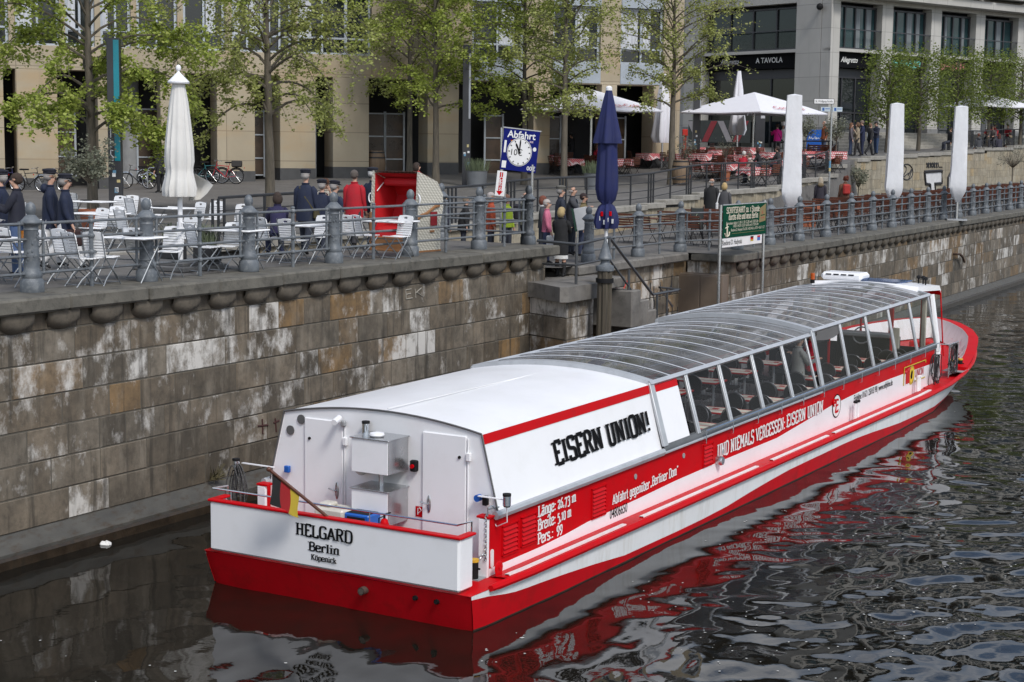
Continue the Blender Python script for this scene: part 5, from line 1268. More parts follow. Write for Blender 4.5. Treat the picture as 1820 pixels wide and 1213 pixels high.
# granite plinths only at the piers
GRAN = pm('grey_granite', (.2,.2,.2), .6, 0, .12, 6)
for a, b in rcol: mb = MB(); mb.box(((a+b)/2, -.38, ZG+.9), (b-a+.03, .84, 2.1), .01, MR); cp_(mb, 'granite_plinth', GRAN)
mb = MB(); mb.box(((lx[0][0]+lx[0][1])/2+.42, -.38, ZG+.9), (lx[0][1]-lx[0][0]-.78, .84, 2.1), .01, ML); cp_(mb, 'granite_plinth', GRAN); mb = MB(); mb.box(((lx[1][0]+lx[1][1])/2, -.38, ZG+.9), (lx[1][1]-lx[1][0]+.03, .84, 2.1), .01, ML)
cp_(mb, 'granite_plinth', GRAN)
def bay(Mx, t0, t1, right, idx):
    # upper windows
    for k in range(4):
        zs = ZS0+k*3.9+(.25 if k else 0); zt = zs+2.8
        if k and zs > 26: break
        mb = MB(); mb.box(((t0+t1)/2, -.62, (zs+zt)/2), (t1-t0, .05, zt-zs), 0, Mx); wn_ = cp_(mb, 'window', FGLASS if not right else TGLASS, smooth=False)
        mb = MB(); n = 4
        for j in range(n+1): mb.box((lerp(t0+.05,t1-.05,j/n), -.55, (zs+zt)/2), (.12,.14,zt-zs), .006, Mx)
        for z in (zs+.06, zt-.06): mb.box(((t0+t1)/2, -.54, z), (t1-t0,.12,.12), .006, Mx)
        mb.box(((t0+t1)/2, -.06, zs+1.25), (t1-t0,.05,.07), .006, Mx); mb.box(((t0+t1)/2, -.06, zs+.04), (t1-t0,.05,.08), .006, Mx); f_ = mb.build('frame', FRAMED); setpar(f_, wn_)
        mb = MB(); mb.quad(*(Mx @ Vector(q) for q in ((t0,-.06,zs+.08),(t1,-.06,zs+.08),(t1,-.06,zs+1.22),(t0,-.06,zs+1.22)))); f_ = mb.build('balcony_glass', SGLASS, smooth=False); setpar(f_, wn_)
        mb = MB(); rr = random.Random(idx*11+k)
        for j in range(n):
            if right and rr.random() < .7:
                a = lerp(t0,t1,j/n)+.1; b = lerp(a, lerp(t0,t1,(j+1)/n)-.08, rr.uniform(.35,.95)); mb.box(((a+b)/2, -.585, (zs+zt)/2), (b-a,.012,zt-zs-.2), 0, Mx)
        if mb.v: f_ = mb.build('curtain', pm('drape', (.2,.22,.23), .8, 0, .4, 4, stretch=(8,8,.2)), smooth=False); setpar(f_, wn_)
    # shopfront: fascia, glass, doors
    mb = MB(); mb.box(((t0+t1)/2, -.5, (ZL0+ZL1)/2), (t1-t0,.3,ZL1-ZL0), 0, Mx); fa = cp_(mb, 'shop_fascia', pm('black_fascia', (.006,.006,.007), .8, 0, .2, spec=.1), smooth=False)
    mb = MB(); mb.box(((t0+t1)/2, -1.0, (ZG+ZL0)/2), (t1-t0,.05,ZL0-ZG), 0, Mx); g_ = cp_(mb, 'shop_window', FGLASS, smooth=False)
    mb = MB(); n = 3
    for j in range(n+1): mb.box((lerp(t0+.05,t1-.05,j/n), -.95, (ZG+ZL0)/2), (.1,.12,ZL0-ZG), 0, Mx)
    mb.box(((t0+t1)/2,-.94,ZL0-.35), (t1-t0,.14,.6), 0, Mx); mb.box(((t0+t1)/2,-.94,ZG+2.9), (t1-t0,.1,.08), 0, Mx); f_ = mb.build('frame', FRAMED, smooth=False); setpar(f_, g_)
    return fa
fas = []
for i in range(len(rcol)-1): fas.append(bay(MR, rcol[i][1], rcol[i+1][0], True, i))
fl_ = bay(ML, lx[0][1], lx[1][0], False, 20)
def fascia_text(txt, px, z, size, Mx, nrm, dirv, right, par, mat, shear=0., xs=1., bold=0.):
    t_ = gt(px, None, dirv, nrm); o_ = Mx @ Vector((t_, -.33, z)); ftext(txt, size, mat, par, frame(o_, dirv if right else -dirv, (0,0,1)), xs, 'CENTER', bold, shear=shear)
LTW = pm('sign_white', (.75,.75,.72), .5)
fascia_text('A TAVOLA', 1358, 12.05, .5, ML, NL, G2, False, fl_, LTW, bold=.012)
fascia_text('Allegretto', 1288, 12.05, .52, ML, NL, G2, False, fl_, LTW, .35, .8)
fascia_text('Allegretto', 1513, 12.0, .5, MR, NR, G1, True, fas[0], LTW, .35, .8, .01)
for i, (px, col, mt) in enumerate(((1600,(.15,.5,.42),0),(1690,(.5,.18,.16),0))):
    a, b = rcol[1+i][1], rcol[2+i][0]; mb = MB(); rr = random.Random(i)
    for j in range(7): x = lerp(a+.2, b-.5, j/7); mb.box((x+.2, -.33, 12.0+rr.uniform(-.1,.1)), (rr.uniform(.25,.5), .02, rr.uniform(.3,.6)), 0, MR)
    f_ = mb.build('fascia_art', pm('art%d' % i, col, .5, 0, .3, 6), smooth=False); setpar(f_, fas[1+i])
# overhanging upper storey boxes
for i in range(1, len(rcol)-1):
    a, b = (rcol[i][0]+rcol[i][1])/2, (rcol[i+1][0]+rcol[i+1][1])/2
    mb = MB(); mb.box(((a+b)/2, .5, 18.9), (b-a-.35, 1.8, 4.4), .03, MR, mi=0); mb.box(((a+b)/2, 1.41, 19.0), (b-a-1.2, .04, 3.4), 0, MR, mi=1); cp_(mb, 'bay_box', [PALEG, FGLASS])
mb = MB(); mb.box((Lr/2, .3, 16.2), (Lr, 1.4, .5), .02, MR); cp_(mb, 'cornice', PALEG)
mb = MB(); mb.box((Lr/2-1, -6, 30.2), (Lr+2, 13, .5), 0, MR); mb.box((6,-1.3,30.2), (12,3,.5), 0, ML); cp_(mb, 'roof', PANEL, smooth=False)
mb = MB(); tt = gr_(1458); mb.ell(ML @ Vector((.8,.25,15.3)), (.22,.22,.22), 12, 8); mb.tube([ML @ Vector((.8,.0,15.35)), ML @ Vector((.8,.25,15.35))], .05, 6); cp_(mb, 'dome_camera', BLK)
# diagonal red/black/grey panels on restaurant wall front (graphic shop windscreens)
wsn = empty('wind_screen', tuple(GC+G2*6+NL*1.5+Vector((0,0,zg(*(GC+G2*6).xy)))), 0, 'glass screen with red, black and grey diagonal bands in front of the dark restaurant', 'screen')
mb = MB(); Mx = ML; t0, t1 = gl_(1362), gl_(1252); z0 = ZG+.5
mb.box(((t0+t1)/2, 1.5, z0+1.1), (t1-t0, .06, 1.5), 0, Mx, mi=0)
for k in range(4):
    a = lerp(t0, t1, k/4+.02); d = (t1-t0)/4; fl2 = k % 2
    pts = [(a,z0+.4),(a+d*.35,z0+.4),(a+d*1.0,z0+1.8),(a+d*.6,z0+1.8)] if fl2 else [(a+d*.6,z0+.4),(a+d,z0+.4),(a+d*.4,z0+1.8),(a,z0+1.8)]
    mb.add([Mx @ Vector((x, 1.54+.004*k, z)) for x, z in pts], [(0,1,2,3)], 1+k % 2)
wpart(mb.build('band_panel', [pm('screen_dark', (.04,.045,.045), .2), pm('screen_red', (.35,.02,.03), .4), pm('screen_grey', (.42,.38,.38), .4)], smooth=False), wsn)

# ------------------------------------------------------------------ trees
def leafmat(name, a, b, c_):
    m_ = bpy.data.materials.new(name); m_.use_nodes = True; t = NT(m_)
    oi = t.n('ShaderNodeAttribute', attribute_name='leaf'); col = t.ramp(oi.outputs['Fac'], [(0., a), (.55, b), (1., c_)])
    t.l(col, t.b.inputs['Base Color']); t.b.inputs['Roughness'].default_value = .55; t.b.inputs['Specular IOR Level'].default_value = .3
    tl = t.n('ShaderNodeBsdfTranslucent'); t.l(col, tl.inputs['Color']); mx_ = t.n('ShaderNodeMixShader', {0: .35}); t.l(t.b.outputs[0], mx_.inputs[1]); t.l(tl.outputs[0], mx_.inputs[2]); t.l(mx_.outputs[0], t.o.inputs[0]); return m_
LIME = leafmat('linden_leaf', (.19,.255,.038), (.31,.375,.07), (.43,.47,.13))
OLIVE = leafmat('spring_leaf', (.23,.255,.06), (.335,.37,.11), (.46,.48,.19))
HEDG = leafmat('clipped_leaf', (.085,.12,.02), (.145,.19,.032), (.23,.27,.055))
SAGE = leafmat('sage_leaf', (.13,.14,.1), (.2,.21,.15), (.28,.29,.22))
BARK = pm('bark', (.11,.094,.072), .9, 0, .35, 6, .5, 25, (.05,.055,.035), .5, stretch=(2,2,.4))
def leaves_obj(name, pts, size, rg, mat, parent, flat=.5):
    """many single folded leaves; pts = array (n,3)"""
    n = len(pts); P = np.array(pts); th = rg.uniform(0, 2*PI, n); ph = np.arccos(rg.uniform(-1, 1, n)*flat)
    d = np.stack([np.sin(ph)*np.cos(th), np.sin(ph)*np.sin(th), np.cos(ph)*.8-.25], -1)
    e = rg.normal(size=(n,3)); e -= d*(e*d).sum(-1, keepdims=True); e /= np.linalg.norm(e, axis=-1, keepdims=True)+1e-9
    s = size*rg.uniform(.6, 1.3, n)[:, None]
    V = np.stack([P-d*s*.1, P+e*s*.36+d*s*.5, P+d*s*1.0, P-e*s*.36+d*s*.5], 1).reshape(-1,3)
    me = bpy.data.meshes.new(name); me.vertices.add(n*4); me.vertices.foreach_set('co', V.astype('f').ravel())
    me.loops.add(n*4); me.loops.foreach_set('vertex_index', np.arange(n*4, dtype='i')); me.polygons.add(n); me.polygons.foreach_set('loop_start', np.arange(n, dtype='i')*4); me.polygons.foreach_set('loop_total', np.full(n, 4, 'i'))
    at = me.attributes.new('leaf', 'FLOAT', 'FACE'); at.data.foreach_set('value', np.clip(rg.normal(.5,.25,n), 0, 1).astype('f'))
    me.update(calc_edges=True); me.materials.append(mat); o_ = bpy.data.objects.new(name, me); C.objects.link(o_); setpar(o_, parent); return o_
def street_tree(loc, label, H=9.5, clear=2.4, rad=2.7, tr=.15, seed=1, mat=LIME, nl=15000, size=.115, dens=1., group='young lindens on the plaza', name='street_tree', droop=.5, lean=(0,0)):
    rg = np.random.RandomState(seed); root = empty(name, loc, rg.uniform(0,6), label, 'tree', group)
    mb = MB(); lead = []; n = 14; wob = np.cumsum(rg.normal(0,.03,(n+1,2)), 0)
    for i in range(n+1):
        f_ = i/n; lead.append(Vector((wob[i,0]*f_+lean[0]*f_, wob[i,1]*f_+lean[1]*f_, H*f_)))
    mb.tube(lead, [max(.02, tr*(1-.86*(i/n))*(1.25 if i == 0 else 1)) for i in range(n+1)], 9)
    def lp(z): f_ = max(0, min(.9999, z/H))*n; i = int(f_); return lead[i].lerp(lead[i+1], f_-i)
    nodes = []; wts = []
    nb = int(46*dens)
    for b in range(nb):
        f_ = (b+rg.uniform(0,1))/nb; z = clear+(H-clear)*(f_**.9)*.97; az = b*2.4+rg.uniform(-.5,.5)
        prof = (.42+.58*math.sin(min(1, f_*1.9+.28)*PI*.5))*(1-.66*max(0, f_-.45)/.55)
        L_ = rad*prof*rg.uniform(.7,1.15); el = R(rg.uniform(20,48))+f_*.5
        p = lp(z); d = Vector((math.cos(az)*math.cos(el), math.sin(az)*math.cos(el), math.sin(el))); pts = [p.copy()]; m__ = 7
        for s_ in range(m__):
            d = (d+Vector((rg.normal(0,.13), rg.normal(0,.13), -.13*droop-.05*s_*droop*(1-f_)+rg.normal(0,.08)))).normalized(); p = p+d*(L_/m__); pts.append(p.copy())
        r0 = max(.013, tr*.33*(1-.6*f_)); mb.tube(pts, [max(.006, r0*(1-.8*i/m__)) for i in range(m__+1)], 5, cap=False)
        for s_ in range(2, m__+1):
            for q in range(2 if s_ < m__ else 3):
                d2 = ((pts[s_]-pts[s_-1]).normalized()*.8+Vector(rg.normal(0,.65,3))+Vector((0,0,.05))).normalized(); l2 = L_*rg.uniform(.16,.36); tw = [pts[s_].copy()]; pp = pts[s_].copy()
                for u in range(3):
                    d2 = (d2+Vector(rg.normal(0,.2,3))+Vector((0,0,-.1*droop))).normalized(); pp = pp+d2*(l2/3); tw.append(pp.copy())
                mb.tube(tw, [.008,.006,.005,.004], 3, cap=False)
                for u in range(1,4):
                    nodes.append(tw[u]); nodes.append(tw[u].lerp(tw[u-1], .5))
    tk = mb.build('trunk', BARK, root, angle=60)
    nd = np.array(nodes); clump = np.array([.35+1.1*max(0, noise.noise((v.x*.8+seed*7, v.y*.8, v.z*.8))+.35) for v in nodes]); pr = clump/clump.sum()
    idx = rg.choice(len(nd), nl, p=pr); P = nd[idx]+rg.normal(0,.085,(nl,3)); leaves_obj('crown', P, size, rg, mat, root)
    return root
def tree_at(px, dist, **k): return street_tree(tuple(at_dist(px, dist)), **k)
tree_at(163, 45, label='bright lime green young tree at the far left beside the tall teal light column', seed=21, H=9.5, clear=2.3, rad=3.3, tr=.16, nl=40000, size=.105, droop=.8)
tree_at(480, 50, label='sparse yellow green tree in front of the pillars, right of the white parasol', seed=32, H=10, clear=2.9, rad=3.6, tr=.17, nl=27000, mat=OLIVE, size=.10, droop=1.1, dens=1.1)
tree_at(775, 72, label='light green tree behind the red and white beach basket, forked crown', seed=43, H=11.5, clear=3.0, rad=3.9, tr=.16, nl=25000, size=.12, droop=.7)
tree_at(728, 77, label='slim trunked tree directly left of another behind the beach basket', seed=54, H=11, clear=3.3, rad=3.0, tr=.15, nl=14000, mat=OLIVE, size=.12)
tree_at(932, 74, label='leafy tree behind the blue departure clock sign', seed=65, H=11.5, clear=3.2, rad=3.4, tr=.14, nl=20000, size=.12)
tree_at(1003, 70, label='thin leaved tree in front of the windows left of the blue parasol', seed=76, H=11, clear=2.9, rad=3.0, tr=.16, nl=15000, mat=OLIVE, size=.11)
tree_at(1194, 74, label='sparse budding tree beside the barrel planter at the restaurant terrace', seed=87, H=10, clear=3.3, rad=3.4, tr=.17, nl=15000, mat=OLIVE, size=.11, droop=.3)
def clipped_tree(px, dist, label, seed, hw=1.6, z0=1.7, z1=5.9, dk=1.5):
    rg = np.random.RandomState(seed); loc = at_dist(px, dist); root = empty('clipped_tree', tuple(loc), R(20), label, 'tree', 'box clipped trees on the upper plaza')
    mb = MB(); mb.tube([(0,0,0),(.03,0,1.2),(0,.03,z0+.3),(0,0,z1-.6)], [.13,.11,.1,.03], 8)
    for k in range(26):
        a = rg.uniform(0,6.28); z = rg.uniform(z0-.2, z1-.9); e = Vector((math.cos(a)*hw*rg.uniform(.5,.95), math.sin(a)*dk*rg.uniform(.5,.95), z+rg.uniform(.4,1.3))); mb.tube([(0,0,z),(e.x*.5,e.y*.5,z+.35),tuple(e)], [.035,.022,.008], 4, cap=False)
    for k in range(90):
        a = rg.uniform(0,6.28); p = Vector((rg.uniform(-hw,hw)*.9, rg.uniform(-dk,dk)*.9, rg.uniform(z0+.4,z1-.4))); mb.tube([tuple(p), tuple(p+Vector(rg.normal(0,.35,3))+Vector((0,0,.35)))], [.008,.003], 3, cap=False)
    mb.build('trunk', BARK, root, angle=60)
    n = 5200; P = rg.uniform(-1,1,(n*2,3)); edge = np.array([noise.noise((p[0]*2.2+seed, p[1]*2.2, p[2]*2.2)) for p in P]); keep = (edge > -.12-.35*rg.uniform(0,1,n*2))
    P = P[keep][:n]; P = P*np.array([hw,dk,(z1-z0)/2])+np.array([0,0,(z0+z1)/2])+rg.normal(0,.26,(len(P),3)); leaves_obj('crown', P, .125, rg, HEDG, root)
    return root
clipped_tree(1576, 92, 'loose edged clipped tree just left of the second white column parasol, outermost of the row', 3, 1.2, z1=5.6)
clipped_tree(1632, 97, 'dense box clipped tree standing between the two right white covered parasols', 4, 1.7)
clipped_tree(1698, 102, 'dense box clipped tree behind the rightmost white covered parasol', 5, 1.7)
clipped_tree(1755, 105.5, 'box clipped tree above the people sitting on the graffiti wall', 6, 1.5)
clipped_tree(1812, 109, 'box clipped tree cut by the right edge of the photo', 7, 1.6)
# ------------------------------------------------------------------ cast iron promenade railings
IRON = pm('grey_iron', (.115,.13,.145), .55, .1, .18, 5, .3, 60, (.28,.29,.29), .5)
IRONR = pm('grey_rail', (.13,.143,.155), .5, .1, .12, 5, .1, 60, (.09,.055,.035), .45)
def post_mb():
    mb = MB(); mb.lathe([(.18,0),(.185,.02),(.185,.17),(.165,.2),(.15,.22),(.16,.25),(.155,.3),(.125,.34),(.12,.4),(.118,.55),(.124,.57),(.118,.59),(.108,.95),(.12,.97),(.108,.99),(.11,1.02),(.15,1.05),(.172,1.07),(.172,1.09),(.12,1.14),(.085,1.18),(.06,1.2),(.075,1.23),(.083,1.28),(.075,1.33),(.05,1.37),(.015,1.395)], 20)
    rg = random.Random(4)
    for k in range(40):
        a = rg.uniform(0,6.28); z = rg.uniform(.42,.92); mb.ell((.112*math.cos(a),.112*math.sin(a),z), (.018,.018,.03), 5, 3)
    return mb
_post = post_mb().build('post', IRON, None, angle=50); _pm = _post.data; bpy.data.objects.remove(_post)
def railing(label, pts, z, first_post=True, zf=None):
    zf = zf or (lambda x, y: z); root = empty('promenade_railing', (pts[0][0], pts[0][1], zf(*pts[0])), 0, label, 'railing'); o0 = Vector(root.location)
    for p in pts:
        o_ = bpy.data.objects.new('post', _pm); C.objects.link(o_); setpar(o_, root); o_.location = Vector((p[0], p[1], zf(*p)))-o0; o_.rotation_euler = (0,0,p[0]*7+p[1]*3)
    for a, b in zip(pts[:-1], pts[1:]):
        A = Vector((a[0], a[1], zf(*a)))-o0; B = Vector((b[0], b[1], zf(*b)))-o0; d = (B-A); L_ = d.length; u = d/L_
        if L_ > 3.4: continue
        mb = MB()
        for h in (.29,.56,.82,1.06): mb.tube([A+u*.1+Vector((0,0,h)), B-u*.1+Vector((0,0,h))], .024, 7)
        o_ = mb.build('rail', IRONR); setpar(o_, root)
        for f_ in (.5,):
            mb = MB(); p = A+d*f_; mb.tube([p, p+Vector((0,0,1.1))], .033, 8)
            for h in (.29,.56,.82,1.06): mb.ell((p.x,p.y,p.z+h), (.058,.058,.052), 8, 6)
            mb.ell((p.x,p.y,p.z+1.12), (.045,.045,.03), 8, 5); o_ = mb.build('baluster', IRON); setpar(o_, root)
        for q in (A+u*.24, B-u*.24):
            mb = MB(); mb.tube([q+Vector((0,0,.27)), q+Vector((0,0,1.1))], .024, 7)
            for h in (.29,.56,.82,1.06): mb.ell((q.x,q.y,q.z+h), (.036,.036,.036), 7, 5)
            o_ = mb.build('baluster', IRON); setpar(o_, root)
    return root
LP = [(-6.0,y) for y in (-2.7,-.04,2.51,5.18,7.77,10.45,13.22,15.45)]
railing('grey cast iron railing with acorn topped posts along the near quay, white chairs behind', LP, 4.0)
railing('short grey iron railing running back from the quay corner behind the clock sign', [(-6.0,15.45),(-8.35,15.3),(-8.4,12.7)], 4.0)
RP = [(-5.72,18.0),(-5.66,20.7),(-5.6,23.25),(-4.75,25.3)]; y = 25.3
while y < 96:
    y += 2.62; RP.append((interp([(25.3,-4.75),(36,-4.95),(47,-5.35),(62,-5.85),(85,-6.65),(120,-7.7)], y), y))
railing('long grey iron railing with acorn topped posts along the far promenade edge', RP, 3.45)
# ---- stair handrails
hr = empty('stair_handrail', (-4.1,14.6,3.2), 0, 'dark steel handrail from the landing down the quay stairs', 'handrail'); GRST = pm('dark_steel_tube', (.09,.095,.1), .4, .5, .15); o0 = Vector(hr.location)
P3 = lambda *q: [Vector(p)-o0 for p in q]
a, b, c1, c2 = atx(955,428,-5.4), atx(1083,422,-4.15), atx(1160,524,-4.15), atx(1205,516,-4.15)
a2, b2, c3 = atx(965,469,-5.3), atx(1082,460,-4.15), atx(1150,555,-4.15)
mid = atx(1025,435,-4.3)
mb = MB(); mb.tube(P3(a, mid, b, c1, c2), .035, 8); mb.tube(P3(a2, atx(1022,472,-4.3), b2, c3), .026, 8); hp = mb.build('handrail_bar', GRST); setpar(hp, hr)
for q, zb in ((mid,3.2),(b,3.2),(atx(1118,480,-4.15),1.6),(atx(1168,523,-4.15),.9)):
    mb = MB(); mb.tube(P3(tuple(q), (q.x,q.y,zb)), .034, 8); o_ = mb.build('handrail_post', GRST); setpar(o_, hr)
mb = MB(); e0, e1, e2 = atx(1208,515,-4.95), atx(1172,511,-4.95), atx(1195,545,-4.95); mb.tube(P3(e0,e1,e2), .035, 8); mb.tube(P3(tuple(atx(1186,513,-4.95)), tuple(atx(1186,513,-4.95)-Vector((0,0,1.2)))), .03, 8); o_ = mb.build('wall_rail', GRST); setpar(o_, hr)
# ---- mooring pile
pl = empty('mooring_pile', (-3.72,15.0,-.5), 0, 'bundled timber mooring pile with pointed grey metal cap by the landing', 'pile')
WOOD = pm('old_pile_wood', (.075,.062,.045), .9, 0, .4, 4, .6, 20, (.04,.05,.025), .6, stretch=(6,6,.3))
for k in range(6):
    a = k*PI/3; mb = MB(); mb.tube([(.1*math.cos(a),.1*math.sin(a),-.6),(.1*math.cos(a),.1*math.sin(a),4.05)], .085, 8); o_ = mb.build('timber', WOOD); setpar(o_, pl)
mb = MB(); mb.tube([(0,0,3.75),(0,0,3.85)], .205, 16, cap=False); o_ = mb.build('iron_band', BLK); setpar(o_, pl)
mb = MB(); mb.lathe([(.2,4.02),(.21,4.08),(.2,4.13),(.13,4.16),(.1,4.2),(.1,4.26),(.16,4.28),(.165,4.31),(.15,4.33),(.03,4.72),(.035,4.75),(.02,4.79),(0,4.8)], 18); o_ = mb.build('pile_cap', IRON, angle=50); setpar(o_, pl)
# ---- brown cabinet and green timetable board
kb = empty('utility_cabinet', (-4.75,23.0,1.2), 0, 'plain brown sheet metal cabinet fixed in the corner of the stair recess', 'cabinet')
BRN = pm('brown_sheet', (.15,.115,.085), .5, 0, .08)
mb = MB(); mb.box((0,0,.85), (1.3,.5,1.7), .02); o_ = mb.build('case', BRN); setpar(o_, kb)
for s in (-.33,.33): mb = MB(); mb.box((s,-.26,.85), (.62,.02,1.6), .008); o_ = mb.build('cabinet_door', BRN); setpar(o_, kb)
gs = empty('timetable_sign', (-3.72,22.2,1.4), 0, 'green boat trip board lettered in cream on two steel posts above the quay', 'sign'); o0 = Vector(gs.location)
SGRN = pm('sign_green', (.004,.055,.03), .9, 0, .05, spec=.08); CREAM = pm('sign_cream', (.62,.58,.45), .5)
A = atx(1281,366,-3.72); B = atx(1359,357,-3.72); A2 = atx(1281,424,-3.72); B2 = atx(1359,417,-3.72)
for q in (A, B): mb = MB(); mb.tube([q-o0+Vector((0,0,.02)), Vector((q.x,q.y,1.6))-o0], .042, 10); o_ = mb.build('sign_post', STEEL); setpar(o_, gs)
Lw = (B-A).length; Hh = A.z-A2.z; Mg = frame(tuple(A2+Vector((.05,0,0))-o0), (0,1,0), (0,0,1))
mb = MB(); mb.box((Lw/2,Hh/2,-.012), (Lw-.06,Hh,.025), .004, Mg, mi=0); mb.box((Lw/2,Hh+.015,-.012), (Lw,.03,.03), .004, Mg, mi=1); bd = mb.build('board', [SGRN, STEEL]); setpar(bd, gs)
for tx, x0, x1, yf, h in (('SCHIFFSFAHRT ca. 1 Stunde',.07,.8,.78,.15),('durchs alte und neue Berlin',.12,.77,.575,.15)):
    mb = MB(); wdt = textwidth(tx, h); slab(mb, tx, Mg @ Matrix.Translation((Lw*x0,Hh*yf-.02,.003)), h, Lw*(x1-x0)/wdt, .17); o_ = mb.build('lettering', CREAM, smooth=False); setpar(o_, bd)
for tx, x0, x1, yf in (('Fahrzeiten täglich 11.00 11.30 12.30 und 13.00 Uhr',.07,.8,.44),('14.00 14.30 15.30 16.00 und 17.30 Uhr',.22,.8,.34),('Reederei D. Hadynski Tel. 030 - 425 04 66 u. 0170 - 43 67 11 27',.18,.95,.22)):
    o_ = ftext(tx, .105, CREAM, None, Mg @ Matrix.Translation((Lw*x0,Hh*yf,.004)), 1., 'LEFT', .004); bb = max(v.co.y for v in o_.data.vertices)-min(v.co.y for v in o_.data.vertices)
    x_0 = (Mg @ Vector((Lw*x0,0,0))).y; k_ = Lw*(x1-x0)/bb
    for v in o_.data.vertices: v.co.y = x_0+(v.co.y-x_0)*k_
    setpar(o_, bd)
mb = MB(); mb.add([Mg @ Vector((Lw*x, Hh*y_, .004)) for x, y_ in ((.82,.38),(.97,.43),(.97,.98),(.83,.84))], [(0,1,2,3)], 0); mb.add([Mg @ Vector((Lw*x, Hh*y_, .004)) for x, y_ in ((.2,.11),(.95,.11),(.95,.12),(.2,.12))], [(0,1,2,3)], 0)
mb.add([Mg @ Vector((Lw*x, Hh*y_, .007)) for x, y_ in ((.87,.66),(.91,.66),(.9,.76),(.88,.76))], [(0,1,2,3)], 1); mb.add([Mg @ Vector((Lw*x, Hh*y_, .007)) for x, y_ in ((.85,.59),(.95,.61),(.95,.64),(.85,.62))], [(0,1,2,3)], 2); mb.add([Mg @ Vector((Lw*x, Hh*y_, .007)) for x, y_ in ((.86,.5),(.94,.52),(.94,.56),(.86,.54))], [(0,1,2,3)], 1)
o_ = mb.build('gold_panel', [pm('dull_gold', (.22,.17,.06), .5), pm('gold_red', (.3,.08,.03), .5), SGRN], smooth=False); setpar(o_, bd)
mb = MB(); ax = [(.1,.08),(.1,.33)]
mb.tube([Mg @ Vector((Lw*.09,Hh*.08,.008)), Mg @ Vector((Lw*.085,Hh*.36,.008))], .025, 4); mb.tube([Mg @ Vector((Lw*x,Hh*y_,.008)) for x, y_ in ((.04,.14),(.06,.06),(.1,.04),(.13,.08),(.14,.18))], .022, 4); mb.tube([Mg @ Vector((Lw*x,Hh*y_,.008)) for x, y_ in ((.05,.3),(.11,.34))], .02, 4); mb.ell(Mg @ Vector((Lw*.085,Hh*.39,.008)), (.01,.035,.04), 8, 6)
o_ = mb.build('anchor_mark', CREAM); setpar(o_, bd)
mb = MB(); mb.box((Lw*.46,-.13,-.02), (Lw*.9,.24,.01), 0, Mg, mi=0)
for k, (x0, cols) in enumerate(((.64,(1,2,3)),(.79,(0,0,0)),(.8,(2,4,4)))):
    if k == 1: continue
    for j, c_ in enumerate(cols): mb.add([Mg @ Vector((Lw*x, -.03-.045*jj, -.012)) for x, jj in ((x0,j),(x0+.07,j),(x0+.07,j+1),(x0,j+1))], [(0,3,2,1)], c_)
bn = mb.build('banner', [WHTP, BLKP, RED, GOLD, BLU], smooth=False); setpar(bn, gs)
ftext('Reederei D. Hadynski', .19, BLKP, bn, Mg @ Matrix.Translation((.03,-.135,-.012)), .8, 'LEFT', .008)

# ---- departure clock and ticket sign on the near railing
SBLU = pm('sign_blue', (.008,.014,.14), .8, 0, .05, spec=.1)
cs = empty('departure_sign', (-7.3,15.8,4.0), 0, 'blue departure board with a white clock face and cable ties on a thin steel post', 'sign'); o0 = Vector(cs.location)
dC = 39.5
q = [atd(px, py, dC) for px, py in ((887,227),(951,233),(948,308),(888,301))]
xA = (q[1]-q[0]).normalized(); Ms = frame(tuple(q[3]-o0), q[2]-q[3], (0,0,1)); Ws, Hs = (q[1]-q[0]).length, (q[0]-q[3]).length
mb = MB(); mb.box((Ws/2,Hs/2,-.02), (Ws,Hs,.04), .005, Ms, mi=0); mb.box((Ws/2,Hs+.012,-.02), (Ws+.06,.03,.05), .004, Ms, mi=1); bd = mb.build('board', [SBLU, STEEL]); setpar(bd, cs)
mb = MB(); ci = lambda r_, n=30: [(r_*math.cos(t_), r_*math.sin(t_)*1.13) for t_ in np.linspace(0,2*PI,n)[:-1]]
Mk = Ms @ Matrix.Translation((Ws*.49,Hs*.46,.002)); rC = Ws*.345
mb.prism(ci(rC), .004, Mk, 0); mb.prism(ci(rC*.96), .007, Mk, 1); mb.prism(ci(rC*.93), .010, Mk, 0)
for k in range(12):
    a = k*PI/6; mb.box((0,rC*.82*1.0,.0125), (rC*.075,rC*.12,.005), 0, Mk @ Matrix.Diagonal((1,1.13,1,1)) @ Matrix.Rotation(a,4,'Z'), mi=1)
for ang, ln, wd in ((R(30),.72,.11),(R(0),.9,.085)): mb.add([(Mk @ Matrix.Diagonal((1,1.13,1,1)) @ Matrix.Rotation(ang,4,'Z')) @ Vector((x*rC,y_*rC,.018+.003*(ln > .8))) for x, y_ in ((-wd*.4,-.12),(wd*.4,-.12),(wd*.7,ln*.8),(0,ln),(-wd*.7,ln*.8))], [(0,1,2,3,4)], 1)
ck = mb.build('clock_face', [WHTP, BLKP], smooth=False); setpar(ck, bd)
ftext('10€', .21, BLKP, ck, Mk @ Matrix.Translation((-rC*.25,-.02,.014)), .9); ftext('Abfahrt', .235, WHTP, bd, Ms @ Matrix.Translation((Ws*.5,Hs*.865,.004)), .93, bold=.02)
ftext('00€', .14, WHTP, bd, Ms @ Matrix.Translation((Ws*.86,Hs*.09,.004)), .9, bold=.015)
mb = MB()
def patch(x0,y0,x1,y1,mi): mb.add([Ms @ Vector((Ws*x,Hs*y_,.004)) for x, y_ in ((x0,y0),(x1,y0),(x1,y1),(x0,y1))], [(0,1,2,3)], mi)
patch(.05,.42,.11,.71,0); patch(.04,.05,.16,.22,0)
for j, m__ in enumerate((3,2,1)): patch(.22,.7+.016*j,.33,.716+.016*j,m__)
patch(.74,.71,.84,.755,4); patch(.74,.728,.84,.737,2); patch(.785,.71,.795,.755,2)
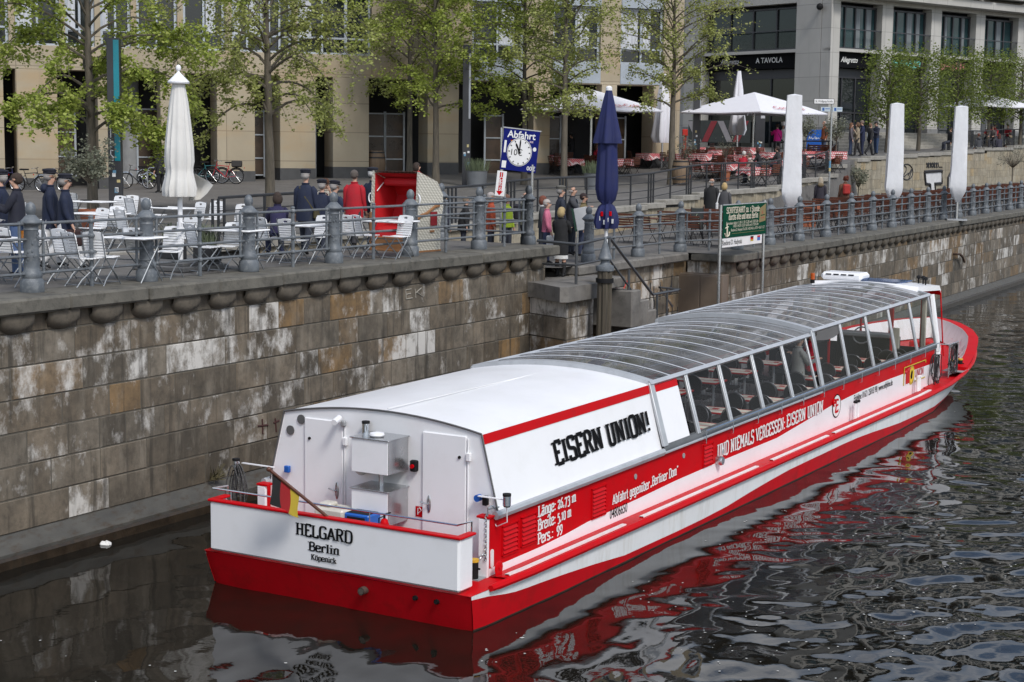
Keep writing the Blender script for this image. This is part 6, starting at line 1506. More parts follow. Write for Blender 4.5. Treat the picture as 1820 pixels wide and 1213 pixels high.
mb.prism([(Ws*.9+.045*math.cos(t_), Hs*.565+.05*math.sin(t_)) for t_ in np.linspace(0,2*PI,14)[:-1]], .004, Ms, 0)
o_ = mb.build('sticker', [WHTP, BLKP, RED, GOLD, pm('pale_blue_red', (.45,.4,.5), .5)], smooth=False); setpar(o_, bd)
mb = MB(); pb = q[2]-o0; mb.tube([pb+Vector((-.03,0,.2)), Vector((pb.x-.03,pb.y,.0))], .03, 8); mb.tube([q[0]-o0+Vector((.04,.06,.0)), Vector(((q[0]-o0).x+.04,(q[0]-o0).y+.06,0))], .03, 8); o_ = mb.build('sign_post', STEEL); setpar(o_, cs)
tk = empty('ticket_sign', (-7.6,15.2,4.0), 0, 'narrow white sign with a red arrow reading tickets, below the clock board', 'sign'); o0 = Vector(tk.location)
q = [atd(px, py, dC-.3) for px, py in ((880,303),(897,304),(896,350),(879,348))]; Ms = frame(tuple(q[3]-o0), q[2]-q[3], (0,0,1)); Ws, Hs = (q[1]-q[0]).length, (q[0]-q[3]).length
mb = MB(); mb.box((Ws/2,Hs/2,-.015), (Ws,Hs,.03), .004, Ms, mi=0)
mb.add([Ms @ Vector((Ws*x,Hs*y_,.003)) for x, y_ in ((.3,.95),(.3,.2),(.1,.2),(.46,.03),(.82,.2),(.64,.2),(.64,.95))], [(6,5,4,3,2,1,0)[::-1]], 1); bd = mb.build('board', [WHTP, RED], smooth=False); setpar(bd, tk)
for i, ch_ in enumerate('TICKETS'): ftext(ch_, .105, WHTP, bd, Ms @ Matrix.Translation((Ws*.47,Hs*(.9-.105*i),.006)), 1.1, bold=.02)
mb = MB(); mb.tube([q[2]-o0+Vector((0,.03,.2)), Vector(((q[2]-o0).x,(q[2]-o0).y+.03,0))], .02, 6); o_ = mb.build('sign_post', STEEL); setpar(o_, tk)
# ---- notice case at the landing
nb = empty('notice_case', tuple(Vector((*atd(1040,430,41.5).xy,3.42))), 0, 'small silver backed notice board on two thin posts beside the queue', 'notice board'); o0 = Vector(nb.location)
q = [atd(px, py, 41.5) for px, py in ((1026,371),(1050,369),(1048,407),(1026,411))]; Ms = frame(tuple(q[3]-o0), q[2]-q[3], (0,0,1)); Ws, Hs = (q[1]-q[0]).length, (q[0]-q[3]).length
mb = MB(); mb.box((Ws/2,Hs/2,-.02), (Ws,Hs,.05), .008, Ms, mi=0); mb.box((-.03,Hs/2,-.03), (.05,Hs+.02,.06), .005, Ms, mi=1); o_ = mb.build('case', [pm('silver_sheet', (.5,.51,.52), .4, .2), pm('case_green', (.01,.05,.03), .4)]); setpar(o_, nb)
for f_ in (.05,.9): mb = MB(); mb.tube([Ms @ Vector((Ws*f_,Hs*.1,-.04)), Vector(((Ms @ Vector((Ws*f_,0,-.04))).x,(Ms @ Vector((Ws*f_,0,-.04))).y,0))], .02, 6); o_ = mb.build('case_post', STEEL); setpar(o_, nb)

# ---- light columns
def stele(px, dist, H, wd, dp, rz, face, label, lit=(.42,.97), fw_=.5, tagged=True):
    loc = at_dist(px, dist); root = empty('light_column', tuple(loc), rz, label, 'light column')
    mb = MB(); mb.box((0,0,H/2), (wd,dp,H), .012); b_ = mb.build('body', pm('column_dark', (.035,.036,.04), .45, 0, .12)); setpar(b_, root)
    mb = MB(); z0, z1 = H*lit[0], H*lit[1]; mb.box((wd*.5*(1-fw_)+0.0,-dp/2-.004,(z0+z1)/2), (wd*fw_-.03,.02,z1-z0), .004); l_ = mb.build('light_panel', face); setpar(l_, root)
    mb = MB(); rr = random.Random(int(px))
    for k in range(5): mb.box((wd*rr.uniform(-.35,.3),-dp/2-.003,H*rr.uniform(.16,.32)), (.09,.006,rr.uniform(.07,.13)), 0, mi=k % 3)
    o_ = mb.build('sticker', [WHTP, pm('sticker_blue', (.12,.28,.42), .5), pm('sticker_sand', (.5,.42,.2), .5)], smooth=False); setpar(o_, root)
    return root, b_
r0, b0 = stele(205, 43.5, 4.95, .34, .25, R(32), pm('teal_panel', (.004,.2,.25), .3, 0, .06), 'tall dark light column with a teal panel and white graffiti by the left chairs', (.35,.99), .52)
mb = MB()
for pts in ([(-.16,2.62),(-.05,2.66),(-.02,2.6)],[(-.09,2.64),(-.09,2.35)],[(-.1,2.3),(-.1,2.1),(-.06,2.1)],[(-.03,2.0),(-.1,2.02),(-.1,1.9),(-.04,1.84),(-.04,1.74),(-.12,1.76)]): mb.tube([(x,-.128,z) for x, z in pts], .014, 4)
o_ = mb.build('graffiti', WHTP); setpar(o_, r0)
stele(829, 71, 6.05, .36, .3, R(32), pm('pale_panel', (.35,.37,.4), .3), 'dark light column with pale upper panel left of the clock sign', (.48,.94), .32)
stele(1237, 84, 5.6, .38, .3, R(32), pm('pale_panel', (0,0,0)), 'dark light column standing among the restaurant tables', (.42,.95), .2)
stele(1350, 90, 3.0, .5, .35, R(25), pm('poster_white', (.5,.5,.52), .5), 'short dark square post with a small sign before the grey restaurant front', (.7,.8), .5)

# ---- parasols
PAR = pm('parasol_cream', (.66,.65,.62), .8, 0, .05, 2, dirt=(.52,.5,.46), dirtamt=.4)
def folds(rad, n, amp, ph=0.): return [(rad*(1+amp*math.sin(n*t_+ph)+.4*amp*math.sin(2.3*n*t_+1))*math.cos(t_), rad*(1+amp*math.sin(n*t_+ph)+.4*amp*math.sin(2.3*n*t_+1))*math.sin(t_)) for t_ in np.linspace(0,2*PI,49)[:-1]]
def skirt(mb, prof, n, amp, mi=0, seed=0, lean=0.):
    rows = []
    for i, (r_, z, am) in enumerate(prof): p = folds(r_, n, amp*am, seed+i*.12); rows.append([(x+lean*(1-z), y_, z) for x, y_ in p]+[(p[0][0]+lean*(1-z), p[0][1], z)])
    mb.grid(rows, mi, flip=True)
up = empty('closed_parasol', (-7.25,4.75,4.0), 0, 'closed cream white parasol tied with a pink cord over a square base, among white chairs', 'parasol')
mb = MB(); mb.tube([(0,0,.1),(0,0,3.55)], .045, 10); mb.box((0,0,.72), (.14,.05,.3), .01); o_ = mb.build('pole', WHT); setpar(o_, up)
mb = MB(); skirt(mb, [(.1,3.42,.3),(.165,3.05,.8),(.215,2.6,1),(.25,2.25,1.),(.262,1.98,1.),(.24,1.86,1.),(.238,1.78,1.1),(.265,1.64,1.3),(.295,1.48,1.7),(.27,1.34,2.2)], 13, .075, seed=.5); ct = mb.build('canopy', PAR, angle=80); setpar(ct, up)
mb = MB(); fx = frame((0,0,0),(.86,.5,0),(0,0,1))
mb.grid([[(fx @ Vector((x,z,y_))) for x, z, y_ in r_] for r_ in ([(.05,1.8,-.16),(.2,1.76,-.2),(.28,1.74,-.1)],[(.1,1.6,-.3),(.36,1.62,-.28),(.5,1.62,-.1)],[(.1,1.35,-.3),(.3,1.3,-.26),(.6,1.55,-.06)],[(.12,1.25,-.2),(.34,1.28,-.15),(.5,1.4,-.0)])], flip=True); o_ = mb.build('loose_flap', PAR, angle=80); setpar(o_, up)
mb = MB(); mb.tube([(.16*math.cos(t_),.16*math.sin(t_),1.79+.02*math.sin(3*t_)) for t_ in np.linspace(0,2*PI,20)[:-1]], .012, 5, closed=True); o_ = mb.build('cord', pm('pink_cord', (.5,.2,.2), .8)); setpar(o_, up)
mb = MB(); mb.lathe([(.19,3.38),(.2,3.41),(.03,3.58),(.02,3.6),(.045,3.63),(.05,3.67),(.03,3.71),(0,3.72)], 18); o_ = mb.build('cap', WHT); setpar(o_, up)
mb = MB(); mb.box((0,0,.05), (1.25,1.25,.1), .02, mi=0); mb.box((0,0,.13), (1.0,1.0,.06), .01, mi=0); o_ = mb.build('base_plate', pm('base_grey', (.12,.12,.12), .7)); setpar(o_, up)
rr = random.Random(3)
for s, nm in ((-1,'left'),(1,'right')):
    pt = empty('planter_box', (-7.25+s*.42,4.75+.25,4.16), 0, 'small dark planter with lavender on the parasol base, %s of the pole' % nm, 'planter')
    mb = MB(); mb.box((0,0,.15), (.5,.24,.3), .015); o_ = mb.build('box', pm('planter_dark', (.03,.03,.032), .6)); setpar(o_, pt)
    mb = MB()
    for k in range(90): x, y_ = rr.uniform(-.2,.2), rr.uniform(-.08,.08); mb.tube([(x,y_,.28),(x+rr.uniform(-.1,.1),y_+rr.uniform(-.1,.1),.28+rr.uniform(.2,.42))], [.006,.004], 3, cap=False)
    o_ = mb.build('plant', pm('lavender_green', (.12,.15,.08), .8)); setpar(o_, pt)
NAVY = pm('navy_canvas', (.012,.018,.085), .85, 0, .12)
bu = empty('closed_parasol', (-4.85,17.25,3.2), 0, 'closed navy blue parasol with white pole beside the landing', 'parasol')
mb = MB(); mb.tube([(0,0,0),(0,0,4.5)], .045, 10); mb.box((0,0,1.35), (.13,.1,.5), .02); o_ = mb.build('pole', WHT); setpar(o_, bu)
mb = MB(); skirt(mb, [(.07,4.48,.3),(.13,4.2,.7),(.2,3.8,.9),(.29,3.35,1.1),(.30,3.2,1.4)], 5, .14, seed=1); skirt(mb, [(.2,3.4,1),(.22,2.9,1),(.245,2.4,1),(.25,2.1,1),(.2,1.85,1),(.12,1.75,.6),(.18,1.68,1.3),(.23,1.5,1.9),(.245,1.3,2.6),(.2,1.15,3.6)], 7, .11, seed=2); o_ = mb.build('canopy', NAVY, angle=80); setpar(o_, bu)
mb = MB(); mb.lathe([(.08,4.46),(.08,4.53),(.05,4.56),(0,4.57)], 14); o_ = mb.build('cap', WHT); setpar(o_, bu)
mb = MB()
for k in range(7): a = -1.9+k*.3; mb.box((.235*math.cos(a),.235*math.sin(a),1.4+.12*math.sin(k*2)), (.05,.05,.11), .005, mi=k % 3 == 1)
o_ = mb.build('print_patch', [WHTP, RED]); setpar(o_, bu)
COV = pm('parasol_cover', (.74,.75,.77), .6, 0, .04, 2, 1., 7, (.62,.62,.62), .4, stretch=(1,1,.6))
for px, dist, Ht, lb in ((1408,55,4.62,'leftmost of the tall square parasols in white covers on the far promenade'),(1590,63.5,4.6,'middle one of the three tall parasols in white protective covers, before the graffiti'),(1704,66.5,4.6,'rightmost of the tall parasols in white covers before the graffiti wall')):
    p = atd(px, 300, dist); root = empty('covered_parasol', (p.x,p.y,3.45), R(18+px % 13), lb, 'parasol', 'covered parasols on the far promenade')
    mb = MB(); mb.tube([(0,0,0),(0,0,Ht-.2)], .05, 10); mb.box((0,0,.04), (.8,.8,.08), .01); o_ = mb.build('pole', STEEL); setpar(o_, root)
    mb = MB(); rr = random.Random(int(px)); rows = []
    for i in range(19):
        f_ = i/18; z = lerp(Ht, Ht-3.85, f_); r_ = lerp(.25,.33,min(1,f_*1.2)) if f_ < .86 else lerp(.33,.07,((f_-.86)/.14)**1.3); tw = .04*math.sin(f_*3+px)
        row = []
        for j in range(24):
            a = 2*PI*j/24; sq = 1/max(abs(math.cos(a)),abs(math.sin(a))); sq = min(sq, 1.36); k_ = r_*sq*(1+.035*math.sin(3*a+f_*9+px)*f_+rr.uniform(-.022,.022)); row.append((k_*math.cos(a+tw), k_*math.sin(a+tw), z))
        rows.append(row+[row[0]])
    mb.grid(rows, flip=True); n0 = len(mb.v); mb.add([tuple(v) for v in rows[0][:-1]]+[(0,0,Ht+.05)], [(j,(j+1) % 24,24) for j in range(24)]); o_ = mb.build('cover', COV, angle=70); setpar(o_, root)
CANV = pm('white_canvas', (.70,.70,.74), .8, 0, .02); COLA = pm('faded_red_print', (.5,.12,.12), .8)
def open_parasol(px, py_edge, dist, sz, rz, label, text=None, rise=.95, hgt=2.75):
    loc = at_dist(px, dist); root = empty('open_parasol', tuple(loc), rz, label, 'parasol'); h = atd(px, py_edge, dist).z-loc.z
    mb = MB(); mb.tube([(0,0,0),(0,0,h+rise-.05)], .06, 10); o_ = mb.build('pole', STEEL); setpar(o_, root)
    s = sz/2; cs_ = [(-s,-s),(0,-s),(s,-s),(s,0),(s,s),(0,s),(-s,s),(-s,0)]; rows = []
    for f_ in (0,.12,.4,.7,1.): rows.append([(x*f_,y_*f_,h+rise*(1-f_)**.92-(.05*f_ if (x*y_ == 0) else 0)) for x, y_ in cs_+[cs_[0]]])
    mb = MB(); mb.grid(rows, flip=False); mb.grid([rows[-1],[(x*.995,y_*.995,z-.06) for x, y_, z in rows[-1]]], flip=False); cn_ = mb.build('canopy', CANV, angle=12); setpar(cn_, root)
    for k in range(8):
        x, y_ = cs_[k]; mb = MB(); mb.tube([(0,0,h+rise-.2),(x*.98,y_*.98,h-.07)], .018, 4); o_ = mb.build('rib', STEEL); setpar(o_, root)
    if text:
        for (ax, nrm) in (((1,0,0),(0,-1,0)),((0,1,0),(1,0,0))):
            n_ = Vector(nrm); o_ = n_*(s*.84)+Vector((0,0,h+rise*(1-.84)**.92+.035)); up_ = (Vector((0,0,rise))-n_*s).normalized(); ftext(text, .55, COLA, cn_, frame(tuple(o_), ax, tuple(up_)) , 1., 'CENTER', .005, shear=.3)
    return root
open_parasol(1338, 201, 84, 5.3, R(72), 'large open white parasol with faded red lettering over the restaurant tables, right of the tree', 'Coca-Cola', 1.05)
open_parasol(1050, 196, 81, 5.0, R(70), 'large open white parasol behind the thin tree and the blue parasol', 'Coca-Cola', 1.0)
open_parasol(1752, 190, 107, 4.2, R(60), 'open white parasol behind the clipped trees at the far right', None, .8)
open_parasol(1822, 190, 110, 4.2, R(60), 'open white parasol cut by the right edge of the photo', None, .8)
def furled(px, dist, H, label):
    loc = at_dist(px, dist); root = empty('closed_parasol', tuple(loc), px, label, 'parasol')
    mb = MB(); mb.tube([(0,0,0),(0,0,H)], .05, 8); o_ = mb.build('pole', STEEL); setpar(o_, root)
    mb = MB(); skirt(mb, [(.1,H,.2),(.25,H-1.,.8),(.34,H-2.2,1.2),(.42,H-3.1,2.),(.3,H-3.4,2.4)], 4, .16, seed=px); o_ = mb.build('canopy', CANV, angle=80); setpar(o_, root)
furled(1177, 82, 4.7, 'closed white parasol right of the blue one, behind a thin trunk'); furled(1310, 88, 4.8, 'closed white parasol hanging in folds under the big red lettered parasol')

# ---- beach basket seat
m_, t = newmat('white_wicker'); v = t.obj((1,1,1)); w1 = t.n('ShaderNodeTexWave', {'Vector': v, 'Scale': 9.0, 'Distortion': .6}, bands_direction='Z').outputs[0]; w2 = t.n('ShaderNodeTexWave', {'Vector': v, 'Scale': 6.0, 'Distortion': .4}, bands_direction='DIAGONAL').outputs[0]
t.l(t.mix(t.ramp(t.math('MULTIPLY', w1, w2), [(.02,(1,1,1)),(.3,(0,0,0))]), (.64,.62,.54), (.36,.34,.28)), t.b.inputs['Base Color']); t.bump(w1, .4, .01); WICK = m_; REDC = pm('red_canvas', (.5,.008,.014), .75, 0, .06); TEAK = pm('teak', (.26,.12,.045), .5, 0, .2, 6, stretch=(1,1,.3))
sk = empty('beach_basket', (-7.0,11.75,4.0), R(-4), 'red lined white wicker beach basket seat behind the railing', 'beach chair')
mb = MB(); side = [(-.42,.0),(.42,.0),(.44,.62),(.5,.95),(.5,1.25),(.36,1.5),(-.34,1.74),(-.36,1.72)]
for s in (-1,1): mb.prism([(.42,.02),(.42,.62),(.52,.95),(.5,1.25),(.3,1.52),(-.36,1.74),(-.4,1.2),(-.42,.95),(-.42,.02)], .05, Matrix(((0,0,1,s*.62-.025),(1,0,0,0),(0,1,0,0),(0,0,0,1))))
mb.grid([[(x,y_,z) for x in (-.6,0,.6)] for y_, z in ((-.36,1.75),(.0,1.66),(.31,1.53),(.5,1.28),(.53,.95),(.43,.6),(.43,.02))], flip=True)
ww = mb.build('shell', WICK, angle=40); setpar(ww, sk)
mb = MB(); mb.grid([[(x,y_,z) for x in (-.58,0,.58)] for y_, z in ((-.33,1.7),(.1,1.56),(.34,1.36),(.44,1.2),(.2,.55),(-.32,.48),(-.36,.28))], flip=False)
for s in (-1,1): mb.add([(s*.585,y_,z) for y_, z in ((-.36,.3),(.3,.3),(.44,1.2),(.3,1.45),(-.33,1.69))], [(0,1,2,3,4)[::s]])
mb.box((0,-.05,1.5), (1.1,.12,.16), .04); mb.box((0,-.1,.45), (1.12,.5,.1), .04); o_ = mb.build('lining', REDC, angle=30); setpar(o_, sk)
mb = MB()
for s in (-1,1): mb.box((s*.62,-.43,.42), (.07,.05,.84), .01); mb.tube([(s*.66,-.42,.72),(s*.66,-.3,.8),(s*.66,-.1,.84),(s*.66,.2,.98),(s*.66,.35,1.0)], [(.035,.03)]*5, 6)
mb.box((0,-.42,.16), (1.2,.04,.3), .01); mb.box((0,0,.02), (1.3,.9,.05), .01); o_ = mb.build('timber_frame', TEAK); setpar(o_, sk)
mb = MB()
for s in (-1,1): mb.tube([(s*.66,-.38,1.05+.1*math.sin(t_)) if False else (s*(.66+.05*abs(math.cos(t_))),-.4,1.15+.1*math.sin(t_)) for t_ in np.linspace(-PI/2,PI/2,8)], .016, 6)
mb.tube([(-.56,-.3,1.3),(-.56,-.05,1.5)], .012, 5)
o_ = mb.build('handle', WHT); setpar(o_, sk)
mb = MB(); mb.box((.66,.16,.72), (.012,.24,.3), .004, mi=0); o_ = mb.build('pocket', pm('dark_red_canvas', (.22,.006,.012), .8)); setpar(o_, sk)
mb = MB(); mb.tube([(.3+.12*math.cos(t_),.24+.06*math.sin(t_),1.02+.12*math.sin(t_)) for t_ in np.linspace(-2.2,2.2,14)], .016, 4); o_ = mb.build('print', pm('gold_print', (.35,.22,.1), .8)); setpar(o_, sk)
mb = MB(); mb.box((.665,.1,.45), (.012,.16,.05), .01); o_ = mb.build('side_handle', TEAK); setpar(o_, sk)

# ---- white folding chairs and tables
WSL = pm('white_lacquer', (.82,.825,.83), .5, 0, .02); ZINC = pm('zinc_frame', (.24,.26,.28), .45, .4, .1)
def folding_chair(name, slat, metal, label, cat, group, slatw=.40, hole=True, arms=False):
    root = empty(name); tag(root, label, cat, group)
    mb = MB()
    if hole:
        bk = lambda z: (-.2-.22*(z-.45), z)
        for k in range(6): y_, z = bk(.50+.045*k); mb.box((0,y_,z), (slatw,.016,.037), .004)
        y_, z = bk(.80); T_ = frame((0,y_,z),(1,0,0),(0,-.22,1)); o_ = [(-.2,-.045),(.2,-.045),(.2,.03),(.17,.07),(.06,.085),(-.06,.085),(-.17,.07),(-.2,.03)]; i_ = [(-.05,.012),(.05,.012),(.05,.04),(.03,.055),(-.03,.055),(-.05,.04)]
        ring = [(-.2,-.045),(.2,-.045),(.2,.03),(.17,.07),(.06,.085),(0,.087),(-.06,.085),(-.17,.07),(-.2,.03)]
        inn = [(-.05,.01),(.05,.01),(.055,.03),(.04,.048),(.02,.052),(0,.053),(-.02,.052),(-.04,.048),(-.055,.03)]
        for zz, fl2 in ((.009,1),(-.009,-1)): mb.add([T_ @ Vector((*p,zz)) for p in ring+inn], [(j,(j+1) % 9,9+(j+1) % 9,9+j)[::fl2] for j in range(9)])
        mb.add([T_ @ Vector((*p,z_)) for z_ in (.009,-.009) for p in inn], [(j,(j+1) % 9,9+(j+1) % 9,9+j) for j in range(9)]); mb.add([T_ @ Vector((*p,z_)) for z_ in (-.009,.009) for p in ring], [(j,(j+1) % 9,9+(j+1) % 9,9+j) for j in range(9)])
    else:
        for k in range(5): z = .56+.075*k; mb.box((0,-.2-.2*(z-.45),z), (slatw,.016,.055), .004)
    o_ = mb.build('backrest', slat); setpar(o_, root)
    mb = MB()
    for k in range(7): mb.box((0,-.17+.06*k,.45+.004*abs(k-3)), (slatw,.05,.016), .004)
    o_ = mb.build('seat', slat); setpar(o_, root)
    for s in (-1,1):
        mb = MB(); x = s*slatw*.47
        mb.tube([(x,-.31,.88),(x,-.21,.47),(x,-.05,.3),(x,.16,.12),(x,.24,0)], [(.012,.009)]*5, 5)
        mb.tube([(x*.93,.18,.44),(x*.93,.02,.26),(x*.93,-.16,.12),(x*.93,-.26,0)], [(.012,.009)]*4, 5)
        o_ = mb.build('leg_frame', metal); setpar(o_, root)
    mb = MB(); mb.tube([(-slatw*.47,.22,.04),(slatw*.47,.22,.04)], .008, 4); mb.tube([(-slatw*.45,-.24,.04),(slatw*.45,-.24,.04)], .008, 4); o_ = mb.build('stretcher', metal); setpar(o_, root)
    return Proto(root)
def folding_table(name, slat, metal, cat, group, lx_=1.15, ly_=.72, round_=.06, slats=False):
    root = empty(name); tag(root, 'x', cat, group); mb = MB()
    if slats:
        for k in range(8): mb.box((0,-ly_/2+ly_*(k+.5)/8,.73), (lx_,ly_/8-.012,.02), .004)
    else: mb.box((0,0,.735), (lx_,ly_,.035), .03)
    o_ = mb.build('tabletop', slat); setpar(o_, root)
    for s in (-1,1):
        mb = MB(); x = s*lx_*.4; mb.tube([(x,-ly_*.42,.72),(x,ly_*.0,.36),(x,ly_*.42,0)], .011, 5); mb.tube([(x,ly_*.42,.72),(x,0,.37),(x,-ly_*.42,0)], .011, 5); o_ = mb.build('leg_frame', metal); setpar(o_, root)
    mb = MB(); mb.tube([(-lx_*.4,0,.36),(lx_*.4,0,.36)], .01, 5); o_ = mb.build('stretcher', metal); setpar(o_, root); return Proto(root)
WC = folding_chair('folding_chair', WSL, ZINC, 'x', 'chair', 'white slatted bistro chairs on the left terrace')
WT = folding_table('folding_table', WSL, ZINC, 'table', 'white bistro tables on the left terrace')
def at_h(px, py, h):
    """point on the paving whose spot h above it shows at the pixel"""
    d = ray(px, py); t_ = 15.
    while t_ < 200:
        p = CAMPOS+d*t_
        if p[2] <= zg(p[0], p[1])+h: break
        t_ += .1
    return Vector((p[0], p[1], zg(p[0], p[1])))
rr = random.Random(9)
for px, py, dr in ((90,408,0),(128,406,0),(149,413,0),(181,411,0),(362,398,0),(398,397,1),(296,404,1),(483,386,0),(523,389,0),(627,382,0),(650,382,0),(164,371,1),(194,368,1),(199,349,1),(223,348,1),(247,352,0),(275,352,0),(339,360,1),(372,358,1),(135,343,0),(53,359,0),(607,376,0),(255,405,0),(20,404,0),(110,372,0),(320,385,1),(420,372,1),(448,382,0),(560,384,1),(590,372,1),(705,384,1),(232,372,0)):
    p = at_h(px, py, .88); WC.place(tuple(p), (PI if dr else 0)+rr.uniform(-.3,.3))
for px, py, rz in ((16,425,0),(160,358,.1),(300,369,-.1),(228,421,.05),(178,379,0),(532,399,.1),(690,392,.05),(415,408,.1)):
    WT.place(tuple(at_h(px, py, .75)), PI/2*0+rz+rr.uniform(-.1,.1))
ordlabels(WC.all, 'white slatted folding bistro chair behind the near railing, # from the left'); ordlabels(WT.all, 'white folding bistro table behind the near railing, # from the left', .74)
MENU = pm('menu_black', (.015,.015,.016), .5)
first_menu = None
for i, (t_, lb) in enumerate(zip(sorted(WT.all, key=lambda o: pix(o.location)[0]), ORD)):
    if i in (0,1,3,4,6):
        mb = MB(); mb.box((0,0,.008), (.3,.21,.016), .004); mb.box((.01,.005,.022), (.28,.2,.012), .004); o = mb.build('menu_folder', MENU); o.location = Vector(t_.location)+Vector((rr.uniform(-.2,.2),rr.uniform(-.1,.1),.753)); o.rotation_euler = (0,0,rr.uniform(-.5,.5)); tag(o, 'black menu folder lying on the %s white bistro table from the left' % lb, 'menu', 'menus on the white tables')
tb0 = sorted(WT.all, key=lambda o: pix(o.location)[0])[0]
bg_ = empty('beer_glass', tuple(Vector(tb0.location)+Vector((.2,.1,.753))), 0, 'glass of amber beer on the leftmost white bistro table', 'glass')
mb = MB(); mb.lathe([(.03,0),(.035,.01),(.042,.2)], 14, cap=False); o_ = mb.build('glass', SGLASS); setpar(o_, bg_)
mb = MB(); mb.lathe([(.028,.008),(.037,.13)], 14); o_ = mb.build('beer', pm('amber', (.35,.12,.01), .2)); setpar(o_, bg_)

# ---- brown folding furniture on the far promenade
BRS = pm('brown_slat', (.105,.036,.02), .6, 0, .25, 6, stretch=(.4,3,3), spec=.3); BLM = pm('black_metal', (.018,.018,.02), .5)
BC = folding_chair('folding_chair', BRS, BLM, 'x', 'chair', 'brown slatted folding chairs along the far railing', .44, False)
BT = folding_table('folding_table', BRS, BLM, 'table', 'brown slatted tables along the far railing', 1.15, .7, slats=True)
BB = folding_chair('folding_bench', BRS, BLM, 'x', 'bench', 'brown slatted folding benches on the far promenade', 1.15, False)
y = 26.2; k = 0
while y < 84:
    xe_ = interp([(25.3,-4.75),(36,-4.95),(47,-5.35),(62,-5.85),(85,-6.65)], y)
    for row, xo in ((0,-1.15),(1,-3.2),(2,-5.0)):
        if row == 2: continue
        x = xe_+xo+rr.uniform(-.1,.1)
        if row == 1 and 33 < y < 41: continue
        BT.place((x,y,3.46), PI/2+rr.uniform(-.06,.06) if False else rr.uniform(-.06,.06))
        if row == 0:
            for dx in (-.3,.3):
                BC.place((x+dx,y-.62,3.46), rr.uniform(-.15,.15)); 
                if k % 3: BC.place((x+dx,y+.66,3.46), PI+rr.uniform(-.15,.15))
        else:
            BB.place((x,y-.66,3.46), rr.uniform(-.05,.05))
            if k % 2: BB.place((x,y+.68,3.46), PI+rr.uniform(-.05,.05))
    y += 2.55+rr.uniform(-.15,.2); k += 1
def manylabels(objs, fmt, up=.5):
    q = sorted(objs, key=lambda o: pix((o.location.x, o.location.y, o.location.z+up))[0]); n = len(q)
    for i, o in enumerate(q):
        o['label'] = fmt.replace('#', ORD[i]+' from the left') if i < 40 else fmt.replace('#', ORD[min(39, n-1-i)]+' from the right')
manylabels(BC.all, 'brown slatted folding chair at the far promenade railing, #'); manylabels(BB.all, 'wide brown slatted folding bench on the far promenade, #'); manylabels(BT.all, 'brown slatted folding table on the far promenade, #', .74)

# ---- dark steel railing of the restaurant terrace
DST = pm('railing_dark', (.032,.033,.036), .5, .2, .12)
def bar_railing(label, pts, step=1.7):
    z0 = zplaza(pts[0][0]-.3, pts[0][1]); root = empty('terrace_railing', (*pts[0],z0), 0, label, 'railing'); o0 = Vector(root.location)
    P_ = []
    for a, b in zip(pts[:-1], pts[1:]):
        l_ = math.hypot(b[0]-a[0], b[1]-a[1]); n = max(1, round(l_/step))
        P_ += [Vector((lerp(a[0],b[0],k/n), lerp(a[1],b[1],k/n), 0)) for k in range(n)]
    P_.append(Vector((*pts[-1],0)))
    for p in P_: p.z = zplaza(p.x-.3, p.y)+.03
    for i, p in enumerate(P_):
        u = (P_[min(i+1,len(P_)-1)]-P_[max(0,i-1)]); u.z = 0; u.normalize()
        for q in ((p,) if i % 2 else (p-u*.2, p, p+u*.2)):
            mb = MB(); mb.box((0,0,.5), (.05,.045,1.0), 0, Matrix.Translation(q-o0) @ Matrix(((u.x,-u.y,0,0),(u.y,u.x,0,0),(0,0,1,0),(0,0,0,1)))); o_ = mb.build('post', DST, smooth=False); setpar(o_, root)
    for h, r_ in ((1.02,(.035,.018)),(.72,(.014,.012)),(.45,(.014,.012)),(.2,(.014,.012))):
        mb = MB(); mb.tube([p-o0+Vector((0,0,h)) for p in P_], [r_]*len(P_), 6); o_ = mb.build('rail', DST); setpar(o_, root)
bar_railing('dark steel bar railing along the edge of the restaurant terrace wall', [(-11.25,10.5),(-11.25,22),(-11.45,40),(-12.3,55.5)])
bar_railing('dark steel railing running back beside the terrace steps near the terracotta pots', [(-12.6,55.6),(-15.5,55.9)], 1.2)
g0 = hit(1490,290); g1 = hit(1400,296)
bar_railing('dark steel railing above the graffiti wall at the right, people seated before it', [(-13.6,79),(-12.9,92),(-12.6,110)], 2.2)

# ---- restaurant tables with checkered cloths
m_, t = newmat('red_check'); v = t.obj(); sp = t.n('ShaderNodeSeparateXYZ', {'Vector': v})
wv = lambda s_: t.math('GREATER_THAN', t.math('FRACT', t.math('MULTIPLY', s_, 9.)), .5)
s_ = t.math('ADD', wv(t.math('ADD', sp.outputs[0], t.math('MULTIPLY', sp.outputs[2], .5))), wv(t.math('ADD', sp.outputs[1], t.math('MULTIPLY', sp.outputs[2], 1.)))); 
t.l(t.ramp(t.math('MULTIPLY', s_, .5), [(.0,(.70,.67,.65)),(.45,(.56,.25,.25)),(.95,(.40,.025,.035))]), t.b.inputs['Base Color']); t.b.inputs['Roughness'].default_value = .9; CHECK = m_
rt = empty('restaurant_table'); tag(rt, 'x', 'table', 'restaurant tables with checkered cloths')
mb = MB(); mb.box((0,0,.72), (1.2,.8,.04), .01); o_ = mb.build('tabletop', BRS); setpar(o_, rt)
for s in (-1,1): mb = MB(); mb.tube([(s*.45,-.3,.7),(s*.45,.3,0)], .018, 5); mb.tube([(s*.45,.3,.7),(s*.45,-.3,0)], .018, 5); o_ = mb.build('leg_frame', BLM); setpar(o_, rt)
RT = Proto(rt)
mb = MB(); rows = []
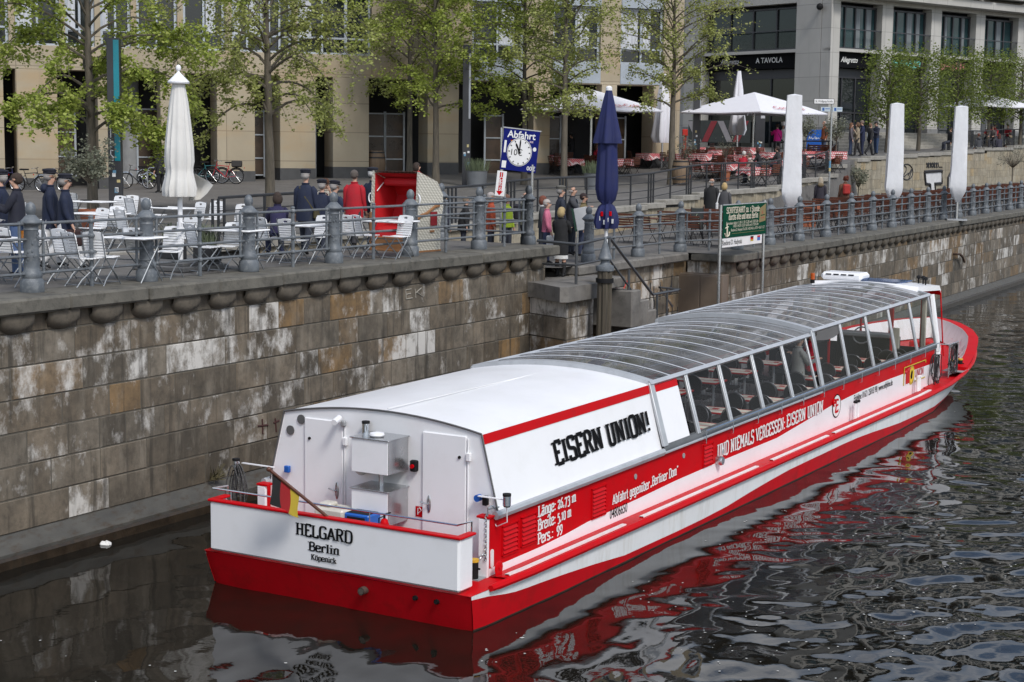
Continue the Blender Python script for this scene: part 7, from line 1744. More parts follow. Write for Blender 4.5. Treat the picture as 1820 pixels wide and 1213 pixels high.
def clr(f_):   # cloth edge loop at drop f_
    pts = []
    for k in range(40):
        a = 2*PI*k/40; m__ = max(abs(math.cos(a))/.62, abs(math.sin(a))/.42); x, y_ = math.cos(a)/m__, math.sin(a)/m__; fl2 = 1+f_*(.06+.07*math.sin(k*1.7)); corner = abs(math.cos(a)*math.sin(a))*2; pts.append((x*fl2, y_*fl2, .752-f_*(.22+.14*corner)))
    return pts+[pts[0]]
mb.add(clr(0)[:-1], [tuple(range(40))]); mb.grid([clr(0), clr(.25), clr(.6), clr(1.)], flip=True)
cl0 = mb.build('tablecloth', CHECK, angle=60); tag(cl0, 'x', 'tablecloth', 'red and white checkered tablecloths')
mb = MB(); mb.box((0,0,.757), (.42,.3,.006), .002, mi=0); 
cl1 = mb.build('table_runner', WHTP); tag(cl1, 'x', 'cloth', 'white paper runners on the restaurant tables')
CLP, RUN = Proto(cl0), Proto(cl1)
RC = folding_chair('slatted_chair', BRS, BLM, 'x', 'chair', 'brown slatted chairs at the restaurant tables', .46, False)
bn_ = empty('slatted_bench'); tag(bn_, 'x', 'bench', 'long brown benches at the restaurant tables')
mb = MB()
for k in range(5): mb.box((0,-.24-.02*k,.52+.085*k), (1.9,.022,.075), .004)
o_ = mb.build('backrest', BRS); setpar(o_, bn_)
mb = MB()
for k in range(5): mb.box((0,-.18+.09*k,.45), (1.9,.08,.025), .004)
o_ = mb.build('seat', BRS); setpar(o_, bn_)
for s in (-1,1): mb = MB(); mb.box((s*.85,0,.22), (.05,.42,.44), .008); mb.box((s*.85,-.28,.7), (.05,.05,.5), .006); o_ = mb.build('leg', BLM); setpar(o_, bn_)
BN = Proto(bn_)
TQ = [(985,276),(1015,283),(1052,283),(1101,283),(1122,270),(1154,273),(1126,254),(1213,274),(1233,262),(1284,267),(1258,290),(1294,291),(1341,298),(1361,297),(1334,263),(1374,272),(1428,270),(1450,268),(1478,270),(1250,274),(1316,277),(1400,283),(1000,258),(1075,262)]
tabs = []
for i, (px, py) in enumerate(TQ):
    p = at_h(px, py, .75)
    if any((p-q).length < 1.25 for q in tabs): continue
    tabs.append(p); rz = R(-28+rr.uniform(-9,9))+(PI/2 if i % 3 == 0 else 0); RT.place(tuple(p), rz); CLP.place(tuple(p), rz); 
    if i % 2: RUN.place(tuple(p), rz)
    M_ = Matrix.Rotation(rz,3,'Z')
    for dx, dy, a in ((-.32,-.72,0),(.32,-.72,0),(.3,.74,PI)):
        q = p+M_ @ Vector((dx,dy,0)); 
        if rr.random() < .85: RC.place((q.x,q.y,zg(q.x,q.y)), rz+a+rr.uniform(-.2,.2))
    if i % 3 == 1: q = p+M_ @ Vector((0,.85,0)); BN.place((q.x,q.y,zg(q.x,q.y)), rz+PI)
for al, fm in ((RT.all,'brown restaurant table under a checkered cloth on the terrace, # from the left'),(CLP.all,'red and white checkered tablecloth on the restaurant terrace, # from the left'),(RUN.all,'white paper runner across a checkered tablecloth, # from the left'),(BN.all,'long brown slatted bench at the restaurant tables, # from the left')): ordlabels(al, fm, .7)
manylabels(RC.all, 'brown slatted chair at the checkered restaurant tables, #')

# ---- bicycles
def bicycle(px, py, rz, col, label, basket=False, lean=0.):
    p = at_dist(px, py); root = empty('bicycle', tuple(p), rz, label, 'bicycle', 'bicycles parked before the sandstone pillars'); PAINT = pm('bike_%s' % col[0], col[1], .35)
    root.rotation_euler = (lean,0,rz)
    for x in (-.54,.54):
        mb = MB(); mb.tube([(x+.33*math.cos(a),0,.345+.33*math.sin(a)) for a in np.linspace(0,2*PI,29)[:-1]], .02, 6, closed=True); w_ = mb.build('wheel', BLK); setpar(w_, root)
        mb = MB(); mb.tube([(x+.305*math.cos(a),0,.345+.305*math.sin(a)) for a in np.linspace(0,2*PI,25)[:-1]], .011, 4, closed=True)
        for k in range(14): a = k*2*PI/14; mb.tube([(x,0,.345),(x+.3*math.cos(a),0,.345+.3*math.sin(a))], .003, 3, cap=False)
        mb.tube([(x,-.05,.345),(x,.05,.345)], .025, 8); o_ = mb.build('rim', STEEL); setpar(o_, w_)
        mb = MB(); mb.tube([(x+.375*math.cos(a),0,.345+.375*math.sin(a)) for a in np.linspace(.35,2.6,14)], [(.028,.008)]*14, 5); o_ = mb.build('mudguard', STEEL if col[0] == 'black' else BLK); setpar(o_, root)
    mb = MB(); B_ = (-.05,0,.3); S_ = (-.2,0,.78); H_ = (.36,0,.82); H0 = (.39,0,.7)
    for a, b, r_ in ((B_,S_,.018),(S_,H_,.018),(B_,H0,.021),(B_,(-.54,0,.345),.012),((-.18,0,.72),(-.54,0,.345),.011),(H_,(.54,0,.345),.015),(S_,(-.24,0,.92),.014),(H_,(.33,0,1.0),.014)): mb.tube([a,b], r_, 7)
    o_ = mb.build('frame', PAINT); setpar(o_, root)
    mb = MB(); mb.prism([(-.4,-.08),(-.2,-.07),(-.02,-.02),(-.02,.02),(-.2,.07),(-.4,.08)], .06, Matrix.Translation((.0,0,.92))); o_ = mb.build('saddle', BLK); setpar(o_, root)
    mb = MB(); mb.tube([(.2,-.3,1.02),(.32,-.2,1.03),(.34,0,1.0),(.32,.2,1.03),(.2,.3,1.02)], .013, 6); o_ = mb.build('handlebar', STEEL); setpar(o_, root)
    mb = MB(); mb.tube([(-.05,-.06,.3),(.1,-.09,.2)], .012, 5); mb.tube([(-.05,.06,.3),(-.2,.09,.4)], .012, 5); mb.tube([(-.05+.09*math.cos(a),-.05,.3+.09*math.sin(a)) for a in np.linspace(0,2*PI,17)[:-1]], .008, 4, closed=True); o_ = mb.build('crank', BLK); setpar(o_, root)
    mb = MB(); mb.box((-.55,0,.76), (.4,.14,.02), .005, mi=0); mb.tube([(-.55,.06,.75),(-.54,.06,.35)], .007, 4); mb.box((-.9,0,.72), (.02,.06,.05), .005, mi=1); o_ = mb.build('carrier', [BLK, RED]); setpar(o_, root)
    if basket:
        mb = MB(); mb.box((-.56,0,.9), (.42,.32,.26), .02); o_ = mb.build('basket', pm('dark_basket', (.035,.032,.03), .8)); setpar(o_, root)
K_ = ('black',(.015,.015,.017))
for a in ((8,68.6,R(20),('violet',(.02,.015,.07)),'dark violet bicycle at the far left edge among the parked bikes'),(52,68.8,R(25),K_,'black bicycle left of the upright handlebars, behind the men in caps'),(92,69.4,R(12),K_,'black city bicycle with bright mudguard behind the two navy caps'),(243,71,R(200),K_,'black bicycle with brown front bag right of the teal column'),(278,72.2,R(30),K_,'dark bicycle standing behind the steel hoop near the doorway'),(372,73,R(40),('turquoise',(.02,.12,.13)),'turquoise bicycle half hidden behind the white parasol'),(398,72.4,R(205),('red',(.4,.01,.02)),'red bicycle with rear basket beside the stone pillar')):
    bicycle(*a, basket='basket' in a[4], lean=R(4))
mb = MB(); mb.tube([(-.5,0,0),(-.5,0,.75),(-.4,0,.85),(.4,0,.85),(.5,0,.75),(.5,0,0)], .03, 8); o = mb.build('bike_stand', STEEL); o.location = at_dist(282,70.5); o.rotation_euler = (0,0,R(30)); tag(o, 'plain steel hoop bike stand near the entrance behind the white parasol', 'bike stand')
# ---- barrels, pots, small trees, boards
def barrel(loc, label, sc=1.):
    root = empty('wine_barrel', loc, 0, label, 'barrel'); mb = MB(); mb.lathe([(.26,0),(.29,.12),(.33,.35),(.34,.47),(.33,.6),(.29,.82),(.26,.94)], 20); o_ = mb.build('staves', pm('barrel_oak', (.17,.115,.07), .7, 0, .25, 5, stretch=(5,5,.4)), angle=60); setpar(o_, root)
    mb = MB()
    for z, r_ in ((.06,.28),(.24,.315),(.7,.315),(.88,.28)): mb.tube([(0,0,z-.025),(0,0,z+.025)], r_+.008, 20, cap=False)
    o_ = mb.build('hoop', BLM); setpar(o_, root); root.scale = (sc,)*3; return root
barrel(tuple(at_dist(669, 78)), 'pale oak barrel standing in the dark doorway between two pillars', 1.35)
b1 = at_dist(1211, 72); barrel(tuple(b1), 'weathered half barrel planter beside the trunk on the terrace edge', 1.2)
def pot_tree(px, dist, label, H, seed, n, mat=SAGE, rad=.55, pot=(.3,.02,.012)):
    rg = np.random.RandomState(seed); loc = at_dist(px, dist); root = empty('potted_tree', tuple(loc), 0, label, 'plant')
    mb = MB(); mb.lathe([(.2,0),(.27,.42),(.3,.44),(.3,.5),(.26,.5),(.24,.44)], 16); o_ = mb.build('pot', pm('terracotta', (.36,.12,.06), .8, 0, .12)); setpar(o_, root)
    mb = MB(); nodes = []; mb.tube([(0,0,.4),(.02,0,H*.45),(0,.02,H*.62)], [.03,.025,.02], 6)
    for k in range(26):
        a = rg.uniform(0,6.28); e = Vector((rad*math.cos(a)*rg.uniform(.3,1), rad*math.sin(a)*rg.uniform(.3,1), H*rg.uniform(.6,1.0))); m2 = Vector((e.x*.45,e.y*.45,H*.55+(e.z-H*.55)*.4)); mb.tube([(0,.01,H*.5),tuple(m2),tuple(e)], [.012,.008,.004], 3, cap=False)
        nodes += [m2.lerp(e, f_) for f_ in (.3,.6,.85,1.)]
    o_ = mb.build('trunk', BARK); setpar(o_, root)
    if n: nd = np.array(nodes); P = nd[rg.randint(0,len(nd),n)]+rg.normal(0,.1,(n,3)); leaves_obj('crown', P, .09, rg, mat, root)
pot_tree(158, 42, 'small grey green olive tree in a pot beside the teal column', 2.3, 3, 1500, rad=.8); pot_tree(1486, 76, 'grey green potted shrub beside the street sign pole', 2.2, 4, 900); pot_tree(1432, 80, 'potted shrub beside the blue menu board', 2.1, 5, 900); pot_tree(1528, 78, 'potted shrub in front of the couple before the corner shop', 2.0, 6, 700)
pot_tree(1218, 74, 'spindly bare potted shrub by the light column', 2.3, 7, 200); pot_tree(1290, 76, 'thin bare potted tree among restaurant chairs', 2.2, 8, 60)
p = atd(1800, 300, 92); rg = None
rg_ = np.random.RandomState(12); root = empty('potted_tree', (p.x,p.y,3.45), 0, 'small bare budding tree in a terracotta pot at the far right promenade', 'plant')
mb = MB(); mb.lathe([(.3,0),(.42,.65),(.46,.68),(.46,.76),(.4,.76)], 16); o_ = mb.build('pot', pm('terracotta', (0,0,0))); setpar(o_, root)
mb = MB(); mb.tube([(0,0,.7),(0,0,1.9)], .035, 6); nodes = []
for k in range(70): a = rg_.uniform(0,6.28); r_ = rg_.uniform(.2,1.0); e = Vector((r_*math.cos(a), r_*math.sin(a), 2.2+rg_.uniform(0,1.1)*(1.2-r_*.4))); mb.tube([(0,0,1.85),(e.x*.5,e.y*.5,2.25),tuple(e)], [.014,.009,.004], 3, cap=False); nodes += [e, e*.9]
o_ = mb.build('trunk', BARK); setpar(o_, root); nd = np.array([tuple(q) for q in nodes]); leaves_obj('crown', nd[rg_.randint(0,len(nd),500)]+rg_.normal(0,.08,(500,3)), .06, rg_, SAGE, root)
for px, dist, s_, lb in ((1437,60,1.25,'large plain terracotta planter at the end of the terrace railing'),(1508,71,.95,'square terracotta pot stacked beside the sign pole'),(1497,69,.9,'terracotta pot at the foot of the street sign pole')):
    root = empty('terracotta_pot', tuple(at_dist(px, dist)), R(20), lb, 'pot'); mb = MB(); mb.lathe([(.28,0),(.36,.5),(.4,.52),(.4,.62),(.35,.62),(.33,.5)], 18); o_ = mb.build('pot_body', pm('terracotta', (0,0,0)), angle=50); setpar(o_, root); root.scale = (s_,)*3
    mb = MB(); mb.lathe([(0,.5),(.34,.5)], 14, cap=False); o_ = mb.build('soil', pm('mud', (0,0,0))); setpar(o_, root)
for k, (px, dist) in enumerate(((848,70),(1058,69),)):
    root = empty('metal_planter', tuple(at_dist(px, dist)), R(-20), ('grey tub planter with green grass in front of the dark restaurant entrance','grey metal tub planter behind the blue parasol')[k], 'planter'); mb = MB(); mb.lathe([(.42,0),(.46,.7),(.48,.72),(.44,.72)], 18); o_ = mb.build('tub', pm('zinc_tub', (.16,.17,.18), .5, .3)); setpar(o_, root)
    mb = MB(); rg2 = random.Random(k)
    for j in range(120): x, y_ = rg2.uniform(-.35,.35), rg2.uniform(-.35,.35); mb.tube([(x,y_,.68),(x*1.3+rg2.uniform(-.1,.1),y_*1.3,.68+rg2.uniform(.3,.6))], [.012,.006], 3, cap=False)
    o_ = mb.build('grass_plant', pm('lavender_green', (0,0,0))); setpar(o_, root)
sp_ = empty('street_sign', tuple(at_dist(1476, 72)), R(8), 'steel pole with white street name plate and two blue white direction plates', 'sign'); hz = atd(1476,180,72).z-sp_.location.z
mb = MB(); mb.tube([(0,0,0),(0,0,hz+.1)], .045, 10, mi=0); mb.tube([(0,0,2.0),(0,0,2.3)], .048, 10, mi=1); mb.tube([(0,0,1.85),(0,0,2.0)], .048, 10, mi=2); o_ = mb.build('sign_post', [STEEL, pm('sticker_blue', (0,0,0)), pm('sticker_sand', (0,0,0))]); setpar(o_, sp_)
uR = Vector((_r0[0],_r0[1],0)); Msp = frame((0,0,0), Matrix.Rotation(-R(8),3,'Z') @ uR, (0,0,1))
mb = MB(); mb.box((-.36,hz-.02,.06), (.86,.2,.02), .004, Msp, mi=0); mb.box((-.36,hz-.02,.055), (.9,.24,.02), .004, Msp, mi=1); pl_ = mb.build('name_plate', [WHTP, BLKP]); setpar(pl_, sp_)
ftext('St. Wolfgang-Straße', .125, BLKP, pl_, Msp @ Matrix.Translation((-.36,hz-.02,.074)), .75)
for s in (-1,1):
    mb = MB(); mb.box((s*.26-.02,hz-.36,.06), (.42,.2,.02), .004, Msp, mi=0); mb.box((s*.26-.12,hz-.36,.072), (.09,.13,.004), 0, Msp, mi=1); mb.box((s*.26+.06,hz-.34,.072), (.2,.03,.004), 0, Msp, mi=1); o_ = mb.build('direction_plate', [pm('plate_pale', (.5,.58,.62), .4), pm('plate_blue', (.02,.1,.35), .4)]); setpar(o_, sp_)
ab = empty('chalk_board', tuple(Vector((*atd(1239,400,48.5).xy,3.46))), R(25), 'black chalkboard on a frame leaning at the promenade behind the railing', 'board'); hh = 1.0
mb = MB(); mb.box((0,0,.75), (.36,.04,.62), .01, mi=1)
for x in (-.17,.17): mb.box((x,.0,.55), (.03,.05,1.1), .004, mi=0)
mb.tube([(-.08,-.024,.9),(.02,-.024,.95),(-.05,-.024,.8),(.08,-.024,.78),(-.06,-.024,.66),(.06,-.024,.6)], .008, 4, mi=2); o_ = mb.build('board', [BLM, pm('chalk_black', (.03,.035,.033), .8), pm('chalk', (.5,.6,.4), .9)]); setpar(o_, ab)
ib = empty('menu_board', tuple(at_dist(1446, 82)), R(25), 'bright blue menu board with white lettering behind the restaurant railing', 'board')
mb = MB(); mb.box((0,0,.7), (.75,.08,1.4), .01); bo = mb.build('board', BLU); setpar(bo, ib)
ftext('24', .42, WHTP, bo, frame((0,-.05,.45),(1,0,0),(0,0,1)), 1., bold=.02)
mb = MB()
for k in range(6): mb.tube([(-.26+.09*k,-.045,.92+.05*(k % 2)),(-.22+.09*k,-.045,1.08-.04*(k % 3)),(-.19+.09*k,-.045,.95)], .016, 4)
o_ = mb.build('scribble', WHTP); setpar(o_, bo)
fb = empty('flower_box', tuple(at_dist(1132, 92)), R(30), 'white window box of red geraniums against the restaurant glass', 'flower box'); zf_ = atd(1132,240,92).z-fb.location.z
mb = MB()
for k in range(3): mb.box((-.5+.5*k,0,zf_), (.46,.22,.2), .01)
mb.box((0,.06,zf_/2), (1.3,.04,zf_), 0); o_ = mb.build('box', WHTP); setpar(o_, fb)
P = np.random.RandomState(2).normal(0,1,(500,3))*np.array([.38,.09,.1])+np.array([0,0,zf_+.22]); leaves_obj('flowers', P, .07, np.random.RandomState(3), pm('geranium_red', (.45,.01,.015), .6), fb)
vb = empty('red_dispenser', tuple(at_dist(1217, 84)), R(20), 'red box on a slim stand beside the light column at the terrace', 'dispenser')
mb = MB(); mb.box((0,0,1.75), (.28,.2,.36), .04, mi=0); mb.box((0,0,.8), (.16,.08,1.6), .02, mi=1); o_ = mb.build('case', [pm('dispenser_red', (.5,.03,.02), .4), pm('dispenser_stand', (.3,.06,.04), .6)]); setpar(o_, vb)
# ------------------------------------------------------------------ people
SKIN = pm('skin', (.46,.27,.19), .55, 0, .08, 8); 
_pm2 = {}
def cloth(col):
    k = 'cloth_%02x%02x%02x' % tuple(int(min(1, c)*255) for c in col)
    return pm(k, col, .85, 0, .14, 7, .3, 35)
def Rx(v, a): c, s = math.cos(a), math.sin(a); return Vector((v[0], c*v[1]-s*v[2], s*v[1]+c*v[2]))
def Rz(v, a): c, s = math.cos(a), math.sin(a); return Vector((c*v[0]-s*v[1], s*v[0]+c*v[1], v[2]))
def body(verts, edges, name, mats, matfn):
    me = bpy.data.meshes.new(name); me.from_pydata([v[0] for v in verts], edges, []); o = bpy.data.objects.new(name, me); C.objects.link(o)
    md = o.modifiers.new('skin', 'SKIN'); sv = me.skin_vertices[0].data
    for i, v in enumerate(verts): r = v[1]; sv[i].radius = r if isinstance(r, tuple) else (r, r)
    sv[0].use_root = True; md.use_smooth_shade = True; md.branch_smoothing = .6
    sb = o.modifiers.new('sub', 'SUBSURF'); sb.levels = 1; sb.render_levels = 1
    dg = bpy.context.evaluated_depsgraph_get(); dg.update(); m2 = bpy.data.meshes.new_from_object(o.evaluated_get(dg)); bpy.data.objects.remove(o); bpy.data.meshes.remove(me)
    m2.name = name; m2.materials.clear()
    for m_ in mats: m2.materials.append(m_)
    m2.polygons.foreach_set('material_index', [matfn(p.center) for p in m2.polygons]); m2.polygons.foreach_set('use_smooth', [True]*len(m2.polygons)); m2.update()
    o = bpy.data.objects.new(name, m2); C.objects.link(o); return o
ARMS = {  # (forward swing, outward, elbow bend) degrees, left then right
 'down': ((4,7,12),(2,7,14)), 'walk': ((24,7,22),(-22,7,14)), 'pockets': ((-14,16,42),(-14,16,42)), 'hold': ((30,5,78),(30,5,78)), 'phone': ((25,8,125),(12,8,30)),
 'chin': ((62,-4,118),(42,4,70)), 'table': ((48,6,62),(48,6,62)), 'back': ((-24,4,30),(-24,4,30)), 'carry': ((4,8,12),(6,10,20)), 'wave': ((55,12,60),(10,8,20))}
NP = 0
def person(loc, fa, label, H=1.74, top=(.02,.03,.06), legs=(.03,.035,.05), hair=(.05,.03,.02), style='short', cap=None, pose='stand', arms='down', hem=.78, skirt=None, head=(0,0), lean=0., cat='person', face=True, bag=None, shoes=(.015,.015,.016), inner=None, scarf=None, glasses=False, girth=1., hood=None, boots=False, skin=None, seat=.47, group=None, sleeve=True, name='person'):
    global NP; NP += 1
    s = H/1.75; root = empty(name, tuple(loc), R(30+fa), label, cat, group)
    Lh = [None, None]; g = girth
    sit = pose == 'sit'; hipz = (seat+.10)/s if sit else .93
    leg = {'stand': ((3,4),(-3,4)), 'walk': ((24,10),(-20,22)), 'step': ((14,8),(-12,16)), 'sit': ((84,84),(80,80)), 'sitwall': ((70,70),(80,84))}[pose]
    ln = R(lean); up_ = lambda x, y, z: Rx(Vector((x, y, z-.0)), -ln)
    hip = Vector((0,0,0)); joints = {}
    V = []; E_ = []
    def v(p, r): V.append((tuple(p), r)); return len(V)-1
    def e(a, b): E_.append((a, b))
    pel = v(hip, (.15*g,.105*g)); wa = v(up_(0,.0,.17), (.135*g,.1*g)); chs = v(up_(0,0,.37), (.155*g,.105*g)); nb_ = v(up_(0,-.005,.52), (.075,.06)); nk = v(up_(0,.005,.585), (.052,.052))
    e(pel, wa); e(wa, chs); e(chs, nb_); e(nb_, nk)
    hy, hp = R(head[0]), R(head[1])
    neckp = up_(0,.005,.585); hd = lambda x, y, z: neckp+Rz(Rx(Vector((x, y, z)), -hp), hy)
    hb = v(hd(0,.022,.075), (.07,.078)); hc = v(hd(0,.012,.15), (.076,.092)); ht = v(hd(0,.0,.205), (.058,.068)); e(nk, hb); e(hb, hc); e(hc, ht)
    nz = v(hd(0,.118,.105), .011); e(hb, nz)
    for sx in (-1,1): ea = v(hd(sx*.088,.0,.11), (.012,.018)); e(hc, ea)
    hands = []; arm = []
    for k, sx in enumerate((-1,1)):
        fw_, ot, el = (R(q) for q in ARMS[arms][k]); sh = up_(sx*.172*g**.5,-.005,.44)
        d = Vector((sx*math.sin(ot)*math.cos(fw_), math.sin(fw_), -math.cos(fw_)*math.cos(ot))).normalized(); d = Rx(d, -ln); elb = sh+d*.285
        ax = Vector((1,0,0)); f2 = d.copy(); f2.rotate(Matrix.Rotation(el, 3, ax)); inw = -sx*(.35 if el > R(50) else .0)
        f2 = (f2+Vector((inw*.8,0,0))).normalized(); wr_ = elb+f2*.245; hn = wr_+f2*.075
        a, b, c, d_ = v(sh, .062), v(elb, .043), v(wr_, .028), v(hn, (.034,.02)); e(chs, a); e(a, b); e(b, c); e(c, d_); arm.append((sh, elb, wr_, hn)); hands.append((hn, f2, sx))
        side = f2.cross(Vector((0,0,1)) if abs(f2.z) < .8 else Vector((0,1,0))).normalized()
        curl = side.cross(f2).normalized()
        for q, (off, l_) in enumerate(((-.027,.062),(-.009,.072),(.009,.068),(.027,.052))):
            f0 = hn+f2*.03+side*off; i0 = v(f0, .0095); i1 = v(f0+f2*l_*.55-curl*.008, .0085); i2 = v(f0+f2*l_*.95-curl*.03, .007); e(d_, i0); e(i0, i1); e(i1, i2)
        t0 = v(hn-f2*.02+side*sx*.04, .0105); t1 = v(hn+f2*.025+side*sx*.058-curl*.012, .009); e(d_, t0); e(t0, t1)
    legp = []
    for k, sx in enumerate((-1,1)):
        th, kn = (R(q) for q in leg[k]); h0 = Vector((sx*.088,0,-.03)); kd = Vector((sx*(.12 if sit else .02), math.sin(th), -math.cos(th))).normalized(); kp = h0+kd*.43
        sd = Vector((0, math.sin(th-kn), -math.cos(th-kn))); ak = kp+sd*.40; fd = Vector((0, math.cos(min(0, (th-kn)*.6)), math.sin((th-kn)*.6))); toe = ak+fd*.16+Vector((0,0,-.055))
        a, b, c, d_ = v(h0, .088*g), v(kp, .06), v(ak, .04), v(toe, (.04,.026)); hl = v(ak+Vector((0,-.05,-.05)), (.035,.03)); e(pel, a); e(a, b); e(b, c); e(c, d_); e(c, hl); legp.append((h0, kp, ak, toe))
    low = min(min(q[3].z for q in legp), min(q[2].z-.06 for q in legp))-.028
    base = hipz if sit else -low
    T = Matrix.Translation((0,0,base*s)) @ Matrix.Scale(s, 4)
    tm = cloth(top); lm = cloth(legs); sm = cloth(shoes); sk_ = skin or SKIN
    neck_z = up_(0,0,.5).z
    def mf(c):
        if c.z < -.02 and abs(c.x) < .3 and not any((c-h[0]).length < .14 for h in hands):
            near = min((c-q[2]).length for q in legp); nt = min((c-q[3]).length for q in legp); 
            if min(nt, near) < .13 and (min(nt, near*1.25) < .11): return 2
            return 1 if not skirt else 0
        return 0
    nz_ = up_(0,0,.545)
    def mf2(c):
        k_ = mf(c)
        if k_ == 0 and not any((c-h[0]).length < .14 for h in hands) and c.z > -.06 and (c-nz_).z < .0 and (c.x**2+c.y**2 < 9): return 3
        return k_
    bd = body(V, E_, 'body', [sk_, lm, sm, tm], mf2); bd.matrix_local = T; setpar(bd, root)
    def part(mb, nm, mat, ang=70):
        o = mb.build(nm, mat, angle=ang); o.matrix_local = T; setpar(o, root); return o
    # jacket
    mb = MB(); hz = -(hem-.0)*0
    lowz = {.78: -.06, .6: -.22, .45: -.42, .9: .06}.get(hem, .93-hem-.2)
    rings = [(.56,.06,.058),(.54,.068,.064),(.515,.09,.074),(.485,.128*g**.5,.088),(.45,.158*g**.5,.098),(.40,.174*g**.5,.11),(.33,.18*g**.6,.12*g),(.2,.172*g,.122*g),(.05,.182*g,.132*g)]+([(lowz,.19*g,.142*g)] if lowz < .04 else [(.0,.18*g,.132*g)])
    if sit: rings = rings[:-1]+[(-.05,.19*g,.14*g)]
    rows = []
    for z, rx, ry in rings:
        c_ = up_(0,0,z) if z > 0 else Vector((0,0,z)); n = 20; rows.append([(c_.x+rx*math.cos(t_)*(1+.02*math.sin(5*t_+z*20)), c_.y+ry*math.sin(t_)*(1+.03*math.sin(4*t_+z*9)), c_.z+(0)) for t_ in np.linspace(0,2*PI,n+1)])
    mb.grid(rows, flip=True)
    cz = up_(0,-.005,.53); mb.tube([up_(.068*math.cos(t_),.064*math.sin(t_),.55) for t_ in np.linspace(0,2*PI,15)[:-1]], .018, 5, closed=True)
    for (sh, elb, wr_, hn) in arm:
        e0 = elb if sleeve else sh.lerp(elb, .6); pts = [sh+(sh-elb).normalized()*.045+up_(-(1 if sh.x > 0 else -1)*.03,0,0), sh.lerp(elb, .1), sh.lerp(elb, .35), sh.lerp(elb, .7), elb, elb.lerp(wr_, .5), wr_-(wr_-elb)*.04]; mb.tube(pts, [.04,.07,.071,.063,.057,.05,.043], 9)
    jk = part(mb, 'jacket', tm)
    if hood:
        mb = MB(); q = up_(0,-.1,.5); mb.ell(q, (.13,.07,.09), 12, 8); o = part(mb, 'hood', cloth(hood))
    if inner:
        mb = MB(); a = [up_(x, .128*g+.004, z) for x, z in ((0,.16),(-.05,.48),(.05,.48))]; mb.add([up_(0,.127*g,.12), up_(-.055,.11*g,.46), up_(0,.085,.5), up_(.055,.11*g,.46)], [(0,3,2,1)]); part(mb, 'shirt', cloth(inner))
    if scarf:
        mb = MB(); mb.tube([up_(.082*math.cos(t_),.076*math.sin(t_),.545+.01*math.sin(3*t_)) for t_ in np.linspace(0,2*PI,17)[:-1]], .032, 6, closed=True); mb.box(up_(.03,.13,.4), (.07,.03,.26), .012); part(mb, 'scarf', cloth(scarf))
    if skirt:
        mb = MB(); L_ = skirt[1]; n = 20; rows = [[(rx*math.cos(t_), ry*math.sin(t_), z) for t_ in np.linspace(0,2*PI,n+1)] for z, rx, ry in ((.08,.17,.125),(-.1,.2,.15),(-L_,.19,.15))]; mb.grid(rows, flip=True)
        if len(skirt) > 2: mb.cur = 1; mb.grid([rows[-1], [(x*1.02,y*1.02,z-.09) for x, y, z in rows[-1]]], flip=True)
        part(mb, 'skirt', [cloth(skirt[0]), cloth(skirt[2] if len(skirt) > 2 else skirt[0])])
    elif True:
        mb = MB()
        for (h0, kp, ak, toe) in legp: mb.tube([h0+(h0-kp)*.12, h0.lerp(kp,.25), h0.lerp(kp,.75), kp, kp.lerp(ak,.5), ak+(kp-ak)*.03], [.1*g,.098*g,.082,.074,.066,.06], 9)
        mb.ell((0,-.005,-.01), (.165*g,.125*g,.12), 14, 8); part(mb, 'trousers', lm)
    if boots:
        mb = MB()
        for (h0, kp, ak, toe) in legp: mb.tube([kp.lerp(ak,.3), kp.lerp(ak,.6), ak], [.06,.06,.046], 9); mb.tube([ak, toe+Vector((0,0,.01))], [.046,.035], 8); mb.box(ak+Vector((0,-.05,-.05)), (.05,.05,.07), .01)
        part(mb, 'boots', sm)
    # hair, cap, face details
    Mh = Matrix.Translation(neckp) @ Matrix.Rotation(hy, 4, 'Z') @ Matrix.Rotation(-hp, 4, 'X')
    hm = cloth(hair)
    if style != 'bald':
        mb = MB(); M3 = Mh.to_3x3()
        def cut(z0, rad, c_): mb.ell(Mh @ Vector(c_), rad, 16, 8, M3, z0=z0)
        cut(.08, (.09,.106,.098), (0,-.016,.15))
        mb.ell(Mh @ Vector((0,-.034,.13)), (.087,.086,.085), 14, 8, M3)
        if style == 'long': mb.tube([Mh @ Vector((0,-.035,.17)), Mh @ Vector((0,-.06,.06)), Mh @ Vector((0,-.075,-.06)), Mh @ Vector((0,-.08,-.16))], [(.085,.1),(.07,.115),(.055,.11),(.03,.07)], 10, up=(0,1,0))
        if style == 'bob':
            mb.ell(Mh @ Vector((0,-.035,.09)), (.112,.095,.13), 14, 8, M3)
        if style == 'curly':
            rr2 = random.Random(NP)
            for k in range(26): a = rr2.uniform(0,6.28); z = rr2.uniform(.06,.25); q = math.sqrt(max(0,1-((z-.15)/.13)**2)); mb.ell(Mh @ Vector((.1*q*math.cos(a), -.03+.1*q*math.sin(a)*(1 if math.sin(a) < 0 else .6), z)), (.038,.038,.036), 6, 4)
        part(mb, 'hair', hm)
    else:
        mb = MB()
        for sx in (-1,1): mb.ell(Mh @ Vector((sx*.07,-.035,.09)), (.02,.055,.035), 8, 5)
        mb.ell(Mh @ Vector((0,-.088,.08)), (.06,.016,.035), 8, 5); part(mb, 'hair', hm)
    if cap:
        mb = MB(); M3 = Mh.to_3x3(); mb.ell(Mh @ Vector((0,-.004,.2)), (.107,.126,.045), 16, 8, M3); mb.ell(Mh @ Vector((0,-.008,.238)), (.112,.132,.038), 18, 8, M3); mb.add([Mh @ Vector(p) for p in ((-.075,.095,.19),(-.06,.155,.172),(0,.172,.17),(.06,.155,.172),(.075,.095,.19),(0,.1,.205))], [(0,1,2,5),(5,2,3,4),(3,2,1,0)[::1]]); part(mb, 'cap', cloth(cap))
    if hood == 'up': pass
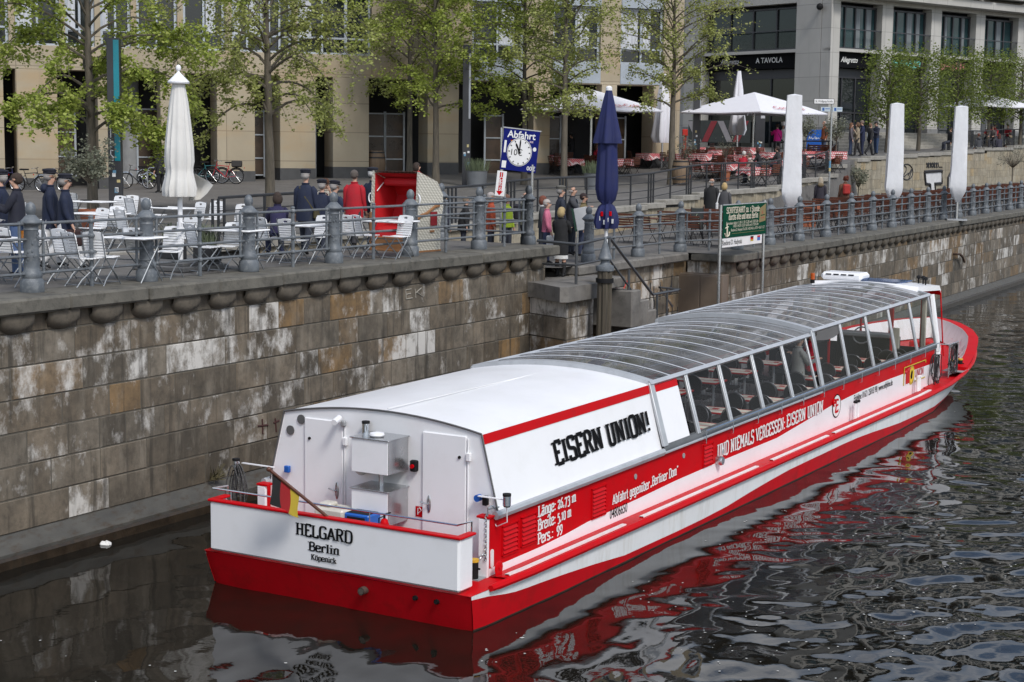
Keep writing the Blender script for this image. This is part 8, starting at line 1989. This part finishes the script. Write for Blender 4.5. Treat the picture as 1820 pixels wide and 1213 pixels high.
    if face:
        mb = MB()
        for sx in (-1,1): mb.ell(Mh @ Vector((sx*.032,.093,.128)), (.011,.006,.007), 6, 4); mb.tube([Mh @ Vector((sx*.016,.097,.149)), Mh @ Vector((sx*.05,.088,.148))], .005, 4)
        mb.tube([Mh @ Vector((-.025,.096,.055)), Mh @ Vector((0,.101,.053)), Mh @ Vector((.025,.096,.055))], .006, 4, mi=1); part(mb, 'facial_features', [pm('eye_dark', (.03,.02,.015), .4), pm('lips', (.33,.13,.11), .5)])
    if glasses:
        mb = MB()
        for sx in (-1,1): mb.tube([Mh @ Vector((sx*.036+.026*math.cos(t_), .108, .128+.02*math.sin(t_))) for t_ in np.linspace(0,2*PI,13)[:-1]], .004, 4, closed=True); mb.tube([Mh @ Vector((sx*.062,.106,.13)), Mh @ Vector((sx*.09,.0,.128))], .004, 4)
        mb.tube([Mh @ Vector((-.01,.11,.13)), Mh @ Vector((.01,.11,.13))], .004, 4); part(mb, 'glasses', BLM)
    # carried things are things of their own
    Wm = Matrix.Translation(loc) @ Matrix.Rotation(R(30+fa), 4, 'Z') @ T
    if bag:
        kind, col, where, lb = bag; mb = MB(); c_ = cloth(col)
        if kind == 'shoulder':
            sx = where; p = up_(sx*.235,-.02,-.02); mb.tube([up_(sx*.15,.06,.47), up_(sx*.2,.07,.3), up_(sx*.24,.05,.06), up_(sx*.24,-.09,.06), up_(sx*.2,-.09,.3), up_(sx*.15,-.06,.47)], [(.02,.007)]*6, 5); mb.box(p, (.09,.3,.3), .04)
        elif kind == 'back': p = up_(0,-.2,.27); mb.box(p, (.3,.16,.42), .05); [mb.tube([up_(q,-.1,.44), up_(q,.0,.5), up_(q*1.1,.12,.4), up_(q*1.1,.1,.15), up_(q,-.1,.1)], [(.025,.01)]*5, 5) for q in (-.11,.11)]
        elif kind == 'cross': mb.tube([up_(-where*.1,.08,.49), up_(where*.05,.135,.25), up_(where*.22,.06,-.02), up_(where*.2,-.08,.02), up_(where*.03,-.13,.28), up_(-where*.11,-.07,.48)], [(.016,.006)]*6, 5); mb.box((where*.24,0,-.08), (.08,.24,.2), .03)
        else: hn = arm[0 if where < 0 else 1][3]; mb.tube([hn+Vector((0,-.05,-.02)), hn+Vector((0,0,.02)), hn+Vector((0,.05,-.02))], .008, 5); mb.box(hn+Vector((0,0,-.17)), (.08,.3,.3) if kind == 'hand' else (.03,.22,.3), .03 if kind == 'hand' else .004)
        o = mb.build('bag' if kind != 'paper' else 'paper', c_); o.matrix_world = Wm; tag(o, lb, 'bag' if kind != 'paper' else 'paper')
    return root
def PD(px, dist): return at_dist(px, dist)
def PH(px, ytop, H, zg_=None):
    """stand so that a figure of height H reaches the pixel row, given flat local ground"""
    return at_h(px, ytop, H)
NV = (.010,.016,.040); NVD = (.012,.013,.024); WH_ = (.62,.62,.62); GH = (.30,.28,.265); BH = (.035,.022,.016); BLO = (.42,.30,.14); CAPN = (.009,.010,.018)
# group of men in caps on the near promenade
person(hit(6,488), 90, 'man in navy coat and cap half cut off at the left photo edge', 1.78, NV, WH_, GH, cap=CAPN, pose='step')
person(hit(33,494), 92, 'man without cap in dark quilted jacket and blue jeans by the first railing post', 1.75, NVD, (.06,.10,.2), BH, arms='hold', hem=.78, girth=1.08, shoes=(.02,.015,.012))
person(hit(92,478), -75, 'man in hooded navy coat and navy cap, left one of a walking pair', 1.78, NV, WH_, GH, cap=CAPN, pose='step', hem=.6, girth=1.12, hood=NV, head=(-12,0))
person(hit(119,482), -80, 'man in navy coat, cap and glasses walking right with a dark brown bag', 1.74, NV, WH_, GH, cap=CAPN, pose='walk', arms='carry', hem=.6, girth=1.12, glasses=True, bag=('hand', (.03,.012,.012), 1, 'dark brown bag carried by the man in navy coat and glasses'))
person(at_h(495,350,1.25), 20, 'woman with dark brown hair in a navy jacket seated with her back to us', 1.66, (.018,.016,.055), (.03,.04,.09), BH, 'bob', pose='sit', arms='table', lean=12, face=False)
person(at_h(577,341,1.27), 195, 'young man with glasses in a beige jacket resting chin on hand at a white table', 1.76, (.36,.33,.28), (.03,.035,.05), (.06,.025,.012), pose='sit', arms='chin', lean=12, glasses=True, head=(25,12), inner=(.1,.02,.03))
for px, yt, fa, lb, kw in ((543,297,-15,'man in long navy coat and cap with olive strap bag, left of the group',dict(top=NV,cap=CAPN,bag=('cross',(.06,.05,.02),1,'olive brown strap bag on the leftmost navy coat man of the group'))),
    (572,293,-12,'grey haired man in navy coat and cap, middle of the cap group',dict(top=NV,cap=CAPN)),(594,290,-30,'man in navy jacket and cap turning right behind the red jacket',dict(top=(.014,.024,.055),cap=CAPN,head=(-20,5))),
    (630,300,-15,'bareheaded man in a bright red jacket with dark sleeve walking away',dict(top=(.38,.008,.018),legs=(.03,.03,.035),hair=(.09,.075,.065))),(663,294,-30,'bearded man in navy coat and cap just left of the beach basket',dict(top=NV,cap=CAPN,head=(-35,0),hair=(.5,.49,.47)))):
    k_ = dict(legs=(.02,.025,.04), hair=GH, pose='step', hem=.6, girth=1.1); k_.update(kw); person(PD(px, {543:34,572:36.5,594:38.5,630:36,663:36.5}[px]), fa, lb, {543:1.76,572:1.8,594:1.86,630:1.74,663:1.77}[px], **k_)
person(PD(741,47), -70, 'dark haired woman in a black coat with a red scarf behind the beach basket', 1.72, (.018,.016,.018), hair=BH, style='bob', scarf=(.4,.01,.02), hem=.6, pose='walk', arms='walk')
# queue on the lower landing ramp
person(PD(790,42.5), -60, 'blonde woman in dark blue coat with red bag behind the railing', 1.5, (.02,.02,.035), hair=(.36,.27,.17), style='bob', hem=.6, bag=('hand',(.42,.008,.02),-1,'red bag held low by the blonde woman behind the railing'))
person(PD(825,42.8), -80, 'stout person in black quilted jacket behind the near railing post', 1.5, (.014,.014,.016), hair=(.22,.17,.12), girth=1.35, hem=.6, lean=8)
Q_ = [(874,41.3,-85,'grey haired person in an orange coat in the queue',dict(top=(.42,.075,.03),hair=(.4,.36,.34),hem=.6,H=1.66)),(902,41,-120,'woman in a lime green jacket in the queue',dict(top=(.26,.36,.02),hair=(.16,.08,.05),style='bob',H=1.62)),
    (934,41.5,-75,'bald headed man in grey green jacket with dark backpack in the queue',dict(top=(.16,.165,.13),hair=GH,style='bald',H=1.7,bag=('back',(.02,.02,.03),1,'dark backpack on the bald man in the queue'))),
    (967,41,-100,'woman with reddish hair and white scarf in the queue',dict(top=(.05,.05,.06),hair=(.16,.05,.03),style='bob',scarf=(.5,.5,.5),H=1.6)),(974,39.6,-95,'person in a pink jacket beside the black leather jacket woman',dict(top=(.5,.14,.22),legs=(.03,.04,.09),hair=(.4,.36,.33),H=1.56,arms='carry',bag=('hand',WH_,1,'small white bag held by the person in pink'))),
    (998,42.5,-75,'man in grey flat cap and dark blue jacket in the queue',dict(top=(.02,.024,.04),hair=GH,cap=(.12,.115,.1),H=1.79,inner=(.4,.42,.45),girth=1.1)),(1019,42.8,-95,'large balding man in charcoal suit jacket in the queue',dict(top=(.05,.052,.06),hair=(.3,.26,.24),style='bald',H=1.82,girth=1.25,inner=(.3,.34,.4),hem=.6,arms='hold')),
    (1039,42.2,-110,'dark haired woman with glasses behind the notice board',dict(top=(.14,.11,.05),legs=(.03,.04,.08),hair=(.025,.014,.014),style='short',H=1.64,glasses=True))]
for px, dd_, fa, lb, kw in Q_:
    kw = dict(kw); H_ = kw.pop('H'); p = PD(px, dd_); p.z = 3.45 if px > 950 else p.z; person(p, fa, lb, H_, **kw)
p = Vector((-5.05,15.98,3.2)); p = atz(996,492,3.21); person(p, -15, 'blonde woman in black leather jacket, black skirt and boots on the landing', 1.64, (.010,.010,.011), legs=(.3,.2,.15), hair=(.36,.27,.13), style='bob', arms='hold', hem=.78, skirt=((.010,.010,.011),.40,(.6,.6,.58)), boots=True, head=(-30,8))
# strollers on the far promenade
person(PD(1267,56), -25, 'bald man all in black walking away by the terrace wall', 1.83, (.012,.013,.018), (.012,.012,.014), GH, 'bald', pose='step', girth=1.12, hem=.6)
person(PD(1290,55), -20, 'blonde woman in grey jacket with a white shoulder bag walking away', 1.68, (.06,.06,.065), (.04,.07,.15), BLO, 'bob', pose='step', bag=('shoulder',WH_,-1,'white shoulder bag hanging on the blonde woman in grey'))
person(PD(1461,66), -10, 'long haired woman in dark jacket over an orange shirt with white bag', 1.7, (.025,.022,.032), (.02,.02,.022), (.36,.31,.24), 'long', pose='step', hood=(.16,.12,.07), bag=('hand',WH_,-1,'white carrier bag held by the woman with the orange shirt'), skirt=None)
person(PD(1505,67), 5, 'red haired person in brown jacket with a bright red back panel', 1.72, (.13,.06,.035), (.2,.18,.14), (.10,.025,.012), 'curly', arms='down', pose='stand', girth=1.15, bag=('back',(.38,.03,.025),1,'bright red pack on the back of the red haired person'))
person(at_h(1763,298,1.3), 150, 'man in grey brown jacket sitting sideways at the far brown tables', 1.78, (.075,.062,.058), (.03,.03,.035), BH, pose='sit', arms='table', lean=22, head=(30,0))
# upper plaza by the corner shop
for px, dd_, fa, lb, H_, kw in ((1464,81,100,'balding man in a rust brown leather jacket and jeans by the corner shop',1.86,dict(top=(.20,.055,.022),legs=(.035,.05,.09),hair=GH,style='bald',inner=(.45,.5,.58),arms='pockets')),
    (1512,84,-100,'woman with patterned scarf partly behind potted shrubs before the shop',1.68,dict(top=(.10,.09,.10),legs=(.03,.045,.09),hair=(.13,.06,.03),style='long')),(1523,84,100,'woman in a beige coat with one hand at her face',1.72,dict(top=(.28,.23,.16),legs=(.02,.018,.018),hair=(.11,.06,.03),style='bob',arms='phone',hem=.6,pose='step')),
    (1532,84.5,95,'man in a dark blue suit with white shirt looking down',1.8,dict(top=(.012,.018,.055),legs=(.012,.018,.05),hair=(.16,.12,.1),inner=(.6,.6,.62),arms='hold',head=(0,18),hem=.6)),(1546,84.5,-60,'person in black walking right with a wide stride past the suit',1.7,dict(top=(.012,.012,.013),legs=(.012,.012,.013),hair=(.14,.08,.05),pose='walk',arms='walk')),
    (1557,86,120,'dark haired person in navy and jeans reading a leaflet',1.72,dict(top=(.012,.016,.034),legs=(.025,.05,.11),hair=(.012,.012,.012),arms='hold',head=(0,22),bag=('paper',(.5,.55,.62),1,'printed leaflet held by the dark haired person')))):
    person(PD(px, dd_), fa, lb, H_, **kw)
person(PD(1381,84), 10, 'woman in a hot pink jacket with black bag strap at the restaurant', 1.74, (.62,.01,.22), (.014,.014,.015), BH, arms='wave', bag=('cross',(.015,.015,.016),1,'small black bag of the woman in hot pink'))
pc_ = person(PD(1391,86), 165, 'life size chef figure in white hat and jacket standing at the restaurant', 1.7, (.6,.6,.58), (.55,.55,.53), BH, cap=(.62,.62,.62), arms='hold', cat='figure', name='chef_figure')
mb = MB(); mb.tube([(0,0,1.66),(0,0,1.86)], [.1,.13], 12); o = mb.build('chef_hat', WHTP); setpar(o, pc_)
# seated guests at the checkered tables
for px, yt, fa, lb, kw in ((1319,272,-35,'white haired man in a red sweater seated with his back to us',dict(top=(.36,.01,.025),legs=(.36,.33,.28),hair=(.5,.48,.45),lean=20,face=False)),(1343,274,70,'woman in beige jacket and pale scarf leaning over a checkered table',dict(top=(.26,.2,.17),hair=(.1,.07,.055),scarf=(.55,.45,.45),lean=28,arms='table')),
    (1352,266,80,'dark haired woman in black seated behind the woman in beige',dict(top=(.014,.014,.015),hair=(.05,.02,.014),style='bob',lean=15)),(1387,264,60,'man in a dark jacket seated beside the first white covered parasol',dict(top=(.02,.02,.023),hair=(.04,.025,.02),lean=15)),
    (1056,259,-80,'long haired woman in a red sweater at a table left of the blue parasol',dict(top=(.36,.01,.03),hair=(.09,.04,.022),style='long',lean=16))):
    k_ = dict(pose='sit', arms='table'); k_.update(kw); person(at_h(px, yt, 1.27), fa, lb, 1.72, **k_)
person(PD(1017,83), 60, 'waiter in black with a white apron cloth standing among the tables', 1.78, (.012,.012,.013), (.02,.022,.03), (.014,.012,.012), arms='hold', head=(0,25))
person(PD(1108,90), 15, 'person in dark jacket and jeans behind the blue parasol by the restaurant glass', 1.74, (.015,.015,.017), (.05,.09,.16), BH)
person(PD(284,66), 70, 'dark clothed person standing in the doorway shade behind the white parasol', 1.82, (.014,.014,.018), (.014,.014,.016), BH, hem=.6, girth=1.1)
# people on and behind the graffiti wall
for px, yt, fa, lb, kw in ((1751,243,15,'person in a grey hoodie sitting on the wall edge with one white trouser leg hanging',dict(top=(.045,.048,.055),legs=(.55,.53,.5),hair=(.12,.045,.03),hood=(.045,.048,.055),face=False,shoes=(.5,.45,.36))),(1787,240,20,'person in dark jacket with red collar sitting on the wall',dict(top=(.03,.03,.045),legs=(.02,.02,.03),hair=(.07,.02,.015),style='long',scarf=(.3,.01,.03),face=False)),
    (1806,240,25,'person in black padded jacket with fur hood sitting on the wall',dict(top=(.013,.013,.016),legs=(.02,.02,.025),hair=(.03,.02,.015),hood=(.16,.13,.08),girth=1.15,face=False))):
    q = onwall(px, 285); d = Vector((GW[2][0]-GW[1][0], GW[2][1]-GW[1][1], 0)).normalized(); n_ = Vector((-d.y, d.x, 0)); q = q+n_*.45; q.z = zg(q.x-.2, q.y)-.0
    person(q, fa+0, lb, 1.68, pose='sit', arms='down', seat=.02, lean=6, **kw)
for px, dd_, lb, tp in ((1756,106,'guest in a red jacket seated beyond the wall sitters',(.4,.01,.02)),(1768,106.5,'second guest in red seated under the clipped trees',(.36,.01,.02)),(1791,108,'guest in dark red seated between the wall sitters and the shop',(.3,.02,.03))):
    person(PD(px, dd_), 150, lb, 1.7, tp, hair=BH, pose='sit', arms='table', lean=15)
person(PD(1689,97), 100, 'person in black half hidden behind the rightmost covered parasol', 1.7, (.012,.012,.014), hair=BH, pose='sit', arms='down')
# two people aboard
person(Vector((.75,15.6,.555)), -70, 'man in a grey shirt and khaki trousers standing inside the boat', 1.74, (.33,.33,.31), (.16,.13,.09), GH, arms='hold', hem=.78, bag=('hand',(.4,.01,.02),-1,'red bag beside the man in grey inside the boat'))
person(Vector((.7,16.55,.555)), 100, 'person in a bright red shirt and dark trousers inside the boat', 1.76, (.45,.01,.03), (.015,.016,.022), BH, arms='hold')
